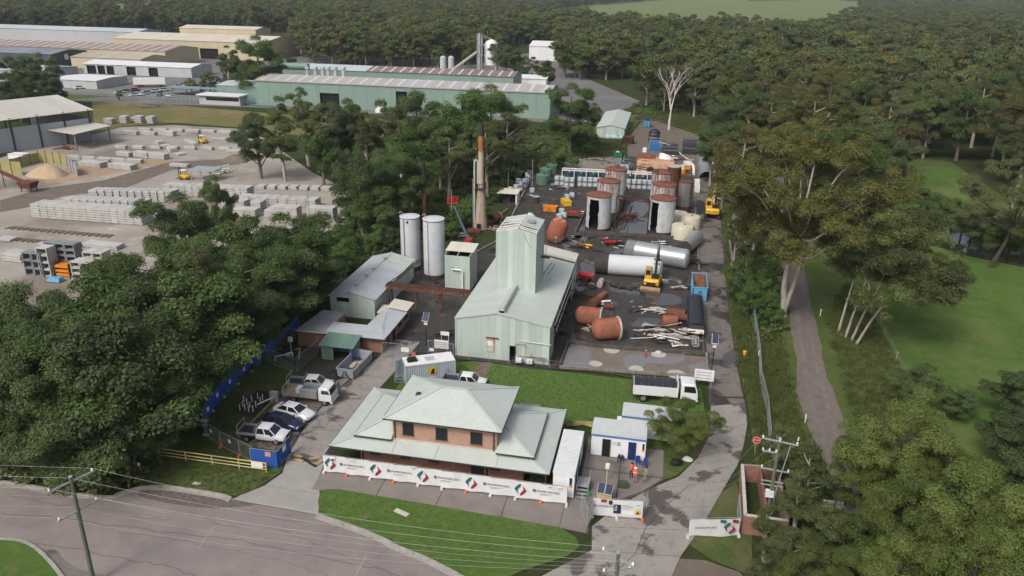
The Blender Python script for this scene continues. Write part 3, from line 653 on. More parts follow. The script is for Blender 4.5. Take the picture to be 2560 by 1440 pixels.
# tower
TW = thing('process_tower', 'tall pale green clad tower with stripped roof rafters rising from the shed', 'tower', (3.3,9.0,0))
tw, tl, t0, tz, trz, tru = 5.3, 6.7, 5.6, 14.35, 14.95, 2.75
tg = lambda s: tz + (trz-tz)*(s/tru if s < tru else (tw-s)/(tw-tru))
wall_sheets(TW, (0,0), (tw,0), t0, tg, 7, S_green)
wall_sheets(TW, (tw,0.04), (tw,tl), t0, lambda s: tz, 8, S_green)
wall_sheets(TW, (0,tl), (0,.04), t0, lambda s: tz, 8, S_green)
wall_sheets(TW, (tw-.04,tl), (0.04,tl), t0, lambda s: tg(tw-s), 7, S_green)
roof_sheets(TW, (tw+.08,tl+.05,tz+.02), (tw+.08,1.7,tz+.02), (tru,tl+.05,trz+.05), (tru,1.7,trz+.05), 4, S_roof)
MB().box(3.4,3.2,14.9,4.5,4.5,14.98).build('roof_hatch', S_old, TW)
for y in (0.08,1.0,2.0,3.3,4.6,5.6,6.6): MB().bar((0,y,tz),(tru,y,trz),.1,.16).build('rafter', m_wpaint, TW)
for y in (0.5,1.2): MB().bar((tru,y,trz),(tw,y,tz),.1,.14).build('rafter', m_wpaint, TW)
MB().bar((0,0,tz),(0,tl,tz),.12,.16).bar((tru,0,trz),(tru,tl,trz),.12,.18).bar((0,tl,tz),(tru,tl,trz),.12,.16).bar((tw,0,tz),(tw,tl,tz),.1,.14).build('eave_beam', m_wpaint, TW)
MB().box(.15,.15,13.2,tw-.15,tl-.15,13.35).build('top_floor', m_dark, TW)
for k,(x,y,s) in enumerate(((.9,1.4,.5),(1.6,3.0,.6),(1.0,4.6,.55),(4.0,.8,.35))):
 MB().tube([(x,y,13.35),(x,y,13.5+s)], s, 14).tube([(x-.8,y+.4,13.9),(x+.9,y-.3,14.1)], .12, 6).build('vessel', m_rust if k < 3 else m_wpaint, TW, 40)
for x, y in ((0,0),(tw,0),(tw,tl),(0,tl)): MB().bar((x+(-.02 if x==0 else .02),y+(-.02 if y==0 else .02),t0),(x+(-.02 if x==0 else .02),y+(-.02 if y==0 else .02),tz),.14).build('corner_flashing', S_roof, TW)
MB().tube([(tw+.02,4.9,9.6),(tw+1.2,4.9,9.6)], .22, 10).build('vent_stub', m_rust, TW)
MB().tube([(tw+.1,5.0,8.2),(tw+.5,4.6,9.2),(tw+.5,6.8,11.0)], .05, 6).bar((tw+.1,6.9,6.2),(tw+1.4,5.6,8.6),.1).bar((tw+.7,6.9,6.2),(tw+1.9,5.6,8.4),.1).bar((tw+1.0,6.6,6.0),(tw+1.5,5.2,6.2),.09).build('access_ladder', m_steel, TW)
MB().tube([(3.6,-.06,14.3),(4.6,-.06,12.4)], .02, 4).build('hanging_wire', m_gutter, TW)
ck = MB(); ck.tube([(3.7,7.1,13.2),(3.7,7.1,14.2),(3.6,7.1,14.6),(3.3,7.1,14.85),(2.95,7.1,14.8)], .38, 12)
ck.build('duct_elbow', S_roof, TW, 40)
# ---- small clad tower
ST = thing('small_tower', 'small pale green clad tower with a bent white pipe on its front', 'tower', (-7.85,22.4,0))
wall_sheets(ST, (0,0), (4.0,0), 0, lambda s: 5.65, 5, S_green); wall_sheets(ST, (4.0,.04), (4.0,4.6), 0, lambda s: 5.65+.06*s, 5, S_green)
wall_sheets(ST, (0,4.6), (0,.04), 0, lambda s: 5.9-.05*s, 5, S_green); wall_sheets(ST, (3.96,4.6), (.04,4.6), 0, lambda s: 5.9, 5, S_green)
roof_sheets(ST, (-.25,1.2,5.95), (4.3,1.2,5.95), (-.25,4.75,6.3), (4.3,4.75,6.3), 4, S_cream)
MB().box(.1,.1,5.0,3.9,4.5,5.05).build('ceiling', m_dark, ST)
for x in (0.05,2.0,3.95): MB().bar((x,0,5.68),(x,4.6,6.25),.09,.14).build('rafter', S_roof, ST)
MB().tube([(1.2,-.05,3.5),(1.2,-.35,3.5),(2.6,-.35,3.5),(2.9,-.35,3.3),(2.9,-.35,.2)], .13, 8).build('pipe', m_wpaint, ST, 50)
MB().box(1.0,-.06,3.25,1.45,-.035,3.7).build('pipe_port', m_dark, ST)
# ---- long gabled shed on the left
LS = thing('long_shed', 'long low pale green gabled shed with silvery roof beside the grove', 'shed', (0,0,0))
lx0, lx1, ly0, ly1, le, lr = -20.9, -14.2, 8.4, 26.0, 3.05, 3.95; lm = (lx0+lx1)/2 - .3
lg = lambda s: le + (lr-le)*(s/(lm-lx0) if s < lm-lx0 else (lx1-lx0-s)/(lx1-lm))
wall_sheets(LS, (lx0,ly0), (lx1,ly0), 0, lg, 8, S_green, openings=[(1.0,2.9,2.3,2.95)]); wall_sheets(LS, (lx1,ly0+.04), (lx1,ly1), 0, lambda s: le, 18, S_green)
wall_sheets(LS, (lx0,ly1), (lx0,ly0+.04), 0, lambda s: le, 18, S_green); wall_sheets(LS, (lx1-.04,ly1), (lx0+.04,ly1), 0, lambda s: lg(lx1-lx0-s), 8, S_green)
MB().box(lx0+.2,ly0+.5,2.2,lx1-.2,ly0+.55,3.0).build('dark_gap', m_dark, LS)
mz = [S_zinc]*11 + [S_roof]*5
roof_sheets(LS, (lx0-.25,ly0-.2,le), (lx0-.25,ly1+.2,le), (lm,ly0-.2,lr), (lm,ly1+.2,lr), 16, S_zinc)
roof_sheets(LS, (lx1+.25,ly0-.2,le), (lx1+.25,ly1+.2,le), (lm,ly0-.2,lr), (lm,ly1+.2,lr), 16, S_zinc, mats=mz)
MB().bar((lm,ly0-.2,lr+.09),(lm,ly1+.2,lr+.09),.4,.05).build('ridge_cap', S_zinc, LS)
for y in (10.5,14.5,17.5,22.5): MB().cyl(lm+.1,y,lr,lr+.35,.16,n=8).cbox((lm+.1,y,lr+.4),(.5,.4,.08)).build('roof_vent', m_steel, LS)
# ---- L shaped brick amenities block and its neighbours
AM = thing('amenities_block', 'L shaped red brick block with low grey roof by the yard gate', 'building')
MB().prism([(-16.6,-1.6),(-9.4,-1.6),(-9.4,9.6),(-11.9,9.6),(-11.9,1.0),(-16.6,1.0)], 0, 2.2).build('wall', m_rbrick, AM)
rf_ = MB(); z0, z1 = 2.25, 2.6
rf_.quad((-17.1,-2.2,z0),(-8.9,-2.2,z0),(-10.4,0.9,z1),(-17.1,0.9,z1)); rf_.quad((-8.9,-2.2,z0),(-8.9,7.0,z0),(-11.7,7.0,z1),(-10.4,.9,z1)); rf_.quad((-10.4,.9,z1),(-11.7,7.0,z1),(-12.4,7.0,z0+.1),(-12.6,1.3,z0+.1)); rf_.quad((-17.1,.9,z1),(-10.4,.9,z1),(-12.6,1.4,z0+.1),(-17.1,1.4,z0+.1))
rf_.build('roof', S_zinc, AM, recalc=True)
rf_ = MB().quad((-8.95,7.05,z0+.1),(-8.95,10.4,z0+.1),(-11.9,10.4,z1+.1),(-11.9,7.05,z1+.1)); rf_.build('rear_roof', S_cream, AM)
gt = MB().bar((-17.1,-2.25,z0-.06),(-8.85,-2.25,z0-.06),.12).bar((-8.85,-2.25,z0-.06),(-8.85,10.4,z0-.06),.12); gt.build('gutter', m_gutter, AM)
for y0, y1, a, b in ((2.2,3.2,.02,2.0),(4.6,5.8,.9,1.9),(7.2,8.6,.9,1.9),(0.2,1.0,.02,2.0)):
 MB().box(-9.4,y0,a,-9.36,y1,b).build('door' if a < .1 else 'window', m_glass, AM)
MB().box(-13.2,-1.66,0.6,-12.2,-1.61,1.7).build('window', m_glass, AM)
FB = thing('flat_roof_annex', 'low brick annex with stained flat roof at the end of the blue fence', 'building')
MB().prism([(-20.9,-2.0),(-17.0,-2.0),(-17.0,4.6),(-20.2,4.9)], 0, 2.2).build('wall', m_rbrick, FB)
for k in range(4): MB().prism([(-21.1+k*1.03,-2.2),(-20.09+k*1.03,-2.2),(-19.6+k*.83,4.9),(-20.42+k*.83,4.9)], 2.21, 2.32).build('roof_sheet', S_old, FB)
MB().bar((-21.1,-2.25,2.28),(-17.0,-2.25,2.28),.12,.14).build('fascia', m_cement, FB)
GH = thing('pump_hut', 'green corrugated lean-to hut sheltering a plastic tote', 'hut', (-16.3,-5.0,0))
wall_sheets(GH, (0,0), (1.6,0), 0, lambda s: 1.95, 3, S_hut); wall_sheets(GH, (0,2.6), (0,.04), 0, lambda s: 2.4-.17*s, 4, S_hut); wall_sheets(GH, (4.2,.4), (4.2,2.6), 0, lambda s: 2.0+.17*s, 3, S_hut); wall_sheets(GH, (4.16,2.6), (.04,2.6), 0, lambda s: 2.4, 5, S_hut)
roof_sheets(GH, (-.25,-.3,1.98), (4.4,-.3,1.98), (-.25,2.8,2.5), (4.4,2.8,2.5), 6, S_hut)
MB().box(3.75,-.05,0,4.25,.35,1.9).build('blue_panel', MAT('blue_paint', (0.03,0.08,0.28), rough=0.6), GH)
RH = thing('rusty_cabinet', 'small orange rusted cabinet with pale lid beside the long shed', 'hut', (-13.3,7.6,0), 0)
MB().box(0,0,0,2.2,2.3,1.5).build('body', MAT('orange_rust', (0.42,0.19,0.06), (0.22,0.1,0.05), 1.6, 0.85), RH); MB().cbox((1.1,1.15,1.6),(2.7,2.7,.08), tilt=.05).build('lid', S_cream, RH)
for k, (x, y) in enumerate(((-12.9,2.4),(-14.0,3.2))): tag(MB().box(x,y,0,x+1.0,y+.8,.75+.2*k).box(x-.05,y-.05,.75+.2*k,x+1.05,y+.85,.83+.2*k).build('equipment_box', m_wpaint), ('low' if k == 0 else 'taller') + ' white equipment box in the corner behind the brick amenities block', 'box')
# ---- back shed
BS = thing('back_shed', 'pale green open fronted shed with graffiti at the far end of the site', 'shed', (0,0,0))
x0, x1, y0, y1, e, rr_ = 2.6, 11.2, 158.5, 192, 3.55, 4.5; mid = (x0+x1)/2
bg_ = lambda s: e + (rr_-e)*(1-abs(s-(mid-x0))/(mid-x0))
wall_sheets(BS, (x0,y0), (x1,y0), 0, bg_, 9, S_green); wall_sheets(BS, (x0,y1), (x0,y0+.04), 0, lambda s: e, 12, S_green); wall_sheets(BS, (x1,y1), (x0,y1), 0, bg_, 9, S_green)
wall_sheets(BS, (x1,y0+.04), (x1,y1), 0, lambda s: e, 12, S_green, openings=[(2,7,0,3.2),(10,16,0,3.2),(19,25,0,3.2)])
roof_sheets(BS, (x0-.2,y0-.3,e), (x0-.2,y1+.3,e), (mid,y0-.3,rr_), (mid,y1+.3,rr_), 10, S_roof); roof_sheets(BS, (x1+.2,y1+.3,e), (x1+.2,y0-.3,e), (mid,y1+.3,rr_), (mid,y0-.3,rr_), 10, S_roof)
m_graf = MAT('pale_graffiti', (0.45,0.68,0.7), (0.62,0.7,0.7), 1.5, 0.7)
for cx, w, h in ((8.2,1.5,.55),(9.9,.8,.5),(6.0,.6,.7)):
 MB().add([(cx+w*math.cos(a)*(1+.25*math.sin(a*5)), y0-.06, 1.15+h*math.sin(a)*(1+.2*math.cos(a*4))) for a in [k*.39 for k in range(16)]], [tuple(range(16))]).build('graffiti', m_graf, BS)
# ---- brick enclosure by the track
BE = thing('brick_enclosure', 'roofless red brick enclosure beside the power pole', 'enclosure', (0,0,0))
for a, b in (((34.0,-28.4),(34.3,-20.4)),((34.3,-20.4),(37.6,-20.0)),((37.6,-20.0),(37.6,-28.4)),((37.6,-28.4),(34.0,-28.4))): hextrude('wall', [a,b], 0, 1.9, .24, m_rbrick, BE)
cp_ = MB()
for a, b in (((34.0,-28.4),(34.3,-20.4)),((34.0,-28.4),(37.6,-28.4))): cp_.bar((a[0],a[1],1.94),(b[0],b[1],1.94),.3,.07)
cp_.build('coping', m_cement, BE); hextrude('inner_wall', [(36.0,-20.2),(36.0,-26)], 0, 1.7, .2, m_rbrick, BE)
# ================================================================ tanks, silos, chimneys and plant
m_tankw = MAT('weathered_white_tank', (0.5,0.53,0.55), (0.41,0.43,0.44), 0.8, 0.6, c3=(0.45,0.36,0.25), s3=0.5, lo3=0.55, hi3=0.8, streak=((0.3,0.11,0.035), 1, 0.56, 0.7))
m_tankr = MAT('rust_run_tank', (0.5,0.53,0.55), (0.41,0.43,0.44), 0.8, 0.6, c3=(0.4,0.19,0.08), s3=0.55, lo3=0.52, hi3=0.68, streak=((0.23,0.075,0.03), 1, 0.48, 0.58))
m_silo = MAT('grey_white_silo', (0.56,0.58,0.61), (0.49,0.51,0.53), 0.7, 0.45, streak=((0.36,0.33,0.25), 1, 0.6, 0.78))
m_troof = MAT('rusted_tank_roof', (0.15,0.052,0.036), (0.2,0.085,0.055), 0.9, 0.85, bmp=0.3, c3=(0.42,0.3,0.24), s3=0.45, lo3=0.62, hi3=0.7)
m_tdark = MAT('sooty_steel', (0.035,0.032,0.03), (0.06,0.05,0.045), 1.2, 0.8, bmp=0.3)
m_green = MAT('green_poly', (0.12,0.2,0.15), (0.1,0.17,0.125), 1.0, 0.55)
m_cpoly = MAT('cream_poly', (0.56,0.52,0.4), (0.5,0.46,0.355), 1.0, 0.5)
m_bpoly = MAT('black_poly', (0.016,0.018,0.022), (0.026,0.028,0.034), 2.0, 0.45, bmp=0.2)
m_teal = MAT('teal_poly', (0.03,0.055,0.075), (0.04,0.07,0.09), 1.0, 0.45)
m_alu = MAT('aluminium_skin', (0.5,0.51,0.52), (0.38,0.39,0.40), 0.6, 0.35, 0.55, stretch=(0.2,1,1))
m_wlag = MAT('white_lagging', (0.6,0.62,0.65), (0.52,0.54,0.56), 0.5, 0.45, stretch=(0.3,1,1))
m_terra = MAT('red_oxide_steel', (0.31,0.115,0.068), (0.23,0.085,0.052), 0.9, 0.8, bmp=0.35, c3=(0.15,0.065,0.045), s3=0.7, lo3=.5)
m_red = MAT('red_paint', (0.5,0.03,0.03), (0.4,0.03,0.03), 1.5, 0.45)
m_orange = MAT('orange_paint', (0.72,0.25,0.03), (0.6,0.2,0.03), 1.5, 0.5)
m_yellow = MAT('yellow_paint', (0.72,0.42,0.03), (0.62,0.36,0.03), 1.2, 0.45)
m_blue = MAT('sky_blue_paint', (0.13,0.36,0.56), (0.11,0.3,0.47), 1.2, 0.5, c3=(0.2,0.15,0.1), s3=0.9, lo3=0.64, hi3=0.75)
m_dblue = MAT('mid_blue_paint', (0.03,0.14,0.34), rough=0.5)
m_tarp = MAT('black_tarp', (0.022,0.025,0.032), (0.035,0.038,0.046), 2.5, 0.4, bmp=0.8)
m_ibc = MAT('milky_plastic', (0.52,0.56,0.6), (0.4,0.44,0.48), 1.1, 0.4)
m_wplas = MAT('white_plastic', (0.78,0.78,0.77), rough=0.45)
m_track = MAT('track_rubber', (0.02,0.02,0.02), (0.045,0.038,0.03), 3, 0.9, bmp=0.5)
m_scrapw = MAT('pale_scrap', (0.5,0.47,0.42), (0.3,0.27,0.23), 2, 0.8)
m_graybin = MAT('grey_bin_paint', (0.32,0.35,0.37), (0.25,0.27,0.29), 1.5, 0.55, c3=(0.16,0.14,0.12), s3=1.2, lo3=0.6, hi3=0.75)
def ring_shell(R_, z0, z1, a0, a1, n, jag, seed, th=0.05):
 """open walled shell with ragged cut edges"""
 r = random.Random(seed); b = MB(); nz = 8; rows = []
 for j in range(nz+1):
  z = z0 + (z1-z0)*j/nz; e0, e1 = r.uniform(-jag,jag), r.uniform(-jag,jag)
  row = []
  for i in range(n+1):
   a = (a0+e0) + (a1+e1-a0-e0)*i/n; row.append((R_*math.cos(a), R_*math.sin(a), z))
  rows.append(row)
 for rr, s in ((1.0, 1), (1-th/R_, -1)):
  v = [(p[0]*rr, p[1]*rr, p[2]) for row in rows for p in row]
  b.add(v, [(j*(n+1)+i, j*(n+1)+i+1, (j+1)*(n+1)+i+1, (j+1)*(n+1)+i) if s > 0 else ((j+1)*(n+1)+i, (j+1)*(n+1)+i+1, j*(n+1)+i+1, j*(n+1)+i) for j in range(nz) for i in range(n)], 0 if s > 0 else 1)
 return b
def bitumen_tank(u, v, h, label, cut=None, R_=2.42, seed=0, base=0.55):
 o = thing('storage_tank', label, 'tank', (u,v,0), 0, 'rusty topped storage tanks')
 MB().cyl(0,0,0,base,R_+.12,n=32).build('plinth', m_tdark, o, 40)
 top = h-.75
 if cut:
  a0, a1, zt = cut   # opening between angles a0..a1 (radians), up to zt
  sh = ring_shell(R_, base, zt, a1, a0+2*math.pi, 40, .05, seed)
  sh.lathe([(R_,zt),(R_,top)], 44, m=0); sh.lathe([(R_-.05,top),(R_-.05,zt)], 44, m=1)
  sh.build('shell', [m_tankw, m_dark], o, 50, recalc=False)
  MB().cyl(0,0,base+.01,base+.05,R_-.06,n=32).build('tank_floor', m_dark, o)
 else:
  MB().lathe([(R_,base),(R_,top-2.6)], 44).build('shell', m_tankw, o, 50); MB().lathe([(R_+.004,top-2.6),(R_+.004,top)], 44).build('rust_run_course', m_tankr, o, 50)
 rf = MB(); prof = [(R_+.1,top-.18),(R_+.12,top),(R_*.66,top+.28),(R_*.33,top+.42),(0.02,top+.47)]
 rf.lathe(prof, 36); rb_ = random.Random(seed)
 rf.v = [(x+rb_.uniform(-.02,.02), y+rb_.uniform(-.02,.02), z+rb_.uniform(-.05,.05)) for x, y, z in rf.v]
 rf.build('roof', m_troof, o, 25)
 if not cut: MB().lathe([(R_+.02,h*.45),(R_+.05,h*.45+.04),(R_+.02,h*.45+.08)], 44).build('weld_band', m_tankw, o, 50)
 return o
bitumen_tank(12.45,61.3,7.75,'near west storage tank with a tall ragged cut opening and torn rusty roof', (-2.33,-1.5,6.35), seed=1)
bitumen_tank(24.75,62.0,7.75,'near east storage tank with a tall ragged cut opening in its side', (-2.6,-1.93,6.35), seed=2)
for u, v, lb in ((13.3,73.4,'middle storage tank of the west row with rust running from its roof'),(13.9,85.3,'farthest storage tank of the west row'),(24.7,73.6,'middle storage tank of the east row with rust patches below its roof'),(24.2,85.0,'farthest storage tank of the east row, half hidden')): bitumen_tank(u, v, 7.75, lb, seed=int(u*3+v))
t = thing('process_column', 'dark red rusted column with a white rimmed top beside the east tanks', 'tank', (26.6,84.6,0)); MB().lathe([(1.5,0),(1.5,8.4),(1.56,8.5)], 28).build('shell', m_rust, t, 50); MB().lathe([(1.58,8.35),(1.58,8.55),(1.3,8.6),(0.02,8.5)], 28).build('top_rim', m_scrapw, t, 40)
t = thing('process_column', 'grey streaked vertical tank on dark legs at the driveway edge', 'tank', (29.2,78.5,0)); MB().lathe([(1.45,1.4),(1.45,6.6)], 28).build('shell', MAT('grey_streaked', (0.2,0.19,0.185), (0.13,0.12,0.115), .8, .7, stretch=(3,3,.3)), t, 50); MB().lathe([(1.5,6.5),(1.5,6.65),(1.1,6.6),(.02,6.45)], 28).build('top_plate', m_rust, t, 40); MB().cyl(0,0,0,1.4,1.6,n=24).build('plinth', m_tdark, t)
# gantries of rusty pipe between the tank rows
def gantry(pts, label, braces=()):
 o = thing('pipe_gantry', label, 'gantry', (0,0,0))
 for p, q in pts: MB().tube([p,q], .11, 6).build('post' if abs(p[2]-q[2]) > 1 else 'beam', m_drust, o)
 return o
gantry([((15.9,59.5,0),(15.9,59.5,7.2)),((22.2,59.5,0),(22.2,59.5,6.9)),((15.9,59.5,7.2),(22.2,59.5,6.9)),((15.9,59.5,6.8),(22.2,59.5,6.5)),((15.9,60.4,7.2),(22.2,60.4,6.9))], 'nearest rusty pipe portal between the two open tanks')
gantry([((17.5,82,0),(17.5,82,8.6)),((23.2,80,0),(23.2,80,8.4)),((17.5,82,8.6),(23.2,80,8.4)),((17.5,82,8.2),(23.2,80,8.0))], 'farther rusty pipe portal behind the open tanks')
r = random.Random(3)
for k, (u, v) in enumerate(((13.2,72.2),(13.6,84.0),(25.0,72.2))):
 o = thing('roof_railing', ('rusty rail cage on the roof of the middle west tank','rusty rail cage on the roof of the far west tank','rusty rail cage on the roof of the middle east tank')[k], 'railing', (u,v,7.2))
 for dx in (-.9,-.1,.7): MB().bar((dx,0,-.3),(dx,0,1.3),.06).bar((dx,0,1.3),(dx,2.2,1.2),.06).bar((dx,-2.0,-6.3),(dx,-1.5,-.2),.05).build('rail', m_drust, o)
 MB().bar((-.9,0,1.3),(.7,0,1.3),.06).build('top_rail', m_drust, o)
tag(MB().tube([(14.9,64,.1),(16.2,75,1.5),(16.4,88,2.2)], .22, 6).tube([(15.4,63,.1),(17.2,70,.9),(16.8,88,1.6)], .16, 6).tube([(15.9,62,.1),(16.2,88,.5)], .2, 6).tube([(17.6,62,.1),(18.2,80,.3)], .12, 6).build('pipe_bundle', m_drust), 'dark rusty pipe run on the ground between the tank rows', 'pipes')
# ---- silos
for u, v, h, rd_, lb in ((-15.9,29.9,9.3,1.62,'white storage silo with a black cable line, nearer the trees'),(-11.0,27.2,10.0,1.72,'taller white storage silo beside the small tower')):
 o = thing('silo', lb, 'silo', (u,v,0)); MB().cyl(0,0,0,.85,rd_-.05,n=28).build('plinth', m_tdark, o, 40)
 MB().lathe([(rd_,.8),(rd_,h-.1)], 36).build('shell', m_silo, o, 50); MB().lathe([(rd_+.05,h-.16),(rd_+.05,h-.05),(rd_*.5,h+.12),(.02,h+.18)], 36).build('roof', m_silo, o, 30)
 MB().lathe([(rd_+.045,h-.26),(rd_+.07,h-.22),(rd_+.045,h-.18)], 36).build('rim', m_rust, o)
 MB().tube([(-.5,-rd_-.06,h-.3),(-.5,-rd_-.06,1.0)], .05, 5).build('cable' if u < -14 else 'pipe', m_black if u < -14 else m_steel, o)
 MB().tube([(-rd_*.7,-.5,h),(-rd_*.7,-.5,h+.6),(-rd_*.7-.3,-.5,h+.75),(-rd_*.7-.5,-.5,h+.4)], .06, 6).build('vent_pipe', m_steel, o)
 MB().lathe([(.2,0),(.2,.05)], 12, M_=Matrix.Translation((-1.0 if u > -14 else .1,-rd_+.28 if u > -14 else -rd_-.02,h-.7))@Matrix.Rotation(R(90),4,'X'), cap=True).build('port', m_wplas if u > -14 else m_black, o)
# ---- chimneys
ck = thing('chimney', 'tall slender chimney with flared concrete foot and black rusty top', 'chimney', (-10.0,55.4,0))
m_cfoot = MAT('chimney_render', (0.42,0.37,0.29), (0.34,0.29,0.22), .7, .85, streak=((0.3,0.13,0.06),1,.5,.7), c3=(.25,.12,.07), s3=.3, lo3=.5, hi3=.8)
MB().lathe([(1.3,0),(1.22,.6),(.78,6.8),(.62,8.2)], 24).build('flared_foot', m_cfoot, ck, 50); MB().box(-.5,-1.32,0,.3,-1.05,1.3).build('flue_opening', m_dark, ck)
MB().lathe([(.55,8.2),(.5,15.3)], 18).build('shaft', MAT('buff_steel', (0.45,0.4,0.31), (0.4,0.33,0.24), .8, .7), ck, 50); MB().lathe([(.52,15.3),(.5,18.2)], 18).build('rust_band', MAT('bright_rust', (0.4,0.16,0.06), (0.28,0.1,0.05), 1.5, .85), ck, 50); MB().lathe([(.5,18.2),(.48,20.6),(.4,20.6)], 18).build('black_top', m_tdark, ck, 50)
pf = MB().lathe([(1.15,8.15),(1.15,8.25),(.5,8.25)], 24); 
for k in range(8): a = k*math.pi/4; pf.bar((1.1*math.cos(a),1.1*math.sin(a),8.2),(1.1*math.cos(a),1.1*math.sin(a),9.2),.05)
pf.lathe([(1.13,9.1),(1.13,9.2),(1.07,9.2)], 24); pf.build('platform', m_drust, ck)
MB().tube([(-1.3,0,0),(-1.3,0,12.9),(-1.2,0,13.4),(-.95,0,13.6),(-.7,0,13.4),(-.62,0,12.9),(-.62,0,9)], .17, 8).build('gooseneck_pipe', m_cement, ck, 50)
MB().bar((-1.7,0.1,0),(-1.7,.1,10),.06).bar((-1.5,0.1,0),(-1.5,.1,9),.06).build('ladder', m_steel, ck)
o = thing('rusty_stack', 'shorter rusted stack with burnt black top among the trees', 'chimney', (-21.6,55.6,0)); MB().lathe([(.42,0),(.36,9.6)], 14).build('shaft', MAT('peeling_rust', (0.38,0.2,0.1), (0.15,0.06,0.04), .7, .85, stretch=(1,1,.4)), o, 50); MB().lathe([(.38,9.6),(.38,12.6),(.3,12.6)], 14).build('black_top', m_tdark, o, 50)
# ---- pipe bridge from the long shed to the process shed
PB = thing('pipe_bridge', 'rusty pipe bridge crossing the lane between the long shed and the process shed', 'bridge', (0,0,0))
for k in range(6): MB().tube([(-14.2,13.0+.24*k,3.55+.07*(k%2)),(0.0,12.6+.24*k,3.55+.07*(k%2))], .07, 6).build('pipe', m_drust if k % 3 else m_rust, PB)
for z in (3.15,3.45): MB().bar((-14.2,12.85,z),(0,12.45,z),.1,.12).bar((-14.2,14.3,z),(0,13.9,z),.1,.12).build('girder', m_rust, PB)
for k in range(26): x = -14.0+k*.54; MB().bar((x,12.85-.0282*(x+14.2),3.15),(x+.27,12.84-.0282*(x+14.2),3.45),.04).build('lattice_bar', m_scrapw, PB)
for x in (-13.6,-9.6,-6.0,-1.6): MB().bar((x,12.9,0),(x,12.8,3.2),.16).bar((x,14.1,0),(x,14.0,3.2),.16).bar((x,12.9,2.6),(x,14.1,2.6),.1).build('trestle', m_rust, PB)
MB().tube([(-14.0,13.0,3.7),(-13.4,17,3.7),(-12.6,24,3.9)], .09, 6).tube([(-13.7,13.0,3.6),(-13.1,17,3.6),(-12.3,24,3.8)], .09, 6).build('branch_pipe', m_drust, PB)
# ---- IBC totes
def make_ibc(label):
 o = thing('plastic_tote', label, 'tote', (0,0,0), 0, 'caged plastic totes')
 b = MB(); s = .54
 secs = []
 for z, k in ((.16,.92),(.24,1),(1.0,1),(1.1,.9)):
  w = s*k; c = .14
  secs.append([(-w+c,-w,z),(w-c,-w,z),(w,-w+c,z),(w,w-c,z),(w-c,w,z),(-w+c,w,z),(-w,w-c,z),(-w,-w+c,z)])
 b.loft(secs); b.cyl(0,0,1.09,1.16,.11,n=8); b.build('bottle', m_ibc, o)
 c = MB(); h = .57
 for z in (.2,.48,.76,1.04): 
  for a, e in (((-h,-h),(h,-h)),((h,-h),(h,h)),((h,h),(-h,h)),((-h,h),(-h,-h))): c.bar((a[0],a[1],z),(e[0],e[1],z),.03)
 for x in (-h,-.19,.19,h):
  for y in (-h,h): c.bar((x,y,.16),(x,y,1.08),.03); 
  if abs(x) < .3:
   for y in (-h,h): c.bar((y,x,.16),(y,x,1.08),.03)
 c.build('cage', m_steel, o)
 p = MB()
 for x in (-.45,0,.45): p.box(x-.08,-.57,0,x+.08,.57,.11)
 p.box(-.57,-.57,.11,.57,.57,.155); p.build('pallet', m_gutter, o)
 MB().box(-.16,-.6,.5,.16,-.575,.8).build('label_plate', m_wplas, o); return o
ibc0 = None
def ibc(u, v, z, rz, label):
 global ibc0
 if ibc0 is None: ibc0 = make_ibc(label); ibc0.location = (u,v,z); ibc0.rotation_euler = (0,0,rz); return ibc0
 return dup(ibc0, (u,v,z), rz, label)
for k in range(19):
 u = -0.6 + k*1.24 + (0.5 if k > 3 else 0) + (.4 if k > 8 else 0); v = 94.6 + .09*k + (-1.0 if k in (2,3) else 0)
 for L in range(2):
  ibc(u, v, L*1.17, rng.uniform(-.05,.05), ('upper' if L else 'lower') + ' caged tote in the two high row before the dark tanks')
 if k in (0,1,2,5,7,9,12,14): ibc(u, v+1.25, 0, 0, 'caged tote in the second rank of the row before the dark tanks')
for k, (px, py, L) in enumerate([(1262,498,0),(1276,492,0),(1290,486,0),(1302,478,0),(1312,470,0),(1280,480,0),(1296,470,0),(1308,462,0),(1276,492,1),(1290,486,1),(1302,478,1),(1312,470,1),(1296,470,1),(1319,455,0),(1319,455,1)]):
 p = G(px, py); ibc(p.x, p.y, L*1.17, rng.uniform(-.1,.1), 'caged tote heaped against the west yard edge behind the white hut')
for px, py, rz, lb in ((1418,498,.3,'lone upright caged tote behind the yellow box'),(1430,494,.1,'caged tote beside the lone one behind the yellow box'),(1398,548,.4,'caged tote lying at the wet bund beside the orange skip'),(1410,545,.1,'second caged tote at the wet bund beside the orange skip'),(1404,535,.2,'third caged tote beside the orange skip'),(1340,505,.6,'half crushed caged tote standing near the black drum'),(1330,482,.2,'single tote on the open asphalt near the green tanks')):
 p = G(px, py); ibc(p.x, p.y, 0, rz, lb)
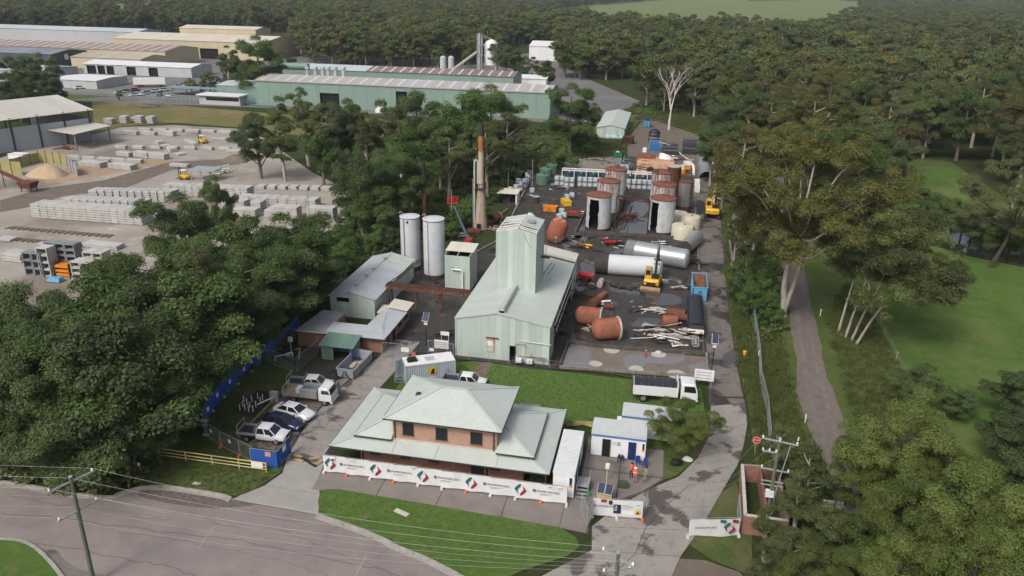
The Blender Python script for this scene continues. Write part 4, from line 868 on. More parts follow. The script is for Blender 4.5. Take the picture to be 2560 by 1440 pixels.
# ---- rack with dark tanks
RK = thing('tank_rack', 'long white steel rack sheltering a row of dark round tanks', 'rack', (0,0,0))
for a, b in (((0.2,97.2,3.25),(26.5,98.6,3.25)),((0.2,98.6,3.4),(26.5,100,3.4))): MB().bar(a,b,.22,.24).build('beam', m_wpaint, RK)
for k in range(10): u = .2+k*2.92; MB().bar((u,97.2+.05*k*1.05,0),(u,97.2+.05*k*1.05,3.2),.16).bar((u,97.2+.05*k*1.05,3.25),(u,98.6+.05*k*1.05,3.4),.12).build('post', m_wpaint, RK)
for k in range(9):
 u = 1.66+k*2.92; o = thing('dark_tank', 'dark teal round tank number %s from the west end under the white rack' % ('one','two','three','four','five','six','seven','eight','nine')[k], 'tank', (u,98.8+.05*k,0), 0, 'dark tanks under the rack')
 MB().lathe([(1.25,0),(1.25,2.45),(1.1,2.6),(.3,2.78),(.02,2.8)], 22).build('body', m_teal, o, 40); MB().cyl(.25,-.9,2.55,2.8,.17,n=8).build('cap', m_wplas, o)
for k, (px, py) in enumerate(((1353,463),(1362,446),(1376,436))):
 p = G(px, py); o = thing('rainwater_tank', 'green poly tank ' + ('nearest','in the middle','farthest')[k] + ' of the three at the yard edge', 'tank', (p.x,p.y+1.4,0), 0, 'green tanks')
 MB().lathe([(1.5,0),(1.52,2.2),(1.3,2.38),(.4,2.6),(.02,2.62)], 26).build('body', m_green, o, 40); MB().cyl(.5,-.5,2.45,2.72,.22,n=10).build('lid', m_black, o)
for k, (px, py, rr, h) in enumerate(((1705,602,2.15,2.6),(1723,578,2.1,2.6),(1693,566,2.0,2.4))):
 p = G(px, py); o = thing('poly_tank', 'cream poly tank ' + ('nearest the dark lying vessel','at the driveway edge behind the nearest one','farthest back of the three')[k], 'tank', (p.x,p.y+rr,0), 0, 'cream poly tanks')
 MB().lathe([(rr,0),(rr,h-.25),(rr-.12,h-.05),(rr*.5,h+.12),(.02,h+.16)], 30).build('body', m_cpoly, o, 40); MB().cyl(.3,-.2,h+.05,h+.2,.24,n=10).build('lid', m_gutter, o)
 if k == 0: MB().tube([(1.6,-1.5,h-.1),(1.7,-1.6,1.4),(1.7,-1.6,.1)], .05, 6).build('pipe', m_wpaint, o)
# ---- lying tanks
def lying(name, label, a, b, r_, segs, z=None, mats=None, cat='tank', ends=True, smooth=40, group=None):
 """horizontal vessel from a to b (x,y): segs = [(t0, t1, material, r scale)]"""
 a, b = Vector((a[0],a[1],0)), Vector((b[0],b[1],0)); L = (b-a).length; z = r_ if z is None else z
 o = thing(name, label, cat, (a.x,a.y,z), math.atan2(b.y-a.y, b.x-a.x), group)
 M_ = Matrix.Rotation(R(90), 4, 'Y')
 for i, (t0, t1, mt, nm, prof) in enumerate(segs):
  pr = prof or [(r_,t0*L),(r_,t1*L)]
  MB().lathe(pr, 30, M_=M_).build(nm, mt, o, smooth)
 return o
L1 = Vector((14.6,35.6)); 
o = lying('lying_tank', 'white lagged tank lying on its side behind the yellow excavator', (14.6,35.6), (25.4,36.0), 1.68,
  [(0,.19,m_tdark,'skirt',None),(.19,.95,m_wlag,'shell',None),(0,0,m_tdark,'end_plate',[(1.66,.02),(1.3,.06),(.02,.06)]),(.95,1,m_wlag,'dished_end',[(1.68,10.3),(1.68,10.5),(1.4,10.75),(.8,10.95),(.02,11.0)])])
MB().lathe([(.3,0),(.3,.06)], 14, M_=Matrix.Translation((1.2,-1.5,.35))@Matrix.Rotation(R(100),4,'X'), cap=True).build('manhole', m_black, o)
for t_ in (.4,.62,.84): MB().lathe([(1.685,10.8*t_),(1.7,10.8*t_+.03),(1.685,10.8*t_+.06)], 30, M_=Matrix.Rotation(R(90),4,'Y')).build('seam', m_wlag, o, 40)
a, b = G(1566,652), G(1714,679)
o = lying('lying_tank', 'dull aluminium tank lying behind the white one', (a.x,a.y+1.5), (b.x,b.y+1.5), 1.72, [(0,.16,MAT('grey_skirt', (.2,.2,.2), (.14,.14,.14), .8, .6),'skirt',None),(.16,1,m_alu,'shell',None),(0,0,m_tdark,'end_plate',[(1.7,.05),(1.4,.1),(.02,.1)]),(0,0,m_wlag,'far_end',[(1.72,(b-a).length-.05),(1.5,(b-a).length+.15),(.02,(b-a).length+.25)])])
a, b = G(1713,640), G(1744,612)
o = lying('lying_vessel', 'short silver vessel with a black end lying by the driveway', (a.x-.2,a.y+.6), (b.x-.3,b.y+.8), 1.3, [(0,1,m_alu,'shell',None),(0,0,m_tdark,'end_plate',[(1.31,0),(1.2,-.12),(.6,-.2),(.02,-.22)]),(0,0,m_alu,'far_end',[(1.3,5.6),(.9,5.9),(.02,6.0)])])
# rusty reactors near the bund
def reactor(label, base, rz, L, r_, mat, tilt=0.0, flange=True, ribs=5):
 o = thing('rusty_vessel', label, 'vessel', (base[0],base[1],r_), rz); M_ = Matrix.Rotation(R(90)+tilt, 4, 'Y')
 MB().lathe([(.02,-.55*r_),(.45*r_,-.48*r_),(.8*r_,-.26*r_),(r_,0),(r_,L)], 30, M_=M_).build('shell', mat, o, 40)
 for k in range(ribs): z = L*(k+.7)/(ribs+.6); MB().lathe([(r_*1.0,z-.07),(r_*1.018,z),(r_*1.0,z+.07)], 30, M_=M_).build('rib', mat, o, 30)
 if flange: MB().lathe([(r_,L-.05),(r_*1.14,L),(r_*1.14,L+.18),(r_*.9,L+.2),(r_*.75,L-.3),(.02,L-.35)], 30, M_=M_).build('flange', m_scrapw, o, 30)
 MB().lathe([(.22,-.56*r_),(.22,-.68*r_),(.1,-.68*r_)], 12, M_=M_).build('nozzle', m_tdark, o, 30); return o
p = G(1490,852); reactor('ribbed red oxide reactor lying with its domed end toward the bund', (p.x,p.y+.6), R(22), 2.9, 1.45, m_terra)
p = G(1447,812); v2 = reactor('second ribbed red oxide reactor lying behind the domed one', (p.x,p.y+.6), R(-3), 3.0, 1.3, m_terra)
sr = random.Random(8)
def scrap(name, label, px, py, n, w, mats, lng=1.6, h=.7, plates=0.4, cat='scrap heap'):
 """heap of bent pieces, each piece a part"""
 p = G(px, py); o = thing(name, label, cat, (p.x,p.y,0))
 for k in range(n):
  a = sr.uniform(0, 6.28); d = abs(sr.gauss(0,.5)); x, y = w*d*math.cos(a), w*.6*d*math.sin(a); z = max(.08, 1.4*h*(1-d)*sr.random()); b = sr.uniform(-.6,.6); l = lng*sr.uniform(.5,1.35)
  mb = MB()
  if sr.random() < plates:
   pts = [Vector((x+sr.uniform(-.5,.5)*l, y+sr.uniform(-.5,.5)*l, z+sr.uniform(0,.3))) for _ in range(4)]
   c = sum(pts, Vector())/4; pts.sort(key=lambda q: math.atan2(q.y-c.y, q.x-c.x)); mb.add(pts+[q-Vector((0,0,.03)) for q in pts], [(0,1,2,3),(7,6,5,4),(0,4,5,1),(1,5,6,2),(2,6,7,3),(3,7,4,0)])
  else:
   q = Vector((x,y,z)); e = Vector((math.cos(b)*l, math.sin(b)*l, sr.uniform(-.1,.25)*l)); mb.tube([q-e, q+Vector((0,0,.1)), q+e], sr.uniform(.06,.17), 5)
  mb.build('scrap_piece', mats[k % len(mats)], o)
 return o
scrap('scrap_pile', 'pale torn cladding heaped by the leaning excavator end of the scrap', 1640,780,34,2.6,[m_scrapw,m_scrapw,m_wplas],1.0,.5,.8)
scrap('scrap_pile', 'tangle of long pale pipes at the front of the scrap heap', 1660,838,70,3.4,[m_scrapw,m_steel,m_drust],2.6,1.0,.08)
scrap('scrap_pile', 'white sheet offcuts dumped beside the red drums', 1510,762,22,1.5,[m_wplas,m_wpaint,m_black],.8,.4,.9)
scrap('scrap_pile', 'white and rusty offcuts near the bund corner of the pipe tangle', 1690,862,12,1.4,[m_wplas,m_rust,m_scrapw],.9,.4,.7)
scrap('scrap_pile', 'oily black machine scrap by the puddle west of the red quad bike', 1452,622,40,2.2,[m_tdark,m_drust,m_yellow,m_tdark,m_black],1.0,1.1,.4)
scrap('scrap_pile', 'brown rubble spilled behind the process shed', 1418,640,40,2.4,[m_drust,m_rust,m_darkc],.7,.4,.6)
scrap('scrap_pile', 'dark rubble at the driveway end of the silver tank', 1735,662,26,1.5,[m_tdark,m_black,m_drust],.8,.9,.5)
scrap('scrap_pile', 'mixed fittings scattered before the cream tanks', 1640,612,26,3.0,[m_rust,m_wplas,m_scrapw,m_drust],.9,.5,.5)
scrap('scrap_pile', 'thin rusty rods beside the blue bin', 1704,722,18,1.3,[m_scrapw,m_drust],1.1,.4,.05)
scrap('scrap_pile', 'rusty scrap in the brick edged pit below the chimney', 1240,575,26,2.0,[m_rust,m_scrapw,m_terra],.9,.5,.5)
scrap('scrap_pile', 'grey debris on the old slab beside the green skip', 1500,402,60,9,[m_oldc,m_darkc,m_scrapw],1.6,.3,.85)
scrap('scrap_pile', 'wet black hoses and totes parts near the crushed tote', 1325,490,20,1.6,[m_black,m_ibc,m_steel],.8,.4,.6)
scrap('scrap_pile', 'loose dark scrap beside the shed wall near the red hopper', 1458,745,24,1.8,[m_tdark,m_drust],1.4,.7,.3)
for k, (px, py, rz, L, r_, mt, lb) in enumerate(((1478,772,1.1,1.6,.75,m_rust,'short rusty drum lying behind the ribbed reactors'),(1497,752,1.2,2.2,.5,m_terra,'slim red oxide cylinder lying behind the short drum'),(1509,772,.1,1.4,.45,m_rust,'small red drum beside the white offcuts'),(1478,725,1.45,2.2,.5,m_drust,'dark rusty cylinder west of the pale one below the red hopper'),(1498,720,1.5,2.2,.5,m_scrapw,'pale ended cylinder beside the dark one below the red hopper'),(1655,818,.2,2.0,.9,m_terra,'dented rusty tank half buried in the scrap heap'),(1690,800,.0,3.0,.55,m_rust,'long rusty trough lying across the scrap heap'),(1665,790,-.2,2.8,.7,m_rust,'rust brown shell section at the back of the scrap heap'))):
 p = G(px, py); o = thing('rusty_drum', lb, 'drum', (p.x,p.y,r_), rz); M_ = Matrix.Rotation(R(90),4,'Y')
 MB().lathe([(.02,0),(r_*.96,0),(r_,.08),(r_,L-.08),(r_*.96,L),(.02,L)], 20, M_=M_).build('shell', mt, o, 40); MB().lathe([(r_*1.06,L*.12),(r_*1.06,L*.2)], 20, M_=M_, cap=True).build('band', m_scrapw if k in (3,4) else mt, o, 40)
# vessel behind the tower, red hopper, quad bike
p = G(1378,612); o = thing('crusted_vessel', 'tall red and white crusted vessel leaning behind the tower', 'vessel', (p.x,p.y+1.5,0), .3)
MB().lathe([(.9,.2),(1.5,.7),(1.75,1.6),(1.75,3.6),(1.45,4.4),(.8,4.9),(.02,5.0)], 24, M_=Matrix.Rotation(.35,4,'Y')).build('shell', MAT('crusted_red', (0.33,0.1,0.06), (0.24,0.08,0.05), .9, .8, c3=(.62,.55,.5), s3=.5, lo3=.55, hi3=.62), o, 40)
MB().lathe([(.35,0),(.35,.06)], 14, M_=Matrix.Translation((1.9,-.5,4.5))@Matrix.Rotation(.9,4,'Y'), cap=True).build('manhole', m_black, o)
for k in range(4): a = k*1.57+.5; MB().bar((1.4*math.cos(a),1.4*math.sin(a),0),(1.2*math.cos(a)+.3,1.2*math.sin(a),2.2),.14).build('leg', m_rust, o)
p = G(1462,700); o = thing('red_hopper', 'bright red hopper dumped beside the process shed', 'hopper', (p.x,p.y,0), -.15)
MB().loft([[(-.7,-.5,.3),(.7,-.5,.3),(.7,.5,.3),(-.7,.5,.3)],[(-1.1,-.8,1.1),(1.4,-.8,1.0),(1.4,.8,1.0),(-1.1,.8,1.1)]], caps=False).box(-.7,-.5,.27,.7,.5,.3).build('tray', m_red, o); MB().box(-.9,-.6,0,-.5,.6,.3).box(.5,-.6,0,.9,.6,.3).build('skid', m_black, o)
# old slabs, low walls
for nm, pts, z, w, m in (('bund_wall', [(13.75,6.9),(20,6.6),(31.9,7.55)], .55, .3, m_darkc), ('bund_wall', [(13.6,-.5),(13.75,6.9)], .5, .25, m_darkc), ('bund_wall', [(31.85,1.0),(31.9,7.4)], .5, .25, m_oldc), ('bund_wall', [(13.6,-.5),(31.85,.95)], .35, .25, m_oldc),
 ('yard_kerb', [(31.6,7.6),(31.6,27)], .3, .2, m_darkc), ('yard_kerb', [(31.0,27),(31.0,33)], .35, .2, m_oldc), ('yard_kerb', [(31.7,41),(31.75,100)], .35, .2, m_oldc), ('tank_bund', [(9,57.4),(29,58.2)], .6, .25, m_darkc), ('tank_bund', [(8.6,57.4),(8.8,92)], .6, .25, m_darkc), ('tank_bund', [(29.4,58),(31.2,58),(31.4,92)], .6, .25, m_darkc),
 ('yard_edge', [(-4.7,50),(-7.9,100)], .35, .35, m_oldc), ('pit_wall', [(-7.6,38.9),(-4.7,50),(-6.4,58)], .45, .25, m_oldc), ('pit_wall', [(-7.6,38.9),(-13,36)], .4, .25, m_oldc), ('pit_wall', [(-12.8,28.6),(-8.9,29.0),(-9.2,33.0),(-13.2,32.6),(-12.8,28.6)], .5, .2, m_oldc), ('pit_wall', [(-3.2,56),(-8,62),(-7.6,70)], .4, .25, m_oldc), ('slab_edge', [(-2.8,113),(12,117),(13,134)], .3, .3, m_oldc)):
 P = spline([(a, b, 0) for a, b in pts], 3) if len(pts) < 4 else pts
 tag(hextrude(nm, P, 0, z, w, m), kind='structure')
tag(sheet([(-2.6,113.6),(11.9,117.6),(12.8,134),(-1.8,124.4)], .03).build('old_slab', m_oldc), kind='structure')
for k, (px, py, rx) in enumerate(((1529,876,1.05),(1489,910,.85),(1646,886,1.0),(1590,923,.95),(1690,936,1.2))):
 p = G(px, py); tag(MB().prism([(p.x+rx*math.cos(a)*(1+.06*math.sin(3*a+k)), p.y+rx*.98*math.sin(a)*(1+.06*math.cos(2*a+k))) for a in [q*math.pi/8 for q in range(16)]], .03, .055).build('tank_footing', MAT('pale_footing', (.46,.44,.4), (.36,.34,.3), 1.6, .9, kind='World', bmp=.3)), kind='structure')
p = G(1646,884); tag(MB().loft([[(p.x+.5*math.cos(a)*s*(1+.2*math.sin(3*a)), p.y+.35*math.sin(a)*s*(1+.2*math.cos(2*a)), z) for a in [q*.785 for q in range(8)]] for s, z in ((1,.05),(.8,.3),(.3,.42))]).build('rubble_lump', m_cement), 'pale lump of rubble on a round footing in the bund', 'rubble')
o = thing('upright_post', 'short red post standing in the wet bund', 'post', G(1614,893)); MB().cyl(0,0,0,.9,.1,n=8).build('shaft', m_red, o); MB().cyl(0,0,.9,1.1,.13,.06,n=8).build('cap', m_scrapw, o)
for k, (px, py, n, w, lg, h, pl, ms, lb) in enumerate(((1540,610,26,4,1.2,.4,.4,[m_drust,m_tdark,m_scrapw],'low dark fittings strewn along the tank bund wall'),(1590,640,18,3,1.2,.5,.5,[m_scrapw,m_wplas,m_drust],'pale sheets behind the white lying tank'),(1570,545,34,2.6,1.6,.8,.2,[m_drust,m_tdark,m_rust],'rusty pipe tangle on the floor between the tank rows'),
 (1700,545,30,2.2,1.2,.7,.4,[m_tdark,m_drust,m_steel],'dark fittings heaped below the grey vertical tank'),(1590,470,30,4,1.4,.7,.3,[m_drust,m_black,m_rust],'black scrap before the tote row between the tanks'),(1450,535,24,2.4,1.2,.6,.3,[m_rust,m_steel,m_tdark],'rusty bars beside the red trailer'),(1390,470,22,5,.9,.3,.6,[m_ibc,m_black,m_darkc],'crushed plastic before the green tanks'),
 (1680,400,36,5,1.3,1.2,.5,[m_wplas,m_steel,m_dblue,m_rust],'jumble of white and rusty parts among the covered tanks'),(1640,415,24,3,1.2,1.0,.4,[m_rust,m_orange,m_wplas],'orange and white parts beside the rusted tank house'),(1415,600,20,1.8,1.2,.6,.4,[m_drust,m_scrapw],'scrap round the foot of the crusted vessel'),(1590,775,20,3.5,.7,.15,.6,[m_drust,m_darkc,m_scrapw],'flat oily debris in the middle of the yard'),(1560,720,14,3,.8,.15,.6,[m_tdark,m_drust],'dark debris before the white lying tank'),(1470,880-60,12,2,.8,.3,.4,[m_scrapw,m_wood],'timber and pale scraps around the ribbed reactors'),(1150,590,24,2,1,.5,.4,[m_wplas,m_steel,m_drust],'mixed waste at the foot of the boom lift'),(1120,840,16,1.5,1,.7,.5,[m_tdark,m_black],'dark loose sheeting at the west wall of the process shed'))):
 scrap('scrap_pile', lb, px, py, n, w, ms, lg, h, pl)
# ================================================================ vehicles, machines, containers, people
m_carw = MAT('white_car_paint', (0.72,0.73,0.74), (0.68,0.69,0.7), .5, .25, spec=.6)
m_navy = MAT('navy_car_paint', (0.012,0.018,0.05), (0.015,0.02,0.055), .5, .2, spec=.7)
m_tyre = MAT('tyre_rubber', (0.016,0.016,0.016), rough=.85); m_rim = MAT('wheel_rim', (0.38,0.38,0.39), (0.25,0.25,0.26), 4, .4, .5)
m_lamp = MAT('lamp_glass', (0.6,0.62,0.64), rough=.15); m_tail = MAT('tail_lamp', (0.35,0.01,0.01), rough=.3); m_alum = MAT('tray_aluminium', (0.42,0.43,0.44), (0.34,0.35,0.36), 2, .45, .4)
m_bump = MAT('black_bumper', (0.02,0.02,0.022), rough=.6)
def wheel(parent, x, y, r_=.34, w=.22, rim=True):
 M_ = Matrix.Translation((x,y,r_))@Matrix.Rotation(R(90),4,'X')
 o = MB().lathe([(r_*.6,-w/2),(r_*.93,-w/2),(r_,-w*.3),(r_,w*.3),(r_*.93,w/2),(r_*.6,w/2)], 18, M_=M_).build('wheel', m_tyre, parent, 40)
 if rim: MB().lathe([(.02,-w*.42),(r_*.62,-w*.36),(r_*.62,w*.36),(.02,w*.42)], 14, M_=M_).build('rim', m_rim, o, 30)
def secs_loft(rows):
 """rows: (x, z0, z1, half width, top half width) -> rounded box sections"""
 out = []
 for x, z0, z1, w, wt in rows:
  h = z1-z0; out.append([(x,-w*.9,z0),(x,w*.9,z0),(x,w,z0+h*.2),(x,w,z0+h*.62),(x,wt,z1-h*.08),(x,wt*.8,z1),(x,-wt*.8,z1),(x,-wt,z1-h*.08),(x,-w,z0+h*.62),(x,-w,z0+h*.2)])
 return out
def cabin(o, pb, x0, x1, t0, t1, zb, zt, wb, wt, paint, pillars=(), glassm=None):
 """greenhouse: painted frame, roof and separate panes"""
 g = glassm or m_glass
 B = [(x0,-wb,zb),(x1,-wb,zb),(x1,wb,zb),(x0,wb,zb)]; T = [(t0,-wt,zt),(t1,-wt,zt),(t1,wt,zt),(t0,wt,zt)]
 MB().loft([B, T]).add([(t0+.03,-wt*.98,zt),(t1-.05,-wt*.98,zt),(t1-.12,-wt*.6,zt+.05),(t0+.1,-wt*.6,zt+.05),(t1-.12,wt*.6,zt+.05),(t0+.1,wt*.6,zt+.05),(t1-.05,wt*.98,zt),(t0+.03,wt*.98,zt)], [(0,1,2,3),(3,2,4,5),(5,4,6,7),(0,3,5,7),(1,6,4,2)]).build('cabin', paint, o, 30)
 def pane(a, b, c, d, nm):
  a, b, c, d = map(Vector, (a,b,c,d)); n = (b-a).cross(d-a).normalized(); cen = (a+b+c+d)/4
  if n.dot(cen-Vector(((x0+x1)/2,0,(zb+zt)/2))) < 0: n = -n
  q = [cen+(p-cen)*.86+n*.012 for p in (a,b,c,d)]; MB().add(q+[p-n*.02 for p in q], [(0,1,2,3),(7,6,5,4),(0,4,5,1),(1,5,6,2),(2,6,7,3),(3,7,4,0)]).build(nm, g, o)
 pane(B[1],B[2],T[2],T[1],'windscreen'); pane(B[3],B[0],T[0],T[3],'rear_window')
 cuts = [0.0]+list(pillars)+[1.0]
 for s in (-1, 1):
  b0, b1, c0, c1 = Vector((x0,s*wb,zb)), Vector((x1,s*wb,zb)), Vector((t0,s*wt,zt)), Vector((t1,s*wt,zt))
  for f, h in zip(cuts[:-1], cuts[1:]): pane(b0.lerp(b1,f), b0.lerp(b1,h), c0.lerp(c1,h), c0.lerp(c1,f), 'side_window')
def lamps(o, xf, xr, w, zf, zr):
 for s in (-1,1): MB().cbox((xf,s*(w-.2),zf),(.12,.34,.16)).build('headlight', m_lamp, o); MB().cbox((xr,s*(w-.14),zr),(.08,.2,.22)).build('tail_light', m_tail, o)
def sedan(label, loc, rz, paint, group='cars in the parking bay'):
 o = thing('sedan_car', label, 'car', (loc[0],loc[1],.04), rz, group)
 MB().loft(secs_loft([(-2.38,.42,.82,.72,.7),(-2.2,.26,.98,.86,.76),(-1.2,.22,1.0,.9,.8),(0,.22,.98,.91,.82),(1.0,.22,.95,.9,.8),(1.9,.25,.84,.87,.72),(2.3,.32,.7,.78,.62),(2.42,.38,.6,.66,.55)])).build('body', paint, o, 35)
 cabin(o, None, -1.85, 1.25, -1.05, .35, .93, 1.42, .8, .58, paint, (.5,)); lamps(o, 2.3, -2.36, .84, .62, .78)
 for x in (-1.36,1.42):
  for s in (-.8,.8): wheel(o, x, s)
 for s in (-1,1): MB().cbox((.95,s*.95,1.0),(.16,.14,.12)).build('mirror', paint, o)
 MB().box(2.3,-.6,.28,2.44,.6,.36).build('bumper', m_bump, o); return o
def ute(label, loc, rz, cargo=None, hoop=True, group='cars in the parking bay'):
 o = thing('tray_ute', label, 'ute', (loc[0],loc[1],.04), rz, group)
 MB().loft(secs_loft([(-.55,.45,1.12,.86,.84),(0,.42,1.12,.9,.86),(1.2,.42,1.12,.91,.86),(1.9,.45,1.08,.9,.82),(2.45,.5,.98,.86,.74),(2.62,.55,.85,.76,.66)])).build('body', m_carw, o, 35)
 cabin(o, None, -.55, 1.62, -.4, .9, 1.08, 1.72, .84, .66, m_carw, (.48,)); lamps(o, 2.5, -2.62, .86, .88, .82)
 MB().box(-2.6,-.5,.5,1.9,.5,.66).build('chassis', m_bump, o); MB().box(2.5,-.86,.5,2.74,.86,.72).box(2.6,-.5,.72,2.7,.5,1.0).build('bull_bar', m_bump, o)
 tb = MB().box(-2.62,-.92,.86,-.62,.92,.92); tb.build('tray_floor', m_tarp if cargo is None else m_alum, o)
 for a, b in (((-2.62,-.94),(-.62,-.9)),((-2.62,.9),(-.62,.94)),((-2.66,-.94),(-2.6,.94)),((-.64,-.94),(-.58,.94))): MB().box(a[0],a[1],.9,b[0],b[1],1.2 if a[0] != -.64 else 1.75).build('tray_side', m_alum, o)
 if hoop: MB().tube([(-2.55,-.85,1.2),(-2.55,-.85,1.85),(-2.55,.85,1.85),(-2.55,.85,1.2)], .04, 6).build('rack_hoop', m_steel, o)
 for x in (-1.62,1.62):
  for s in (-.78,.78): wheel(o, x, s, .38, .25)
 for s in (-1,1): MB().cbox((1.2,s*.98,1.2),(.16,.16,.18)).build('mirror', m_bump, o)
 return o
def mid(a, b, off): # vehicle centre from its two near wheels
 a, b = G(*a), G(*b); d = (b-a).normalized(); n = Vector((-d.y,d.x,0)); c = (a+b)/2+n*off; return (c.x,c.y), math.atan2(d.y,d.x)
for f, args in ((ute, ('white tray ute with black tray, nearest the front fence', (621,1106),(687,1113),.8)), (ute, ('white tray ute parked behind the small truck', (738,981),(808,984),.8))):
 c, a = mid(args[1], args[2], args[3]); f(args[0], c, a)
c, a = mid((694.6,1041),(756,1057),.8); sedan('white sedan between the small truck and the navy sedan', c, a, m_carw)
c, a = mid((664,1070),(727,1082),.8); sedan('navy blue sedan between the white sedan and the nearest ute', c, a, m_navy)
ute('white ute half hidden behind the office roof', (3.3,-8.0), R(2), group='white utes')
def cab_over(o, x0, x1, zb, zt, w):
 MB().loft([[(x0,-w,zb),(x1,-w,zb),(x1,w,zb),(x0,w,zb)],[(x0,-w,zb+.9),(x1+.05,-w,zb+.85),(x1+.05,w,zb+.85),(x0,w,zb+.9)],[(x0,-w*.95,zt-.1),(x1-.25,-w*.93,zt-.1),(x1-.25,w*.93,zt-.1),(x0,w*.95,zt-.1)],[(x0+.1,-w*.8,zt),(x1-.45,-w*.8,zt),(x1-.45,w*.8,zt),(x0+.1,w*.8,zt)]]).build('cab', m_carw, o, 30)
 MB().add([(x1+.065,-w*.86,zb+.92),(x1+.065,w*.86,zb+.92),(x1-.2,w*.82,zt-.17),(x1-.2,-w*.82,zt-.17)], [(0,1,2,3)]).build('windscreen', m_glass, o)
 for s in (-1,1): MB().add([(x0+.35,s*(w+.012),zb+.9),(x1-.12,s*(w+.012),zb+.88),(x1-.32,s*(w*.96+.012),zt-.25),(x0+.35,s*(w*.96+.012),zt-.25)], [(0,1,2,3)]).build('side_window', m_glass, o); MB().cbox((x1+.05,s*(w-.2),zb+.3),(.1,.34,.2)).build('headlight', m_lamp, o); MB().cbox((x1+.1,s*(w+.16),zb+1.2),(.1,.14,.4)).build('mirror', m_bump, o)
 MB().box(x1-.1,-w,zb-.22,x1+.14,w,zb).build('bumper', m_carw, o)
c, a = mid((744,1008),(808,1015),.9)
o = thing('flatbed_truck', 'white small truck with grey aluminium tray and toolbox body', 'truck', (c[0],c[1],.04), a)
cab_over(o, 1.1, 2.55, .62, 2.2, .98); MB().box(-3.1,-.4,.45,2.3,.4,.7).build('chassis', m_bump, o); MB().box(-3.3,-1.0,.8,.9,1.0,.88).build('tray_floor', m_wood, o)
for q in ((-3.34,-1.02,-1.3,-.97),(-3.34,.97,-1.3,1.02),(-3.36,-1.0,-3.3,1.0)): MB().box(q[0],q[1],.86,q[2],q[3],1.2).build('tray_side', m_alum, o)
MB().box(-1.2,-1.0,.88,.85,-.45,1.75).box(-1.2,.45,.88,.85,1.0,1.75).box(-1.2,-.44,.9,-1.1,.44,1.7).build('toolbox', m_alum, o); MB().box(-1.9,-.4,.9,-1.25,.5,1.55).build('white_crate', m_wplas, o)
MB().tube([(-3.25,-.9,1.2),(-3.25,-.9,1.8),(-3.25,.9,1.8),(-3.25,.9,1.2)], .04, 6).build('rack_hoop', m_cpoly, o)
for x in (-2.0,1.7):
 for s in (-.82,.82): wheel(o, x, s, .38, .26)
c, a = mid((1608,1006),(1706,1014),1.05)
o = thing('tipper_truck', 'white tipper truck with black covered body parked on the lawn', 'truck', (c[0],c[1],.04), a)
cab_over(o, 1.9, 3.75, .85, 2.75, 1.15); MB().box(-3.3,-.45,.6,3.4,.45,.9).build('chassis', m_bump, o)
MB().loft([[(-3.5,-1.15,1.0),(1.5,-1.15,1.0),(1.5,1.15,1.0),(-3.5,1.15,1.0)],[(-3.6,-1.2,2.2),(1.5,-1.2,2.2),(1.5,1.2,2.2),(-3.6,1.2,2.2)]]).build('tipper_body', m_carw, o); MB().box(1.5,-1.2,1.0,1.6,1.2,2.75).build('headboard', m_carw, o); MB().box(-3.65,-1.2,.95,-3.55,1.2,2.4).build('tailgate', MAT('rusty_brown_gate', (.12,.07,.05), rough=.8), o)
for k in range(6): x = -3.4+k*.81; MB().add([(x,-1.15,2.22),(x+.78,-1.15,2.22),(x+.78,0,2.42),(x,0,2.42),(x+.78,1.15,2.22),(x,1.15,2.22)], [(0,1,2,3),(3,2,4,5)]).build('cover_panel', m_tarp, o)
for x in (-2.3,2.7):
 for s in (-.95,.95): wheel(o, x, s, .5, .32)
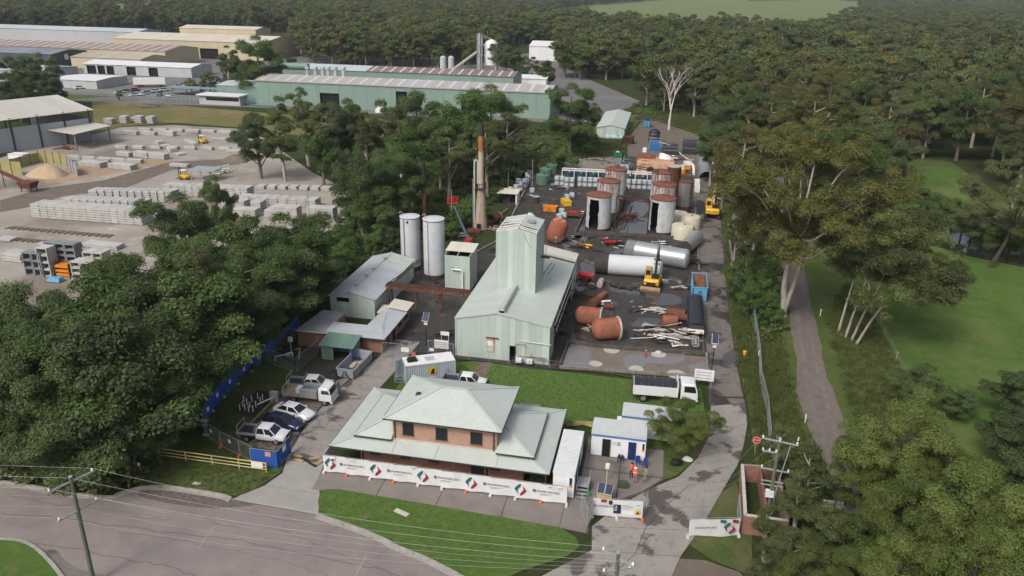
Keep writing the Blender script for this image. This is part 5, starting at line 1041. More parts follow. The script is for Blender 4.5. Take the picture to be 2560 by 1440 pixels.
# excavators
def excavator(label, loc, rz, boom, blade=False, rear_dark=False, scale=1.0):
 o = thing('excavator', label, 'excavator', (loc[0],loc[1],.04), rz); o.scale = (scale,)*3
 for s in (-1,1):
  MB().side([(-1.55,.3),(-1.35,.05),(1.35,.05),(1.55,.3),(1.45,.62),(1.2,.75),(-1.2,.75),(-1.45,.62)], s*1.0-.24, s*1.0+.24).build('track', m_track, o)
 MB().box(-.7,-.8,.35,.7,.8,.75).cyl(0,0,.75,.9,.7,n=16).build('undercarriage', m_bump, o)
 MB().loft([[(-1.75,-1.0,.92),(1.3,-1.15,.92),(1.3,1.15,.92),(-1.75,1.0,.92),(-1.95,0,.92)],[(-1.85,-1.02,1.5),(1.3,-1.15,1.5),(1.3,1.15,1.5),(-1.85,1.02,1.5),(-2.1,0,1.5)],[(-1.7,-.95,1.75),(.4,-1.05,1.75),(.4,1.05,1.75),(-1.7,.95,1.75),(-1.9,0,1.75)]]).build('counterweight', m_yellow, o, 30)
 MB().box(-1.3,-.9,1.76,.3,.1,1.9).build('engine_cover', m_bump, o); MB().cyl(-1.0,-.5,1.9,2.3,.07,n=8).build('exhaust', m_bump, o)
 if rear_dark: MB().box(-2.12,-.6,1.05,-2.02,.6,1.42).build('rear_grille', m_bump, o)
 MB().loft([[(-.35,.25,1.5),(1.25,.25,1.5),(1.25,1.1,1.5),(-.35,1.1,1.5)],[(-.3,.28,2.7),(.95,.28,2.7),(.95,1.07,2.7),(-.3,1.07,2.7)]]).build('cab', m_yellow if not rear_dark else MAT('dull_yellow', (.45,.3,.06), rough=.6), o, 20)
 MB().add([(1.262,.32,1.7),(1.262,1.04,1.7),(.985,1.0,2.6),(.985,.35,2.6)], [(0,1,2,3)]).build('windscreen', m_glass, o); MB().add([(-.25,1.112,1.75),(1.1,1.112,1.75),(.9,1.085,2.55),(-.22,1.085,2.55)], [(0,1,2,3)]).build('side_window', m_glass, o); MB().add([(-.352,.35,1.85),(-.352,1.0,1.85),(-.312,.98,2.55),(-.312,.38,2.55)], [(0,1,2,3)]).build('rear_window', m_glass, o)
 p = [Vector(q) for q in boom]   # foot, elbow, stick joint, bucket pin
 mt = m_yellow if not rear_dark else m_bump
 MB().bar(p[0], p[1], .3, .42).bar(p[1], p[2], .28, .36).build('boom', mt, o); MB().bar(p[2], p[3], .22, .3).build('stick', mt, o)
 MB().tube([p[0]+Vector((.3,.2,-.2)), p[0].lerp(p[1],.75)+Vector((.1,.2,.1))], .08, 8).tube([p[1].lerp(p[2],.2)+Vector((0,0,.35)), p[2]+Vector((0,0,.3))], .07, 8).build('hydraulic_ram', m_steel, o)
 b = p[3]; MB().side([(b.x-.1,b.z+.1),(b.x+.5,b.z-.1),(b.x+.55,b.z-.8),(b.x-.1,b.z-1.0),(b.x-.4,b.z-.6),(b.x+.2,b.z-.5)], -.45, .45).build('bucket', m_tdark, o)
 if blade: MB().add([(-2.2,-1.35,.05),(-2.2,1.35,.05),(-2.35,1.35,.45),(-2.35,-1.35,.45),(-2.15,-1.35,.8),(-2.15,1.35,.8),(-2.05,-1.35,.05),(-2.05,1.35,.05),(-2.05,-1.35,.8),(-2.05,1.35,.8)], [(0,1,2,3),(3,2,5,4),(6,8,9,7),(4,5,9,8),(0,6,7,1)]).build('dozer_blade', MAT('worn_blade', (.34,.22,.12), (.22,.15,.1), 2, .7), o); MB().bar((-2.05,-.5,.4),(-1.0,-.5,.5),.16).bar((-2.05,.5,.4),(-1.0,.5,.5),.16).build('blade_arm', m_bump, o)
 return o
p = G(1630,722); excavator('yellow excavator with dozer blade working beside the white lying tank', (p.x,p.y+.6), R(84), [(1.0,-.2,1.5),(1.7,-.2,4.2),(2.4,-.2,5.9),(3.6,-.2,3.0)], True, True, 1.15)
p = G(1780,545); excavator('yellow excavator on the driveway with its boom folded forward', (p.x,p.y+.8), R(86), [(1.0,0,1.5),(3.0,0,4.0),(4.7,0,3.9),(6.0,0,1.6)], False, False, 1.35)
p = G(1797,498); o = thing('site_buggy', 'white and blue roofed buggy parked beyond the driveway excavator', 'buggy', (p.x,p.y,.04), R(85))
MB().loft(secs_loft([(-1.7,.4,1.0,.8,.75),(0,.35,1.0,.85,.8),(1.5,.4,1.0,.8,.7),(1.8,.45,.8,.7,.6)])).build('body', m_carw, o, 35); cabin(o, None, -.9, .9, -.6, .5, 1.0, 1.8, .8, .66, m_carw); MB().box(-1.9,-.9,1.85,.7,.9,1.93).build('roof_sheet', m_blue, o)
for x in (-1.1,1.2):
 for s in (-.75,.75): wheel(o, x, s, .36, .24)
p = G(1526,612); o = thing('quad_bike', 'red quad bike standing on the wet yard', 'quad bike', (p.x,p.y,.04), R(200))
MB().loft(secs_loft([(-1.0,.45,.8,.35,.3),(-.5,.4,.95,.3,.25),(0,.4,.85,.22,.2),(.5,.4,1.0,.32,.26),(1.0,.45,.85,.38,.3)])).build('body', m_red, o, 35); MB().loft(secs_loft([(-.7,.85,1.05,.22,.2),(0,.85,1.0,.2,.18)])).build('seat', m_black, o, 35); MB().tube([(.35,-.45,1.25),(.45,0,1.15),(.35,.45,1.25)], .03, 6).build('handlebar', m_black, o); MB().box(.4,-.35,1.0,1.0,.35,1.04).build('rack', m_black, o)
for x in (-.75,.75):
 for s in (-.5,.5): wheel(o, x, s, .3, .24, False)
o = thing('utility_mower', 'red mower beside the quad bike', 'mower', (p.x-1.0,p.y+1.6,.04), R(120)); MB().loft(secs_loft([(-.6,.3,.7,.4,.35),(0,.25,.8,.42,.36),(.7,.3,.6,.36,.3)])).build('body', m_red, o, 35); MB().cyl(-.5,0,.7,1.0,.2,n=10).build('engine', m_scrapw, o)
for x in (-.45,.5):
 for s in (-.42,.42): wheel(o, x, s, .2, .14, False)
# boom lift
p = G(1172,612); q = G(1122,540,7.6); o = thing('boom_lift', 'grey boom lift raising a red basket beside the silos', 'lift', (p.x,p.y,.02))
d = Vector((-3.6,5.2,0)); MB().box(-.9,-1.3,.3,.9,1.3,.8).build('chassis', m_gutter, o)
for x in (-.8,.8):
 for y in (-.9,.9): MB().lathe([(.02,-.14),(.4,-.14),(.4,.14),(.02,.14)], 14, M_=Matrix.Translation((x,y,.4))@Matrix.Rotation(R(90),4,'Y')).build('wheel', m_tyre, o, 40)
e = Vector((-3.3,1.2,7.4)); MB().bar((0,0,1.0), e*.55+Vector((0,0,.45)), .3, .34).build('boom', MAT('boom_grey', (.12,.15,.17), rough=.5), o); MB().bar(e*.5+Vector((0,0,.5)), e, .22, .26).build('fly_boom', MAT('boom_grey', (.12,.15,.17)), o); MB().box(-.6,-.9,.8,.6,.9,1.2).build('turntable', m_red, o)
bk = MB(); x, y, z = e
for zz in (0,.55,1.1):
 for a, b in (((-.9,-.45),(.9,-.45)),((.9,-.45),(.9,.45)),((.9,.45),(-.9,.45)),((-.9,.45),(-.9,-.45))): bk.bar((x+a[0],y+a[1],z+zz),(x+b[0],y+b[1],z+zz),.07)
for a in (-.9,0,.9):
 for b in (-.45,.45): bk.bar((x+a,y+b,z),(x+a,y+b,z+1.1),.07)
bk.box(x-.9,y-.45,z-.05,x+.9,y+.45,z+.02); bk.build('basket', m_red, o)
# bins
def skip(name, label, corners, h, mat, inner, cat='skip bin', loadf=None):
 """open bin on a ground quad (front left, front right, back right, back left)"""
 c = [Vector((p[0],p[1],0)) for p in corners]; o = thing(name, label, cat, tuple(sum(c, Vector())/4)); cen = sum(c, Vector())/4; c = [p-cen for p in c]
 inn = [p*.93 for p in c]; b = MB()
 for i in range(4):
  j = (i+1)%4; a, d = c[i], c[j]; sa = lambda p, z: (p.x*(1+.06*z/h*0), p.y, z)
  b.quad((a.x*.97,a.y*.97,.12),(d.x*.97,d.y*.97,.12),(d.x,d.y,h),(a.x,a.y,h),0); b.quad((inn[j].x*.97,inn[j].y*.97,.2),(inn[i].x*.97,inn[i].y*.97,.2),(inn[i].x,inn[i].y,h),(inn[j].x,inn[j].y,h),1); b.quad((a.x,a.y,h),(d.x,d.y,h),(inn[j].x,inn[j].y,h),(inn[i].x,inn[i].y,h),0)
 b.add([(p.x*.97,p.y*.97,.2) for p in inn], [(0,1,2,3)], 1); b.build('bin_body', [mat, inner], o, recalc=False)
 rb_ = MB()
 for i in range(4):
  j = (i+1)%4; n = max(2, int((c[j]-c[i]).length/.8))
  for k in range(n+1): q = c[i].lerp(c[j], k/n)*1.01; rb_.bar((q.x,q.y,.12),(q.x,q.y,h-.05),.09)
  rb_.bar(c[i]*1.01+Vector((0,0,h)), c[j]*1.01+Vector((0,0,h)), .12, .1)
 rb_.build('ribs', mat, o)
 f = (c[0]+c[1])/2*1.02; MB().bar((f.x-.45,f.y,.1),(f.x-.08,f.y-.05,h*.8),.08).bar((f.x+.45,f.y,.1),(f.x+.08,f.y-.05,h*.8),.08).build('lift_hook', m_drust, o)
 if loadf: loadf(o, c, h)
 return o
def rubbish(mats, n, sz, top):
 def f(o, c, h):
  rr = random.Random(n)
  for k in range(n):
   q = c[0].lerp(c[1], rr.uniform(.2,.8)).lerp(c[3].lerp(c[2], rr.uniform(.2,.8)), rr.uniform(.15,.85)); z = rr.uniform(.3,top); s = sz*rr.uniform(.6,1.3)
   pts = [Vector((q.x+s*math.cos(t)*rr.uniform(.5,1), q.y+s*math.sin(t)*rr.uniform(.5,1), z+rr.uniform(-.1,.15))) for t in (0,1.2,2.5,3.8,5)]
   MB().add(pts+[p-Vector((0,0,.2)) for p in pts], [(0,1,2,3,4)]+[(i,(i+1)%5,(i+1)%5+5,i+5) for i in range(5)]).build('rubbish', mats[k % len(mats)], o)
 return f
skip('skip_bin', 'sky blue hook bin with rusty inside beside the yard driveway', [(30.3,26.4),(32.5,26.6),(32.4,33.4),(30.2,33.2)], 2.3, m_blue, MAT('rusty_bin_inside', (.3,.17,.09), (.18,.09,.06), 1.4, .85, bmp=.3))
skip('skip_bin', 'long low grey bin of timber and rubbish beside the side driveway', [(-12.5,-9.2),(-10.2,-9.4),(-9.9,-3.9),(-12.2,-3.7)], 1.25, m_graybin, m_graybin, loadf=rubbish([m_wood,m_cpoly,MAT('navy_cloth',(.02,.03,.12)),m_wood], 16, .5, .8))
p = G(1375,528); skip('skip_bin', 'orange tipping skip near the tower', [(p.x-1.4,p.y-.9),(p.x+1.4,p.y-.9),(p.x+1.6,p.y+1.0),(p.x-1.6,p.y+1.0)], 1.1, m_orange, m_orange)
p = G(1415,512); o = thing('yellow_box', 'yellow steel box on the wet asphalt behind the orange skip', 'box', (p.x,p.y,0), .4); MB().box(-.8,-1.6,.1,.8,1.6,1.1).build('body', m_yellow, o); MB().box(-.85,-1.65,1.1,.85,1.65,1.16).build('lid', m_yellow, o); MB().box(-.7,-1.4,0,.7,-1.1,.1).box(-.7,1.1,0,.7,1.4,.1).build('skid', m_black, o)
p = G(1432,545); o = thing('red_trailer', 'rusty red flat trailer next to the near west tank', 'trailer', (p.x,p.y+.5,0), .1); MB().box(-1.5,-1.0,.7,1.5,1.4,.85).build('deck', m_rust, o); MB().box(-1.5,-1.05,.55,1.5,-.95,1.2).box(-1.5,1.35,.55,1.5,1.45,1.2).build('side_rail', m_rust, o); MB().box(-.7,-.4,.86,.7,.5,1.3).build('red_load', m_red, o)
for x in (-1.3,1.3):
 for y in (-.8,1.2): MB().bar((x,y,0),(x,y,.7),.1).build('leg', m_drust, o)
p = G(1340,508); tag(MB().cyl(p.x,p.y,.0,1.5,.75,n=18).cyl(p.x,p.y,1.5,1.56,.78,n=18,m=1).build('black_drum', [m_tdark, m_scrapw]), 'black upright drum with pale lid near the orange skip', 'drum')
p = G(1545,393); skip('skip_bin', 'green skip loaded with white rubbish on the old slab', [(p.x-1.2,p.y-.9),(p.x+1.2,p.y-.9),(p.x+1.5,p.y+.9),(p.x-1.5,p.y+.9)], 1.5, MAT('bin_green',(.02,.16,.1),rough=.5), m_dark, loadf=rubbish([m_wplas,m_scrapw], 9, .6, 1.7))
p = G(1560,425); skip('skip_bin', 'pale blue crate of scrap behind the dark tank rack', [(p.x-1.2,p.y-1),(p.x+1.3,p.y-1),(p.x+1.3,p.y+1.4),(p.x-1.2,p.y+1.4)], 1.8, MAT('pale_blue_box',(.36,.47,.5),(.3,.38,.4),1,.6), m_dark, loadf=rubbish([m_rust,m_scrapw], 6, .6, 1.6))
p = G(1570,358); skip('skip_bin', 'dark rusty skip at the corner of the back shed', [(p.x-1.6,p.y-1.4),(p.x+1.6,p.y-1.4),(p.x+1.6,p.y+2),(p.x-1.6,p.y+2)], 1.9, m_drust, m_rust)
p = G(1616,318); skip('skip_bin', 'blue bin standing alone before the forest edge', [(p.x-1.1,p.y-.9),(p.x+1.1,p.y-.9),(p.x+1.1,p.y+3),(p.x-1.1,p.y+3)], 2.3, MAT('bin_blue',(.1,.3,.5),rough=.5), m_dark)
# tarped trailer
o = thing('tarped_trailer', 'semi tipper trailer under a black tarpaulin at the yard edge', 'trailer', (30.55,12.4,0)); MB().box(-1.15,.6,.9,1.15,11.4,1.1).box(-1.15,.6,1.1,-1.08,11.4,1.9).box(1.08,.6,1.1,1.15,11.4,1.9).box(-1.15,.6,1.1,1.15,.66,1.9).build('trailer_body', m_tdark, o)
tb = MB(); nx, ny = 7, 16; tr_ = random.Random(5)
for j in range(ny+1):
 for i in range(nx): tb.v.append((-1.22+2.44*i/(nx-1), .5+11.0*j/ny, 1.95+.28*math.sin(math.pi*i/(nx-1))*(.4+.6*abs(math.sin(j*.55)))+tr_.uniform(-.07,.07) if 0 < i < nx-1 else 1.5+tr_.uniform(-.12,.12)))
for j in range(ny):
 for i in range(nx-1): tb.f.append((j*nx+i,j*nx+i+1,(j+1)*nx+i+1,(j+1)*nx+i)); tb.m.append(0)
tb.build('tarpaulin', m_tarp, o, 60); MB().box(-1.1,.1,.8,1.1,.6,1.2).build('rear_bar', m_wplas, o)
for s in (-.95,.55): MB().box(s,.04,.85,s+.4,.1,1.1).build('marker_plate', m_orange, o)
fr = MB().box(-.5,-3.2,.3,-.38,.1,.45).box(.38,-3.2,.3,.5,.1,.45)
for k in range(5): fr.box(-.5,-3.2+.75*k,.3,.5,-3.1+.75*k,.45)
fr.build('drawbar', m_graybin, o); MB().tube([(0,-2.4,.55),(0,-1.4,.55)], .16, 10).build('air_tank', m_steel, o)
for y in (8,9.3,2.2):
 for s in (-.95,.95): MB().lathe([(.02,-.15),(.5,-.15),(.5,.15),(.02,.15)], 16, M_=Matrix.Translation((s,y,.5))@Matrix.Rotation(R(90),4,'Y')).build('wheel', m_tyre, o, 40)
# far plant: covered tanks, tunnel, orange rusty tank house
o = thing('rusted_tank_house', 'block of orange rusted tanks with a dark arched opening behind the rack', 'tank', (17.6,106.5,0))
m_or = MAT('orange_streaked_tank', (.62,.45,.3), (.5,.3,.17), .6, .8, c3=(.28,.09,.04), s3=.35, lo3=.5, hi3=.62, streak=((.26,.07,.03),1,.5,.66))
MB().box(0,0,0,9.2,4.6,4.0).build('shell', m_or, o); MB().box(-.2,4.6,0,4.2,9.5,4.4).build('rear_shell', m_or, o); MB().add([(-.4,4.4,4.4),(4.4,4.4,4.4),(4.4,9.7,4.4),(-.4,9.7,4.4),(2,7,5.1)], [(0,1,4),(1,2,4),(2,3,4),(3,0,4)]).build('roof', m_troof, o)
MB().box(4.4,5.0,0,9.0,9.4,4.2).build('side_shell', m_or, o); MB().lathe([(1.7,4.2),(1.4,4.7),(.7,5.05),(.02,5.1)], 20, c=(6.8,7.2,0)).build('white_dome', m_wplas, o, 40)
MB().side([(2.6,0),(4.3,0),(4.3,2.3),(4.0,2.8),(3.45,3.05),(2.9,2.8),(2.6,2.3)], -.03, -.01).build('arched_opening', m_dark, o); MB().tube([(2.55,-.2,2.4),(2.9,-.2,2.95),(3.45,-.2,3.2),(4.0,-.2,2.95),(4.35,-.2,2.4)], .22, 6).build('arch_hood', m_drust, o)
for k, (px, py, s, h, mt, lb) in enumerate(((1636,378,(1.5,1.5),2.7,m_dblue,'blue cube tank in a steel frame'),(1675,385,(2.2,2.4),2.4,m_tarp,'dark grey tarped tank beside the blue cube'),(1723,385,(2.0,2.2),3.6,m_tarp,'tall black tarped tank near the silver tunnel'))):
 p = G(px, py); o = thing('covered_tank', lb, 'tank', (p.x,p.y+1.5,0)); w, d_ = s
 MB().loft([[(-w,-d_,0),(w,-d_,0),(w,d_,0),(-w,d_,0)],[(-w*1.02,-d_,h*.8),(w,-d_*1.02,h*.82),(w,d_,h*.8),(-w,d_,h*.8)],[(-w*.92,-d_*.92,h),(w*.9,-d_*.9,h),(w*.9,d_*.9,h),(-w*.9,d_*.9,h)]]).build('cover', mt, o, 30)
 if k == 0:
  f = MB()
  for a in (-w-.1,w+.1):
   for b in (-d_-.1,d_+.1): f.bar((a,b,0),(a,b,3.2),.1)
  f.bar((-w-.1,-d_-.1,3.2),(w+.1,-d_-.1,3.2),.1); f.bar((-w-.1,d_+.1,3.2),(w+.1,d_+.1,3.2),.1); f.build('frame', m_steel, o)
 else: MB().tube([(-w,-d_-.05,h*.5),(w,-d_-.05,h*.5)], .04, 5).build('rope', m_steel, o)
p = G(1634,358); o = thing('covered_tank', 'round grey tarped tank behind the blue cube', 'tank', (p.x,p.y+1.6,0)); MB().lathe([(1.75,0),(1.75,3.2),(1.6,3.5),(1.0,4.0),(.02,4.3)], 24).build('cover', m_tarp, o, 30); MB().lathe([(1.78,1.6),(1.78,1.75)], 24, cap=False).lathe([(1.78,2.6),(1.78,2.7)], 24).build('strap', m_steel, o)
o = thing('silver_tunnel', 'long silver ribbed tunnel cover along the driveway end', 'tunnel', (35.0,112,0))
for k in range(12): MB().lathe([(1.75,k*2.4),(1.85,k*2.4+.2),(1.78,k*2.4+1.2),(1.7,k*2.4+2.35)], 14, M_=Matrix.Rotation(R(-90),4,'X'), a0=math.pi, a1=2*math.pi).build('arch_panel', m_alu, o, 40)
MB().tube([(2.3,0,.5),(2.6,28,.5)], .4, 10).build('white_sock', m_wplas, o, 40)
for k, (px, py) in enumerate(((1742,480),(1742,466))):
 p = G(px, py); tag(MB().cbox((p.x,p.y,.85),(1.2,1.1,1.7)).cbox((p.x,p.y,1.75),(1.0,.9,.12)).build('white_cabinet', m_wplas), ('nearer','farther')[k]+' white cabinet at the driveway end', 'cabinet')
for k in range(2): o = thing('barrel_stack', 'white barrels on an orange crate, ' + ('west','east')[k] + ' of the pair behind the rusted tanks', 'barrels', (27.4+1.6*k,116,0)); MB().box(-.7,-.7,0,.7,.7,1.1).build('crate', m_orange, o); MB().cyl(0,0,1.1,2.2,.5,n=14).build('barrel', m_wplas, o, 40)
for k, (px, py, rr, h) in enumerate(((1690,442,.8,1.2),(1655,398,.9,1.5),(1612,380,.7,1.1))): p = G(px, py); tag(MB().lathe([(rr,0),(rr,h),(rr*.8,h+.15),(.02,h+.18)], 16, c=p).build('white_vat', m_wplas, None, 40), ('white vat on the dirt east of the rusted tanks','white vat just below the blue cube tank','small white vat west of the blue cube tank')[k], 'vat')
tag(MB().tube(spline([G(1648,355,3.5), G(1672,362,2.5), G(1690,372,1.2), G(1702,385,.5), G(1720,398,.4)], 5), .12, 6).build('white_hose', m_wplas), 'thick white hose looping between the covered tanks', 'hose')
o = thing('conveyor_hopper', 'small orange and white pump unit at the driveway end', 'pump', G(1717,425)); MB().box(-.9,-1,.3,.9,1,1.5).build('body', m_orange, o); MB().box(-1,-1.1,1.5,1,1.1,2.2).build('hood', m_wplas, o); MB().tube([(1.0,0,1.8),(1.6,-1,1.4),(1.7,-6,.4)], .35, 8).build('sleeve', m_wplas, o, 40)
tag(MB().lathe([(.3,.6)]+[(1.7,.25),(1.75,.0)], 20, c=G(1716,532)).build('pleated_cover', m_tarp, None, 10), 'low pleated black cover behind the cream tanks', 'cover')
tag(sheet(spline(Gs([(1732,500),(1760,505),(1762,530),(1735,535)])+[G(1732,500)], 4)[:-1], .12).build('loose_tarp', m_tarp), 'crumpled black tarpaulin on the ground at the driveway edge', 'tarpaulin')
# white hut, rusty drum in pit
p = G(1245,508); o = thing('white_hut', 'open fronted white roofed hut at the west yard edge', 'hut', (p.x,p.y,0)); roof_sheets(o, (-.2,-.3,2.3),(4.4,-.3,2.3),(-.2,3.4,2.6),(4.4,3.4,2.6), 4, S_cream); MB().box(3.9,0,0,4.2,3.2,2.25).build('side_wall', S_whiteP, o); MB().box(0,3.1,0,3.9,3.2,2.3).build('back_wall', m_darkc, o); MB().bar((.1,.1,0),(.1,.1,2.3),.12).bar((2.6,.1,0),(2.6,.1,2.3),.12).build('post', m_drust, o); MB().box(.6,1.2,0,2.4,2.6,1.2).build('generator', m_tdark, o)
p = G(1228,560); o = thing('rusty_kiln', 'rusty open ended cylinder lying in the pit below the chimney', 'vessel', (p.x,p.y,1.0), 1.15); MB().lathe([(.95,0),(.95,2.8)], 20, M_=Matrix.Rotation(R(90),4,'Y')).lathe([(.85,2.8),(.85,0)], 20, M_=Matrix.Rotation(R(90),4,'Y')).build('shell', m_rust, o, 40, recalc=False); MB().lathe([(1.02,2.2),(1.02,2.5)], 20, M_=Matrix.Rotation(R(90),4,'Y'), cap=False).build('band', m_scrapw, o, 40)
for k, (px, py) in enumerate(((1170,562),(1185,580))): p = G(px, py); tag(MB().cbox((p.x,p.y,.25),(2.6,2.2,.4), rz=.2).build('rusty_tray', m_rust), ('farther','nearer')[k]+' flat rusty tray at the foot of the chimney', 'tray')
# ---- containers and site offices
m_blues = MAT('blue_stripe', (.08,.2,.4), rough=.5); m_ndoor = MAT('navy_door', (.015,.03,.12), rough=.5); m_cont = MAT('container_grey', (.36,.42,.46), (.31,.36,.39), .9, .55)
S_rib = sheetmat('ribbed_white_roof', (.56,.58,.59), .45, (.38,.36,.33), .3, vary=.03)
def ribbed(parent, x0, y0, x1, y1, z, pitch, mat, name='roof', axis='y', amp=.05):
 """corrugated sheet, ribs running along axis"""
 b = MB(); n = int(((x1-x0) if axis == 'y' else (y1-y0))/pitch)
 pr = []
 for i in range(n+1):
  for f, h in ((0,0),(.25,0),(.35,amp),(.8,amp),(.9,0)):
   t = (i+f)/(n+1); pr.append((t, h))
 for t, h in pr:
  if axis == 'y': x = x0+(x1-x0)*t; b.v += [(x,y0,z+h),(x,y1,z+h)]
  else: y = y0+(y1-y0)*t; b.v += [(x0,y,z+h),(x1,y,z+h)]
 for i in range(len(pr)-1): b.f.append((2*i,2*i+2,2*i+3,2*i+1)); b.m.append(0)
 return b.build(name, mat, parent, recalc=False)
def ribwall(parent, a, b, z0, z1, pitch, mat, amp=.04):
 """upright corrugated panel from a to b (x,y)"""
 a, b = Vector(a), Vector(b); d = b-a; L = d.length; d /= L; n = Vector((d.y,-d.x)); k = MB(); m_ = int(L/pitch); pr = []
 for i in range(m_+1):
  for f, h in ((0,0),(.3,0),(.45,amp),(.75,amp),(.9,0)): pr.append(((i+f)/(m_+1)*L, h))
 for s, h in pr: q = a+d*s+n*h; k.v += [(q.x,q.y,z0),(q.x,q.y,z1)]
 for i in range(len(pr)-1): k.f.append((2*i,2*i+1,2*i+3,2*i+2)); k.m.append(0)
 return k.build('wall_panel', mat, parent, recalc=False)
def site_office(label, x0, y0, x1, y1, h=2.65, stripe=True, axis='y', roofm=None, group='portable site offices'):
 o = thing('site_office', label, 'site office', (x0,y0,0), 0, group); w, d = x1-x0, y1-y0
 MB().box(0,0,.15,w,d,h).build('body', S_whiteP, o); ribbed(o, -.05,-.05,w+.05,d+.05,h+.02,.24, roofm or S_rib, axis=axis)
 if stripe:
  s = MB(); z = h-.16
  for a, b in (((-.03,-.03),(w+.03,-.03)),((w+.03,-.03),(w+.03,d+.03)),((w+.03,d+.03),(-.03,d+.03)),((-.03,d+.03),(-.03,-.03))): s.bar((a[0],a[1],z),(b[0],b[1],z),.05,.2)
  s.build('blue_stripe', m_blues, o)
 MB().box(.2,.2,0,.5,d-.2,.15).box(w-.5,.2,0,w-.2,d-.2,.15).build('skid', m_gutter, o); return o
SO = site_office('white site office with blue trim, open door and first aid sign', 19.5, -19.2, 25.0, -16.1)
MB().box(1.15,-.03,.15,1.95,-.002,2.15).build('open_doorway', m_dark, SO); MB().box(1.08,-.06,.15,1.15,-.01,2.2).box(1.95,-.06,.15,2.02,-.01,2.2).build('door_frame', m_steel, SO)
dr_ = MB().box(3.75,-.05,.15,4.55,-.005,2.15).build('door', m_ndoor, SO); MB().cbox((3.85,-.08,1.1),(.05,.06,.18)).build('handle', m_steel, dr_)
s_ = MB().box(2.65,-.03,1.55,2.95,-.004,1.95).build('first_aid_sign', MAT('sign_green',(.02,.25,.12)), SO); MB().box(2.77,-.036,1.62,2.83,-.031,1.88).box(2.68,-.0365,1.72,2.92,-.0315,1.78).build('cross', m_wplas, s_)
upright(text_mesh('SITE', .16), (2.35,-.02,1.85), 0, SO, 'lettering', m_black); upright(text_mesh('OFFICE', .16), (2.35,-.02,1.65), 0, SO, 'lettering', m_black)
MB().box(5.15,-.04,1.45,5.35,-.005,2.1).build('safety_sign', m_navy, SO); MB().box(5.12,-.045,1.2,5.38,-.005,1.45).build('sign_base', m_orange, SO)
for k, x in enumerate((22.6,)): 
 o = thing('plastic_bucket_stand', 'small stand of buckets against the site office wall', 'stand', (x,-19.75,.03)); MB().box(-.35,-.2,.5,.35,.2,.55).bar((-.3,-.15,0),(-.3,-.15,.5),.05).bar((.3,.15,0),(.3,.15,.5),.05).bar((-.3,.15,0),(-.3,.15,.5),.05).bar((.3,-.15,0),(.3,-.15,.5),.05).build('stand', m_ndoor, o); MB().cyl(-.15,0,.55,.85,.13,n=8).cyl(.15,.02,.55,.8,.12,n=8).build('bucket', m_gutter, o)
def chair(label, x, y, rz):
 o = thing('plastic_chair', label, 'chair', (x,y,.04), rz, 'blue plastic chairs'); m = MAT('blue_plastic',(.02,.05,.22),rough=.4)
 MB().box(-.22,-.22,.42,.22,.22,.46).build('seat', m, o); MB().cbox((0,.23,.68),(.44,.04,.46), tilt=-.15).build('backrest', m, o)
 for a in (-.19,.19):
  for b in (-.19,.19): MB().bar((a,b,0),(a,b,.43),.04).build('leg', m, o)
chair('blue plastic chair left of the pair by the site office', 24.35,-19.9,.2); chair('blue plastic chair right of the pair by the site office corner', 25.05,-20.2,-.2)
S2 = site_office('longer white site office with blue trim behind the shade tree', 22.3, -14.9, 28.4, -12.2)
for x in (1.5,4.3,5.0): w_ = MB().box(x,-.03,1.35,x+.62,-.004,2.0).build('window', m_glass, S2); MB().bar((x,-.04,1.35),(x+.62,-.04,1.35),.05).bar((x,-.04,2.0),(x+.62,-.04,2.0),.05).bar((x,-.04,1.35),(x,-.04,2.0),.05).bar((x+.62,-.04,1.35),(x+.62,-.04,2.0),.05).build('frame', m_wpaint, w_)
for x, y, lb in ((-.55,.6,'air conditioner on the west end of the longer site office'),(3.4,-.35,'air conditioner low on the front of the longer site office')):
 c = MB().box(x,y-.3 if x < 0 else -.35,.5 if x > 0 else .7,x+.5 if x < 0 else x+.75,y+.4 if x < 0 else 0,1.1 if x > 0 else 1.9).build('air_conditioner', m_wplas, S2)
S3 = site_office('white container office with ribbed roof beside the banner fence end', 16.7, -26.9, 18.7, -19.3, 2.75, False, 'x')
MB().box(.05,-.05,2.5,1.95,0,2.75).build('end_trim', m_wpaint, S3); MB().bar((2.02,0,2.72),(2.02,7.6,2.72),.06,.12).bar((-.02,0,2.72),(-.02,7.6,2.72),.06,.12).build('edge_trim', S_zinc, S3)
MB().box(1.55,-.04,1.6,1.8,-.005,2.3).build('safety_sign', m_navy, S3); MB().box(1.52,-.045,1.3,1.83,-.005,1.6).build('sign_base', m_orange, S3)
for y0, y1 in ((1.2,2.2),(3.4,4.4)): MB().box(2.0,y0,.15,2.04,y1,2.2).build('door', m_ndoor, S3)
st = thing('access_steps', 'aluminium stair platform at the container office door', 'steps', (18.9,-26.6,.03))
for k in range(4): MB().box(.05,-.3+.32*k,.18+.2*k,1.0,0+.32*k,.22+.2*k).build('tread', m_alum, st)
MB().box(0,.9,.8,1.1,2.2,.86).build('landing', m_alum, st)
for x, y, z in ((0.02,-.3,.2),(1.08,-.3,.2),(.02,.95,.86),(1.08,.95,.86),(1.08,2.15,.86)): MB().bar((x,y,0),(x,y,z+.95),.04).build('post', m_alum, st)
MB().bar((1.08,-.3,1.15),(1.08,.95,1.8),.04).bar((1.08,.95,1.8),(1.08,2.15,1.8),.04).bar((.02,-.3,1.15),(.02,.95,1.8),.04).build('handrail', m_alum, st); MB().box(.1,.95,.15,1.0,1.9,.75).build('generator', m_black, st); MB().cbox((1.15,.5,.2),(.25,.3,.35)).build('green_can', MAT('can_green',(.02,.3,.1)), st)
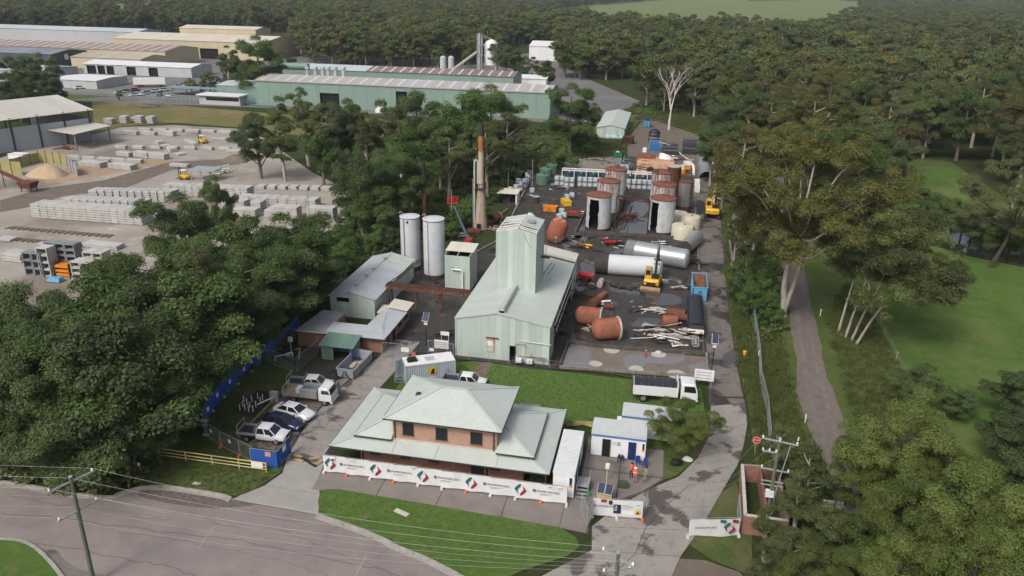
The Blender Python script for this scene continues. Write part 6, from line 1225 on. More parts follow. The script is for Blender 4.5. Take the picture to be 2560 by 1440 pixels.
# grey workshop container with badge, open end door
CN = thing('workshop_container', 'grey corrugated container with a round yellow badge and open end door', 'container', (-3.6,-9.3,0), R(29))
Lc, Wc, Hc = 6.0, 2.45, 2.6
ribwall(CN, (0,0), (Lc,0), .12, Hc-.1, .28, m_cont); ribwall(CN, (Lc,0), (Lc,Wc), .12, Hc-.1, .28, m_cont); ribwall(CN, (Lc,Wc), (0,Wc), .12, Hc-.1, .28, m_cont)
MB().box(-.02,0,Hc-.05,Lc+.02,Wc,Hc).build('roof', m_wpaint, CN); MB().box(0,0,.05,Lc,Wc,.12).build('floor', m_gutter, CN)
fr = MB()
for x in (0,Lc):
 for y in (0,Wc): fr.bar((x,y,0),(x,y,Hc),.12)
for y in (0,Wc): fr.bar((0,y,.1),(Lc,y,.1),.12,.14); fr.bar((0,y,Hc-.08),(Lc,y,Hc-.08),.1,.12)
for x in (0,Lc): fr.bar((x,0,.1),(x,Wc,.1),.12,.14); fr.bar((x,0,Hc-.08),(x,Wc,Hc-.08),.12,.14)
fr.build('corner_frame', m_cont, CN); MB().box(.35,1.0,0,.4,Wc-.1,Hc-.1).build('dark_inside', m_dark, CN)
ribwall(CN, (0,1.25), (0,.05), .15, Hc-.15, .25, m_cont); dd = ribwall(CN, (-.95,2.0), (0,Wc), .15, Hc-.15, .25, m_cont); dd.name = 'open_door'
MB().box(.5,.9,Hc,1.5,1.7,Hc+.35).box(.4,.8,Hc,1.6,1.8,Hc+.06).build('roof_unit', m_black, CN)
gr = MB()
for k in range(7): gr.box(2.6+.17*k,.7,Hc+.01,2.68+.17*k,1.7,Hc+.05)
gr.build('roof_vent', m_steel, CN)
bd = MB().lathe([(.02,0),(.55,0),(.55,.02),(.02,.02)], 24, M_=Matrix.Translation((3.2,-.08,1.6))@Matrix.Rotation(R(90),4,'X')).build('badge', m_yellow, CN); MB().side([(2.95,1.2),(3.45,1.2),(3.42,1.5),(3.5,1.75),(3.3,1.95),(3.1,1.7),(3.0,1.45)], -.12,-.105).build('badge_shape', m_black, bd)
for x, w in ((2.75,.9),): MB().box(x,-.1,.75,x+w,-.085,.85).box(x+.1,-.1,.58,x+w-.1,-.085,.66).build('badge_lines', m_wplas, bd)
o = thing('mesh_cage', 'wire cage trolley beside the workshop container door', 'cage', (-5.2,-9.0,.03), .2)
for z in (.1,.5,.9):
 MB().bar((0,0,z),(1.1,0,z),.03).bar((1.1,0,z),(1.1,.8,z),.03).bar((1.1,.8,z),(0,.8,z),.03).bar((0,.8,z),(0,0,z),.03).build('rail', m_steel, o)
for k in range(6): MB().bar((k*.22,0,0),(k*.22,0,.9),.025).bar((k*.22,.8,0),(k*.22,.8,.9),.025).build('bar', m_steel, o)
# cctv trailer with solar panels
o = thing('camera_trailer', 'yellow solar camera trailer with a white mast head behind the entrance banner', 'trailer', (21.6,-26.3,.04), -.1)
MB().box(-.7,-.5,.25,.7,.6,1.05).build('body', MAT('cream_yellow',(.6,.43,.2),rough=.6), o); m_pv = MAT('solar_cells', (.012,.018,.045), (.02,.03,.07), 8, .15, spec=.6)
for s in (-1,1): pv = MB().cbox((s*.36,-.25,1.35),(.62,.95,.05), tilt=R(35)).build('solar_panel', m_pv, o); MB().cbox((s*.36,-.25,1.31),(.7,1.03,.04), tilt=R(35)).build('panel_frame', m_steel, pv)
MB().tube([(0,.3,1.0),(0,.3,3.3)], .05, 8).build('mast', MAT('cream_yellow',(.6,.43,.2)), o); MB().box(-.18,.12,3.3,.18,.48,3.7).build('camera_head', m_wplas, o)
for s in (-.75,.75): wheel(o, 0, s, .26, .16, False)
# ---- people
def person(label, loc, rz, top, legs, skin=(.42,.26,.18), hat=None, arm=0.0, hair=(.03,.02,.015), vest=None):
 """one skinned body; clothes are face colours of the same surface, hair or helmet a child"""
 o = thing('person', label, 'person', (loc[0],loc[1],.045), rz)
 J = [(0,0,.92),(0,.0,1.12),(0,.01,1.32),(0,.01,1.45),(0,.0,1.52),(0,-.015,1.62),(0,-.01,1.7), (.1,0,.88),(.11,-.02,.5),(.12,.02,.09),(.12,-.14,.035), (-.1,0,.88),(-.12,-.0,.5),(-.14,.02,.09),(-.14,-.14,.035),
         (.19,.01,1.41),(.25,.03,1.14),(.22,-.18,1.02),(.2,-.27,1.03), (-.19,.01,1.41),(-.25,.04,1.14),(-.2,-.14-arm*.1,.98+arm*.35),(-.16,-.22-arm*.08,.96+arm*.48)]
 E = [(0,1),(1,2),(2,3),(3,4),(4,5),(5,6),(0,7),(7,8),(8,9),(9,10),(0,11),(11,12),(12,13),(13,14),(3,15),(15,16),(16,17),(17,18),(3,19),(19,20),(20,21),(21,22)]
 rad = [.15,.145,.16,.11,.055,.1,.085, .095,.065,.045,.04, .095,.065,.045,.04, .068,.05,.038,.034, .068,.05,.038,.034]
 for s, w in ((18, 1), (22, -1)):    # five short fingers on each hand
  h = Vector(J[s]); d = (h-Vector(J[s-1])).normalized()
  for k in range(5):
   L = (.055,.085,.095,.088,.07)[k]; q = h + d*(.02 if k == 0 else .04) + Vector(((k-2)*.02*w, 0, .012*(k == 0)))
   e = q + d*L + Vector((.02*w if k == 0 else 0, 0, -.02)); i = len(J); J += [tuple(q), tuple(e)]; rad += [.011,.008]; E += [(s,i),(i,i+1)]
 me = bpy.data.meshes.new('body'); me.from_pydata(J, E, []); ob = bpy.data.objects.new('body', me); COL.objects.link(ob)
 md = ob.modifiers.new('s', 'SKIN'); md.use_smooth_shade = True; ob.modifiers.new('d', 'SUBSURF').levels = 1; ob.modifiers['d'].render_levels = 1
 for i, v in enumerate(me.skin_vertices[0].data): v.radius = (rad[i], rad[i]*(.8 if i < 4 else 1)); v.use_root = (i == 0)
 dg = bpy.context.evaluated_depsgraph_get(); nm = bpy.data.meshes.new_from_object(ob.evaluated_get(dg)); bpy.data.objects.remove(ob)
 mats = [MAT('skin_%d' % int(skin[0]*99), skin, rough=.6), top, legs, m_black]
 nm.materials.clear()
 for m in mats: nm.materials.append(m)
 for p in nm.polygons:
  c = p.center; ax = abs(c.x)
  if c.z < .13: k = 3
  elif c.z < .93 and ax < .2: k = 2
  elif c.z > 1.49: k = 0
  elif (c.y < -.1 and ax > .1): k = 0
  else: k = 1
  p.material_index = k
 shade(nm, 80); link('body', nm, o)
 if hat: MB().lathe([(.135,1.7),(.125,1.76),(.07,1.82),(.01,1.84)], 14).lathe([(.17,1.695),(.135,1.71)], 14).build('helmet', hat, o, 50)
 else: MB().lathe([(.105,1.64),(.115,1.7),(.1,1.76),(.01,1.8)], 12, c=(0,.015,0)).build('hair', MAT('dark_hair', hair, rough=.8), o, 50)
 MB().cbox((0,-.115,1.635),(.03,.04,.045)).build('nose', mats[0], o); 
 for s in (-1,1): MB().cbox((s*.04,-.105,1.665),(.025,.02,.015)).build('eye', m_black, o); MB().cbox((s*.105,0,1.645),(.02,.04,.06)).build('ear', mats[0], o)
 MB().cbox((0,-.105,1.59),(.05,.015,.012)).build('mouth', m_tail, o)
 if vest: MB().box(-.19,-.135,1.18,.19,.135,1.24).build('reflective_band', vest, o)
 return o
m_hv = MAT('hi_vis_orange', (.8,.12,.05), rough=.7); m_khaki = MAT('khaki_cloth', (.3,.25,.17), rough=.9); m_navyc = MAT('navy_work_cloth', (.02,.025,.05), rough=.9); m_refl = MAT('reflective_tape', (.7,.7,.68), rough=.4)
a = G(1578,1196); person('person in an orange shirt and dark trousers facing the two others', a, R(20), m_hv, m_navyc, arm=.6, vest=None)
a = G(1586,1208); person('person with white helmet and orange hi-vis shirt seen from behind', a, R(170), m_hv, m_khaki, hat=m_wplas, vest=m_refl)
a = G(1612,1206); person('person in khaki work clothes raising a hand beside the helmeted one', a, R(-60), m_khaki, m_khaki, arm=1.0)
# ================================================================ fences, banners, signs, poles and wires
m_cloth = MAT('white_banner_cloth', (.66,.66,.66), (.58,.58,.58), .9, .7, bmp=.2); m_bcloth = MAT('blue_shade_cloth', (.02,.07,.3), (.025,.09,.36), .6, .75, bmp=.3)
m_tealp = MAT('emblem_teal', (.03,.12,.15), rough=.7); m_maroon = MAT('emblem_maroon', (.25,.03,.045), rough=.7); m_ink = MAT('print_ink', (.03,.03,.035), rough=.7); m_inkg = MAT('print_grey', (.35,.35,.36), rough=.7)
m_fblk = MAT('orange_block', (.75,.16,.06), rough=.7); m_wblk = MAT('white_block', (.6,.58,.55), (.5,.48,.45), 2, .8); m_ygate = MAT('cream_yellow_pipe', (.62,.52,.24), (.55,.45,.2), 2, .6)
def cloth(parent, a, b, z0, z1, n, mat, seed, amp=.05, name='banner', sag=.05, nz=4):
 """hanging cloth from a to b with folds"""
 r = random.Random(seed); a, b = Vector((a[0],a[1],0)), Vector((b[0],b[1],0)); d = (b-a); L = d.length; nn = Vector((d.y,-d.x,0)).normalized(); m = MB(); ph = [r.uniform(0,6.28) for _ in range(4)]
 for i in range(n+1):
  for j in range(nz+1):
   t = i/n; s = t*L; f = j/nz; off = amp*(math.sin(s*1.7+ph[0]+f*1.2)+.6*math.sin(s*3.9+ph[1]-f*2))*(.35+.65*(1-f)); q = a+d*t+nn*(off+.04)
   z = z0+(z1-z0)*f + (sag*math.sin(s*1.3+ph[2])*(.5 if f == 1 else 1) if j in (0,nz) else 0); m.v.append((q.x,q.y,z))
 for i in range(n):
  for j in range(nz): k = i*(nz+1)+j; m.f.append((k,k+nz+1,k+nz+2,k+1)); m.m.append(0)
 return m.build(name, mat, parent, 60, recalc=False)
def fpanel(parent, a, b, h=2.0, wires=True, z0=.08):
 a, b = Vector((a[0],a[1],0)), Vector((b[0],b[1],0)); m = MB(); u = Vector((0,0,1))
 m.bar(a+u*z0,a+u*h,.045).bar(b+u*z0,b+u*h,.045).bar(a+u*h,b+u*h,.04).bar(a+u*(z0+.12),b+u*(z0+.12),.04); m.build('fence_frame', m_steel, parent)
 if wires:
  w = MB(); L = (b-a).length
  for k in range(1, int(L/.16)): q = a.lerp(b, k*.16/L); w.bar(q+u*.2,q+u*h,.007)
  for k in range(1, 8): z = .2+(h-.2)*k/8; w.bar(a+u*z,b+u*z,.007)
  w.build('wire_mesh', m_graybin, parent)
def foot(parent, p, rz, mat): return MB().cbox((p[0],p[1],.11),(.24,.62,.2), rz=rz).build('foot', mat, parent)
def on_cloth(parent, x, z, y, polys, rz=0.0):
 """flat print standing just proud of a banner facing -y"""
 for pts, mt, nm in polys: MB().add([(x+a, y, z+b) for a, b in pts], [tuple(range(len(pts)))]).build(nm, mt, parent)
EMB_T = [(a/145,b/126) for a, b in ((-18,85),(12,80),(-6,40),(-43,0),(-30,-65),(-53,-35),(-90,5),(-73,35))]
EMB_M = [(-a, -b) for a, b in EMB_T]
def emblem(parent, x, z, y, s=1.0): on_cloth(parent, x, z, y, [([(a*s,b*s) for a, b in EMB_T], m_tealp, 'emblem'), ([(a*s,b*s) for a, b in EMB_M], m_maroon, 'emblem')])
def wordmark(parent, x, z, y, s=.3):
 upright(text_mesh('ENVIROPACIFIC', s), (x+.12,y,z), 0, parent, 'lettering', m_ink); on_cloth(parent, x-s*4.05, z, y, [([(s*.5*math.cos(t),s*.55*math.sin(t)) for t in [k*.52 for k in range(12)]], m_ink, 'round_mark'), ])
 MB().add([(x-s*4.2,y-.004,z-.14*s),(x-s*3.95,y-.004,z-.3*s),(x-s*3.9,y-.004,z+.3*s),(x-s*4.1,y-.004,z+.1*s)], [(0,1,2,3)]).build('mark_slash', m_cloth, parent)
 for k in range(2): MB().box(x-.7,y-.002,z-s*.95-k*.12,x+.45-k*.3,y,z-s*.95-k*.12+.05).build('small_print', m_inkg, parent)
BF = thing('banner_fence', 'long white printed banner fence along the front of the brick office', 'fence', (0,0,0)); FV = -27.95
px0, px1 = -5.75, 18.2
nP = 10
for k in range(nP):
 a, b = px0+(px1-px0)*k/nP, px0+(px1-px0)*(k+1)/nP; fpanel(BF, (a,FV),(b,FV), 2.05, False)
 cloth(BF, (a,FV-.03),(b,FV-.03), .22, 2.02, 14, m_cloth, 1, .035)
for k in range(nP+1): foot(BF, (px0+(px1-px0)*k/nP, FV-.1), rng.uniform(-.2,.2), m_fblk if k in (1,3,6,9) else m_wblk)
for px, py in ((825,1160),(938,1168),(1057,1187),(1178,1205),(1301,1227)): x, z = PV(px, py, FV-.13); emblem(BF, x, 1.12, FV-.13, .95)
for px, py in ((882,1163),(1001,1181),(1119,1196),(1243,1218),(1368,1239)): x, z = PV(px, py, FV-.13); wordmark(BF, x, 1.25, FV-.13)
for px, w, h, z in ((832,.5,.5,1.75),(880,.5,.3,1.9),(1032,.5,.3,2.0),(1378,.45,.35,1.9),(1402,.45,.35,1.9)):
 x, _ = PV(px, 1160, FV-.15); s = MB().box(x-w/2,FV-.16,z-h/2,x+w/2,FV-.14,z+h/2).build('notice', m_wplas, BF); MB().box(x-w/2+.06,FV-.165,z-h/2+.05,x+w/2-.06,FV-.161,z).build('notice_print', m_ink if px == 832 else m_inkg, s)
MB().box(px0-.02,FV+.1,.2,px0+.02,FV+2.2,2.0).build('return_panel', m_cloth, BF)
# entrance banner with returns
EB = thing('entrance_banner', 'white site entry banner of notices and warning sign beside the driveway', 'fence', (0,0,0)); a, b = (20.7,-29.0), (25.15,-28.55)
fpanel(EB, a, (22.9,-28.78), 2.05, False); fpanel(EB, (22.95,-28.78), b, 2.05, False); cloth(EB, a, b, .2, 2.0, 24, m_cloth, 4, .03); cloth(EB, (20.5,-30.6), (20.7,-29.05), .15, 1.95, 8, m_cloth, 5, .06, 'return_banner'); fpanel(EB, (20.4,-30.7),(19.6,-28.6), 2.0); fpanel(EB, b, (25.5,-26.9), 2.0)
for p in (a, (22.9,-28.9), b): foot(EB, p, .1, m_wblk if p != b else m_fblk)
EB2 = -29.12
upright(text_mesh('ENVIROPACIFIC', .28), (21.75,EB2+.06,1.3), R(5.8), EB, 'lettering', m_ink)
for x0, x1, z0, z1, mt, nm in ((22.55,23.2,.6,1.55,m_navy,'blue_notice'),(23.3,24.35,.55,1.6,m_wplas,'white_notice'),(24.5,24.95,.6,1.05,m_yellow,'warning_sign'),(21.4,21.9,1.7,2.0,m_maroon,'red_notice'),(22.1,22.4,1.5,1.95,m_ink,'black_notice'),(24.5,24.9,1.2,1.75,m_wplas,'white_notice')):
 y = lambda x: -29.13+(x-20.7)*.101; s = MB().add([(x0,y(x0),z0),(x1,y(x1),z0),(x1,y(x1),z1),(x0,y(x0),z1)], [(0,1,2,3)]).build(nm, mt, EB)
 if nm == 'white_notice':
  for k in range(4): MB().add([(x0+.05,y(x0)-.006,z1-.12-k*.14),(x1-.05,y(x1)-.006,z1-.12-k*.14),(x1-.05,y(x1)-.006,z1-.07-k*.14),(x0+.05,y(x0)-.006,z1-.07-k*.14)], [(0,1,2,3)]).build('print_line', m_tealp if k < 2 else m_inkg, s)
 if nm == 'blue_notice':
  for k in range(4): MB().add([(x0+.06,y(x0)-.006,z1-.2-k*.15),(x1-.15,y(x1)-.006,z1-.2-k*.15),(x1-.15,y(x1)-.006,z1-.14-k*.15),(x0+.06,y(x0)-.006,z1-.14-k*.15)], [(0,1,2,3)]).build('print_line', m_wplas, s)
 if nm == 'warning_sign': MB().add([(24.56,y(24.56)-.006,.66),(24.89,y(24.89)-.006,.66),(24.72,y(24.72)-.006,.98)], [(0,1,2)]).build('triangle', m_ink, s)
# far side entry banner
RB = thing('gate_banner', 'smaller white printed banner on the track side of the entrance', 'fence', (0,0,0)); A, B = G(1719,1343), G(1846,1340); A = (A.x,A.y); B = (B.x,B.y)
fpanel(RB, A, B, 2.0, False); cloth(RB, A, B, .1, 1.9, 18, m_cloth, 9, .04); fpanel(RB, A, (A[0]+1.2,A[1]+3.0), 2.0); fpanel(RB, B, (B[0]+.1,B[1]+3.4), 2.0); foot(RB, A, 0, m_wblk); foot(RB, B, 0, m_wblk)
ang = math.atan2(B[1]-A[1], B[0]-A[0]); cx, cy = A[0]+(B[0]-A[0])*.3, A[1]+(B[1]-A[1])*.3-.14
upright(text_mesh('ENVIROPACIFIC', .27), (cx+.15,cy,1.1), ang, RB, 'lettering', m_ink); q = Vector(A).lerp(Vector(B), .8); emblem(RB, q.x, 1.0, q.y-.2, .85)
for f, mt in ((.66,m_tealp),(.9,m_maroon)): q = Vector(A).lerp(Vector(B), f); MB().box(q.x-.25,q.y-.22,1.6,q.x+.25,q.y-.2,1.9).build('notice', mt, RB)
# blue mesh fence along the grove
BLF = thing('blue_mesh_fence', 'curving blue shade cloth fence between the car park and the grove', 'fence', (0,0,0))
bp = [(-23.2,3.0),(-23.0,-.5),(-23.0,-3.5),(-23.1,-7.0),(-23.2,-10.3),(-23.3,-13.6),(-23.2,-16.8),(-22.7,-20.0),(-21.8,-22.9),(-20.6,-24.6)]
for k, (a, b) in enumerate(zip(bp[:-1], bp[1:])):
 fpanel(BLF, a, b, 2.0, False); cloth(BLF, b, a, .12, 1.95, 10, m_bcloth, 20+k, .05, 'shade_cloth'); foot(BLF, b, 1.5, m_wblk)
 if k > 2: m_ = (Vector(a)+Vector(b))/2; MB().cbox((m_.x+.14,m_.y,1.25),(.02,.45,.5)).build('notice', m_wplas, BLF)
GMF = thing('green_mesh_fence', 'see-through temporary mesh fence running to the blue corner screen', 'fence', (0,0,0))
for a, b in (((-20.6,-24.7),(-17.9,-26.2)),((-17.8,-26.3),(-15.2,-27.3)),((-15.1,-27.3),(-13.2,-28.2))): fpanel(GMF, a, b, 1.95); foot(GMF, b, 0, m_fblk)
for f in ((-19.3,-25.5),(-16.4,-26.9)): MB().cbox((f[0]+.05,f[1]-.1,1.4),(.4,.02,.4), rz=-.45).build('notice', m_wplas, GMF)
BCS = thing('blue_corner_screen', 'blue shade cloth corner screen beside the driveway gate', 'fence', (0,0,0))
for k, (a, b) in enumerate((((-13.3,-28.4),(-10.4,-28.4)),((-10.4,-28.4),(-10.5,-25.6)))): fpanel(BCS, a, b, 1.95, False); cloth(BCS, a, b, .1, 1.9, 12, m_bcloth, 40+k, .06, 'shade_cloth')
MB().box(-11.6,-28.56,1.35,-11.0,-28.53,1.85).build('notice', MAT('pink_notice',(.6,.3,.33)), BCS); MB().box(-10.36,-27.4,1.2,-10.33,-26.7,1.8).build('notice', m_wplas, BCS)
# yellow pipe rail
YR = thing('yellow_rail', 'yellow pipe barrier on the grass before the grove', 'barrier', (0,0,0)); x0, x1, yy = -22.8, -11.2, -29.3
for z in (.35,.7,1.1): MB().tube([(x0,yy,z),(x1,yy,z)], .05, 6).build('rail', m_ygate, YR)
for k in range(5): x = x0+(x1-x0)*k/4; MB().tube([(x,yy,0),(x,yy,1.12)], .06, 6).build('post', m_ygate, YR)
MB().box(-12.7,yy-.1,.5,-11.5,yy-.07,1.1).build('notice', m_wplas, YR)
# timber parking rails, white marker stakes, cabinets
PR = thing('parking_rail', 'low timber rail behind the parked cars', 'barrier', (-16.9,-24.5,0))
for a, b in ((0,3.6),(3.8,7.4),(7.6,10.6)): MB().bar((0,a,.45),(0,b,.45),.12,.18).build('rail', m_wood, PR)
for y in (.3,3.4,5.5,7.6,10.2): MB().box(-.08,y-.08,0,.08,y+.08,.42).build('post', m_wood, PR)
tag(ppatch('stake_bed', [(585,1030),(645,975),(700,985),(640,1045)], .036, m_mud), kind='structure')
for k, (px, py) in enumerate(((600,1027),(608,1018),(613,1026),(618,1012),(625,1020),(630,1005),(633,1029),(640,1018),(645,998),(652,1008),(622,1030),(657,1001),(610,1005))):
 tag(MB().cyl(0,0,0,.75,.06,n=6).cyl(0,0,.75,.82,.075,.03,n=6).build('marker_stake', m_wplas, None, loc=G(px,py)), 'white pipe marker stake in the dark bed behind the parking bay', 'stake', 'white marker stakes')
o = thing('service_cabinet', 'pale grey service cabinet at the end of the marker bed', 'cabinet', G(687,1003)); MB().box(-.45,-.22,0,.45,.22,1.15).build('body', MAT('cabinet_grey',(.5,.5,.47),rough=.6), o); MB().box(-.48,-.25,1.15,.48,.25,1.22).build('lid', m_cement, o)
p = G(668,1008); tag(MB().tube([(p.x-.7,p.y-.9,.25),(p.x+.6,p.y+.7,.55)], .09, 7).build('white_pipe', m_wplas), 'sloping white pipe beside the service cabinet', 'pipe')
# pump compound behind chain link
CP = thing('pump_compound_fence', 'chain link pen around white pump pipework', 'fence', (0,0,0)); pc = [(-22.6,-7.6),(-17.8,-9.4),(-17.3,-4.2),(-18.2,-1.4),(-22.8,-1.4)]
for a, b in zip(pc, pc[1:]+pc[:1]): fpanel(CP, a, b, 2.0)
o = thing('pump_pipework', 'white pump pipes and grey motor inside the chain link pen', 'pipework', (-20.4,-5.8,0)); MB().tube([(-1.2,-1.4,.15),(-1.2,-1.4,.8),(-.2,-.6,.8),(.4,.2,.8),(.4,.2,.2)], .07, 7).build('pipe', m_wplas, o); MB().tube([(.2,1.2,.7),(.9,1.4,.9),(1.2,.6,.9),(1.2,.2,.3),(1.6,-.4,.3)], .06, 7).build('pipe', m_cpoly, o); MB().tube([(-.3,-.2,.5),(.2,.5,.5)], .3, 10).build('motor', m_graybin, o); MB().cyl(-.6,1.8,0,1.6,.05,n=6).box(-.85,1.65,1.5,-.35,1.95,2.1).build('control_box', m_wplas, o)
# gate by the brick block, right hand wire fence, low fences
GT = thing('yard_gate', 'steel swing gate open beside the brick amenities block', 'gate', (0,0,0)); fpanel(GT, (-9.2,-2.3),(-6.4,-2.2), 1.9); fpanel(GT, (-3.7,-.2),(-.2,-.5), 1.8); MB().box(-6.6,-2.35,.9,-5.6,-2.3,1.5).build('notice', m_wplas, GT); MB().box(-3.4,-.55,.5,-2.8,-.5,.9).build('notice', m_wplas, GT)
tag(MB().box(-3.1,3.55,.95,-1.9,3.6,1.5).bar((-3.0,3.6,0),(-3.0,3.6,1.5),.05).bar((-2.0,3.6,0),(-2.0,3.6,1.5),.05).build('notice_board', m_wplas), 'small white notice on legs in the lane behind the gate', 'sign')
WF = thing('wire_fence', 'tall wire mesh fence between the driveway verge and the track', 'fence', (0,0,0)); wf = [(37.8,-13),(38.2,-6),(38.1,1),(38.6,8),(38.8,15),(39.0,22),(39.0,30),(37.6,36),(37.3,44),(37.4,52),(37.6,60),(37.8,68)]
for k, (a, b) in enumerate(zip(wf[:-1], wf[1:])): fpanel(WF, a, b, 1.9)
PF = thing('paddock_fence', 'post and wire fence along the green paddock', 'fence', (0,0,0)); pf = [(56.0,-12),(56.0,-4),(56.1,4),(56.3,12),(56.6,20),(56.6,28),(56.2,36),(56.0,44)]
for a, b in zip(pf[:-1], pf[1:]): MB().bar((a[0],a[1],0),(a[0],a[1],1.2),.1).build('post', m_wood, PF); MB().bar((a[0],a[1],.5),(b[0],b[1],.5),.015).bar((a[0],a[1],.85),(b[0],b[1],.85),.015).bar((a[0],a[1],1.15),(b[0],b[1],1.15),.015).build('wire', m_steel, PF)
LF = thing('lawn_wire_fence', 'thin post and wire fence at the edge of the back lawn', 'fence', (0,0,0))
for k in range(12): x = 2.0+k*2.6; y = -.95+.05*k; MB().bar((x,y,0),(x,y,1.1),.05).build('post', m_steel, LF)
for z in (.5,1.05): MB().bar((2.0,-.95,z),(30.6,-.4,z),.015).build('wire', m_steel, LF)
tag(MB().tube(spline([(-2,-1.6,.1),(4,-1.0,.12),(10,-1.5,.1),(13.6,-1.1,.1),(19,-.6,.1),(23,-1.2,.1)], 5), .1, 6).build('silt_sock', m_black), 'long black silt sock along the back lawn edge', 'hose')
sg = thing('silt_mesh', 'sagging yellow silt mesh across the back lawn', 'fence', (0,0,0)); cloth(sg, (16.4,-14.1), (22.2,-13.5), .1, .75, 18, MAT('tan_mesh',(.36,.32,.15),(.3,.27,.1),1.5,.8), 33, .12, 'mesh_strip', .18); MB().bar((16.4,-14.1,0),(16.4,-14.1,.95),.05).bar((22.2,-13.5,0),(22.2,-13.5,.95),.05).bar((16.4,-14.1,.85),(22.2,-13.5,.8),.02).build('post', m_wood, sg)
# signs
def board(label, p, w, h, z, rz=0.0, legs=True, mat=None, name='notice_board'):
 o = thing(name, label, 'sign', (p[0],p[1],0), rz); MB().box(-w/2,-.03,z,w/2,.0,z+h).build('panel', mat or m_wplas, o)
 for k in range(3): MB().box(-w*.4,-.036,z+h*(.2+.25*k),w*.38,-.031,z+h*(.26+.25*k)).build('print_line', m_inkg, o)
 if legs:
  for s in (-1,1): MB().bar((s*w*.4,.03,0),(s*w*.4,.03,z+h),.06).build('post', m_steel, o)
 return o
board('white site board beside the yard entrance driveway', G(1757,968), 2.3, 1.5, .9); board('white site board near the process shed corner', G(1104,885), 1.9, 1.2, .8); board('small red and white sign on the lawn beside the container', G(1034,897), .6, .6, .4, mat=MAT('sign_red',(.55,.08,.06)))
def solar_pole(label, p, h=4.2):
 o = thing('solar_light_pole', label, 'pole', (p[0],p[1],0)); MB().tube([(0,0,0),(0,0,h)], .06, 8).build('pole', m_black, o); pv = MB().cbox((0,0,h+.5),(.75,1.25,.05), tilt=R(42)).build('solar_panel', m_pv, o); MB().cbox((0,.02,h+.46),(.82,1.32,.04), tilt=R(42)).build('panel_frame', m_wplas, pv); MB().box(-.22,-.15,h-.65,.22,.05,h-.2).build('control_box', m_wplas, o)
solar_pole('solar light pole beside the yard driveway', G(1778,932)); solar_pole('solar light pole in the lane by the process shed', G(1066,862), 3.6); solar_pole('solar light pole near the green tanks', G(1322,478), 4.0)
sp = G(1886,1137); o = thing('stop_sign', 'red stop sign bat on the verge beside the driveway', 'sign', (sp.x,sp.y,0)); MB().tube([(0,0,0),(0,0,1.5)], .03, 6).build('pole', m_wood, o); d_ = MB().lathe([(.02,0),(.42,0),(.42,.03),(.02,.03)], 20, M_=Matrix.Translation((0,-.04,1.8))@Matrix.Rotation(R(90),4,'X')).build('disc', MAT('stop_red',(.55,.02,.02)), o); MB().lathe([(.36,0),(.4,0)], 20, M_=Matrix.Translation((0,-.075,1.8))@Matrix.Rotation(R(90),4,'X')).build('white_ring', m_wplas, d_); upright(text_mesh('STOP', .26), (0,-.08,1.8), 0, d_, 'lettering', m_wplas)
for px, py in ((1860,895),(1828,672)): o = thing('yellow_pot', 'yellow bucket lamp on the verge ' + ('nearer' if py > 800 else 'farther from') + ' the entrance', 'bucket', G(px,py)); MB().lathe([(.2,.5),(.26,1.0),(.02,1.02)], 12).build('bucket', m_yellow, o, 40); MB().bar((0,0,0),(0,0,.6),.05).build('stake', m_wood, o)
o = thing('red_pot', 'red bucket lamp on the verge beside the driveway', 'bucket', G(1833,643)); MB().lathe([(.2,.5),(.26,1.0),(.02,1.02)], 12).build('bucket', m_red, o, 40); MB().bar((0,0,0),(0,0,.6),.05).build('stake', m_wood, o)
for k, (px, py) in enumerate(((2012,1057),(2140,1130),(2050,790),(1993,1115),(1896,895))): tag(MB().box(-.06,-.03,0,.06,.03,1.1).build('marker_post', m_wplas, None, loc=G(px,py)), ('white marker post left of the track near the saplings','white marker post right of the track by the thicket','white marker post right of the track beside the clump of four gums','white marker post at the sapling edge of the track','white marker post at the wire fence')[k], 'post')
for k, (px, py) in enumerate(((1765,1080),(1845,745))): tag(MB().cbox((0,0,.5),(.18,.18,1.0)).build('bollard', m_fblk, None, loc=G(px,py)), ('orange bollard post at the entrance driveway','orange bollard post on the verge of the yard driveway')[k], 'bollard')
for k, (px, py, lb) in enumerate(((1718,1150,'crumpled white sheet on the garden bed'),(1690,1160,'black rubbish bags beside the garden bed sheet'))):
 p = G(px, py); b = MB(); rr = random.Random(k+2); secs = [[(p.x+s*(.55+.2*k)*math.cos(t)*rr.uniform(.7,1.1), p.y+s*(.45+.15*k)*math.sin(t)*rr.uniform(.7,1.1), z) for t in [q*.785 for q in range(8)]] for s, z in ((1,.04),(.85,.25+.15*k),(.35,.4+.2*k))]; tag(b.loft(secs).build('crumpled_sheet' if k == 0 else 'rubbish_bag', m_wplas if k == 0 else m_black, None, 30), lb, 'rubbish')
for k, (px, py, rz) in enumerate(((745,1142,-.25),(748,1152,-.3),(787,1147,.5),(797,1160,1.2))): p = G(px,py); tag(MB().cbox((p.x,p.y,.1),(1.1,.28,.12), rz=rz).build('timber_plank', m_wood), 'timber plank ' + ('nearest the blue screen','below the first plank by the blue screen','beside the hose ramp','at the banner end of the hose ramp')[k] + ' on the driveway', 'plank')
tag(MB().tube(spline(Gs([(738,1146),(760,1148),(775,1158),(790,1166)],.1), 4), .12, 6).build('hose_ramp', m_black), 'black hose ramp across the driveway apron', 'hose')
tag(MB().tube(spline(Gs([(1780,985),(1810,993),(1858,994)],.09), 4), .12, 6).build('drive_grate', m_drust), 'dark drain ridge across the yard driveway', 'drain')
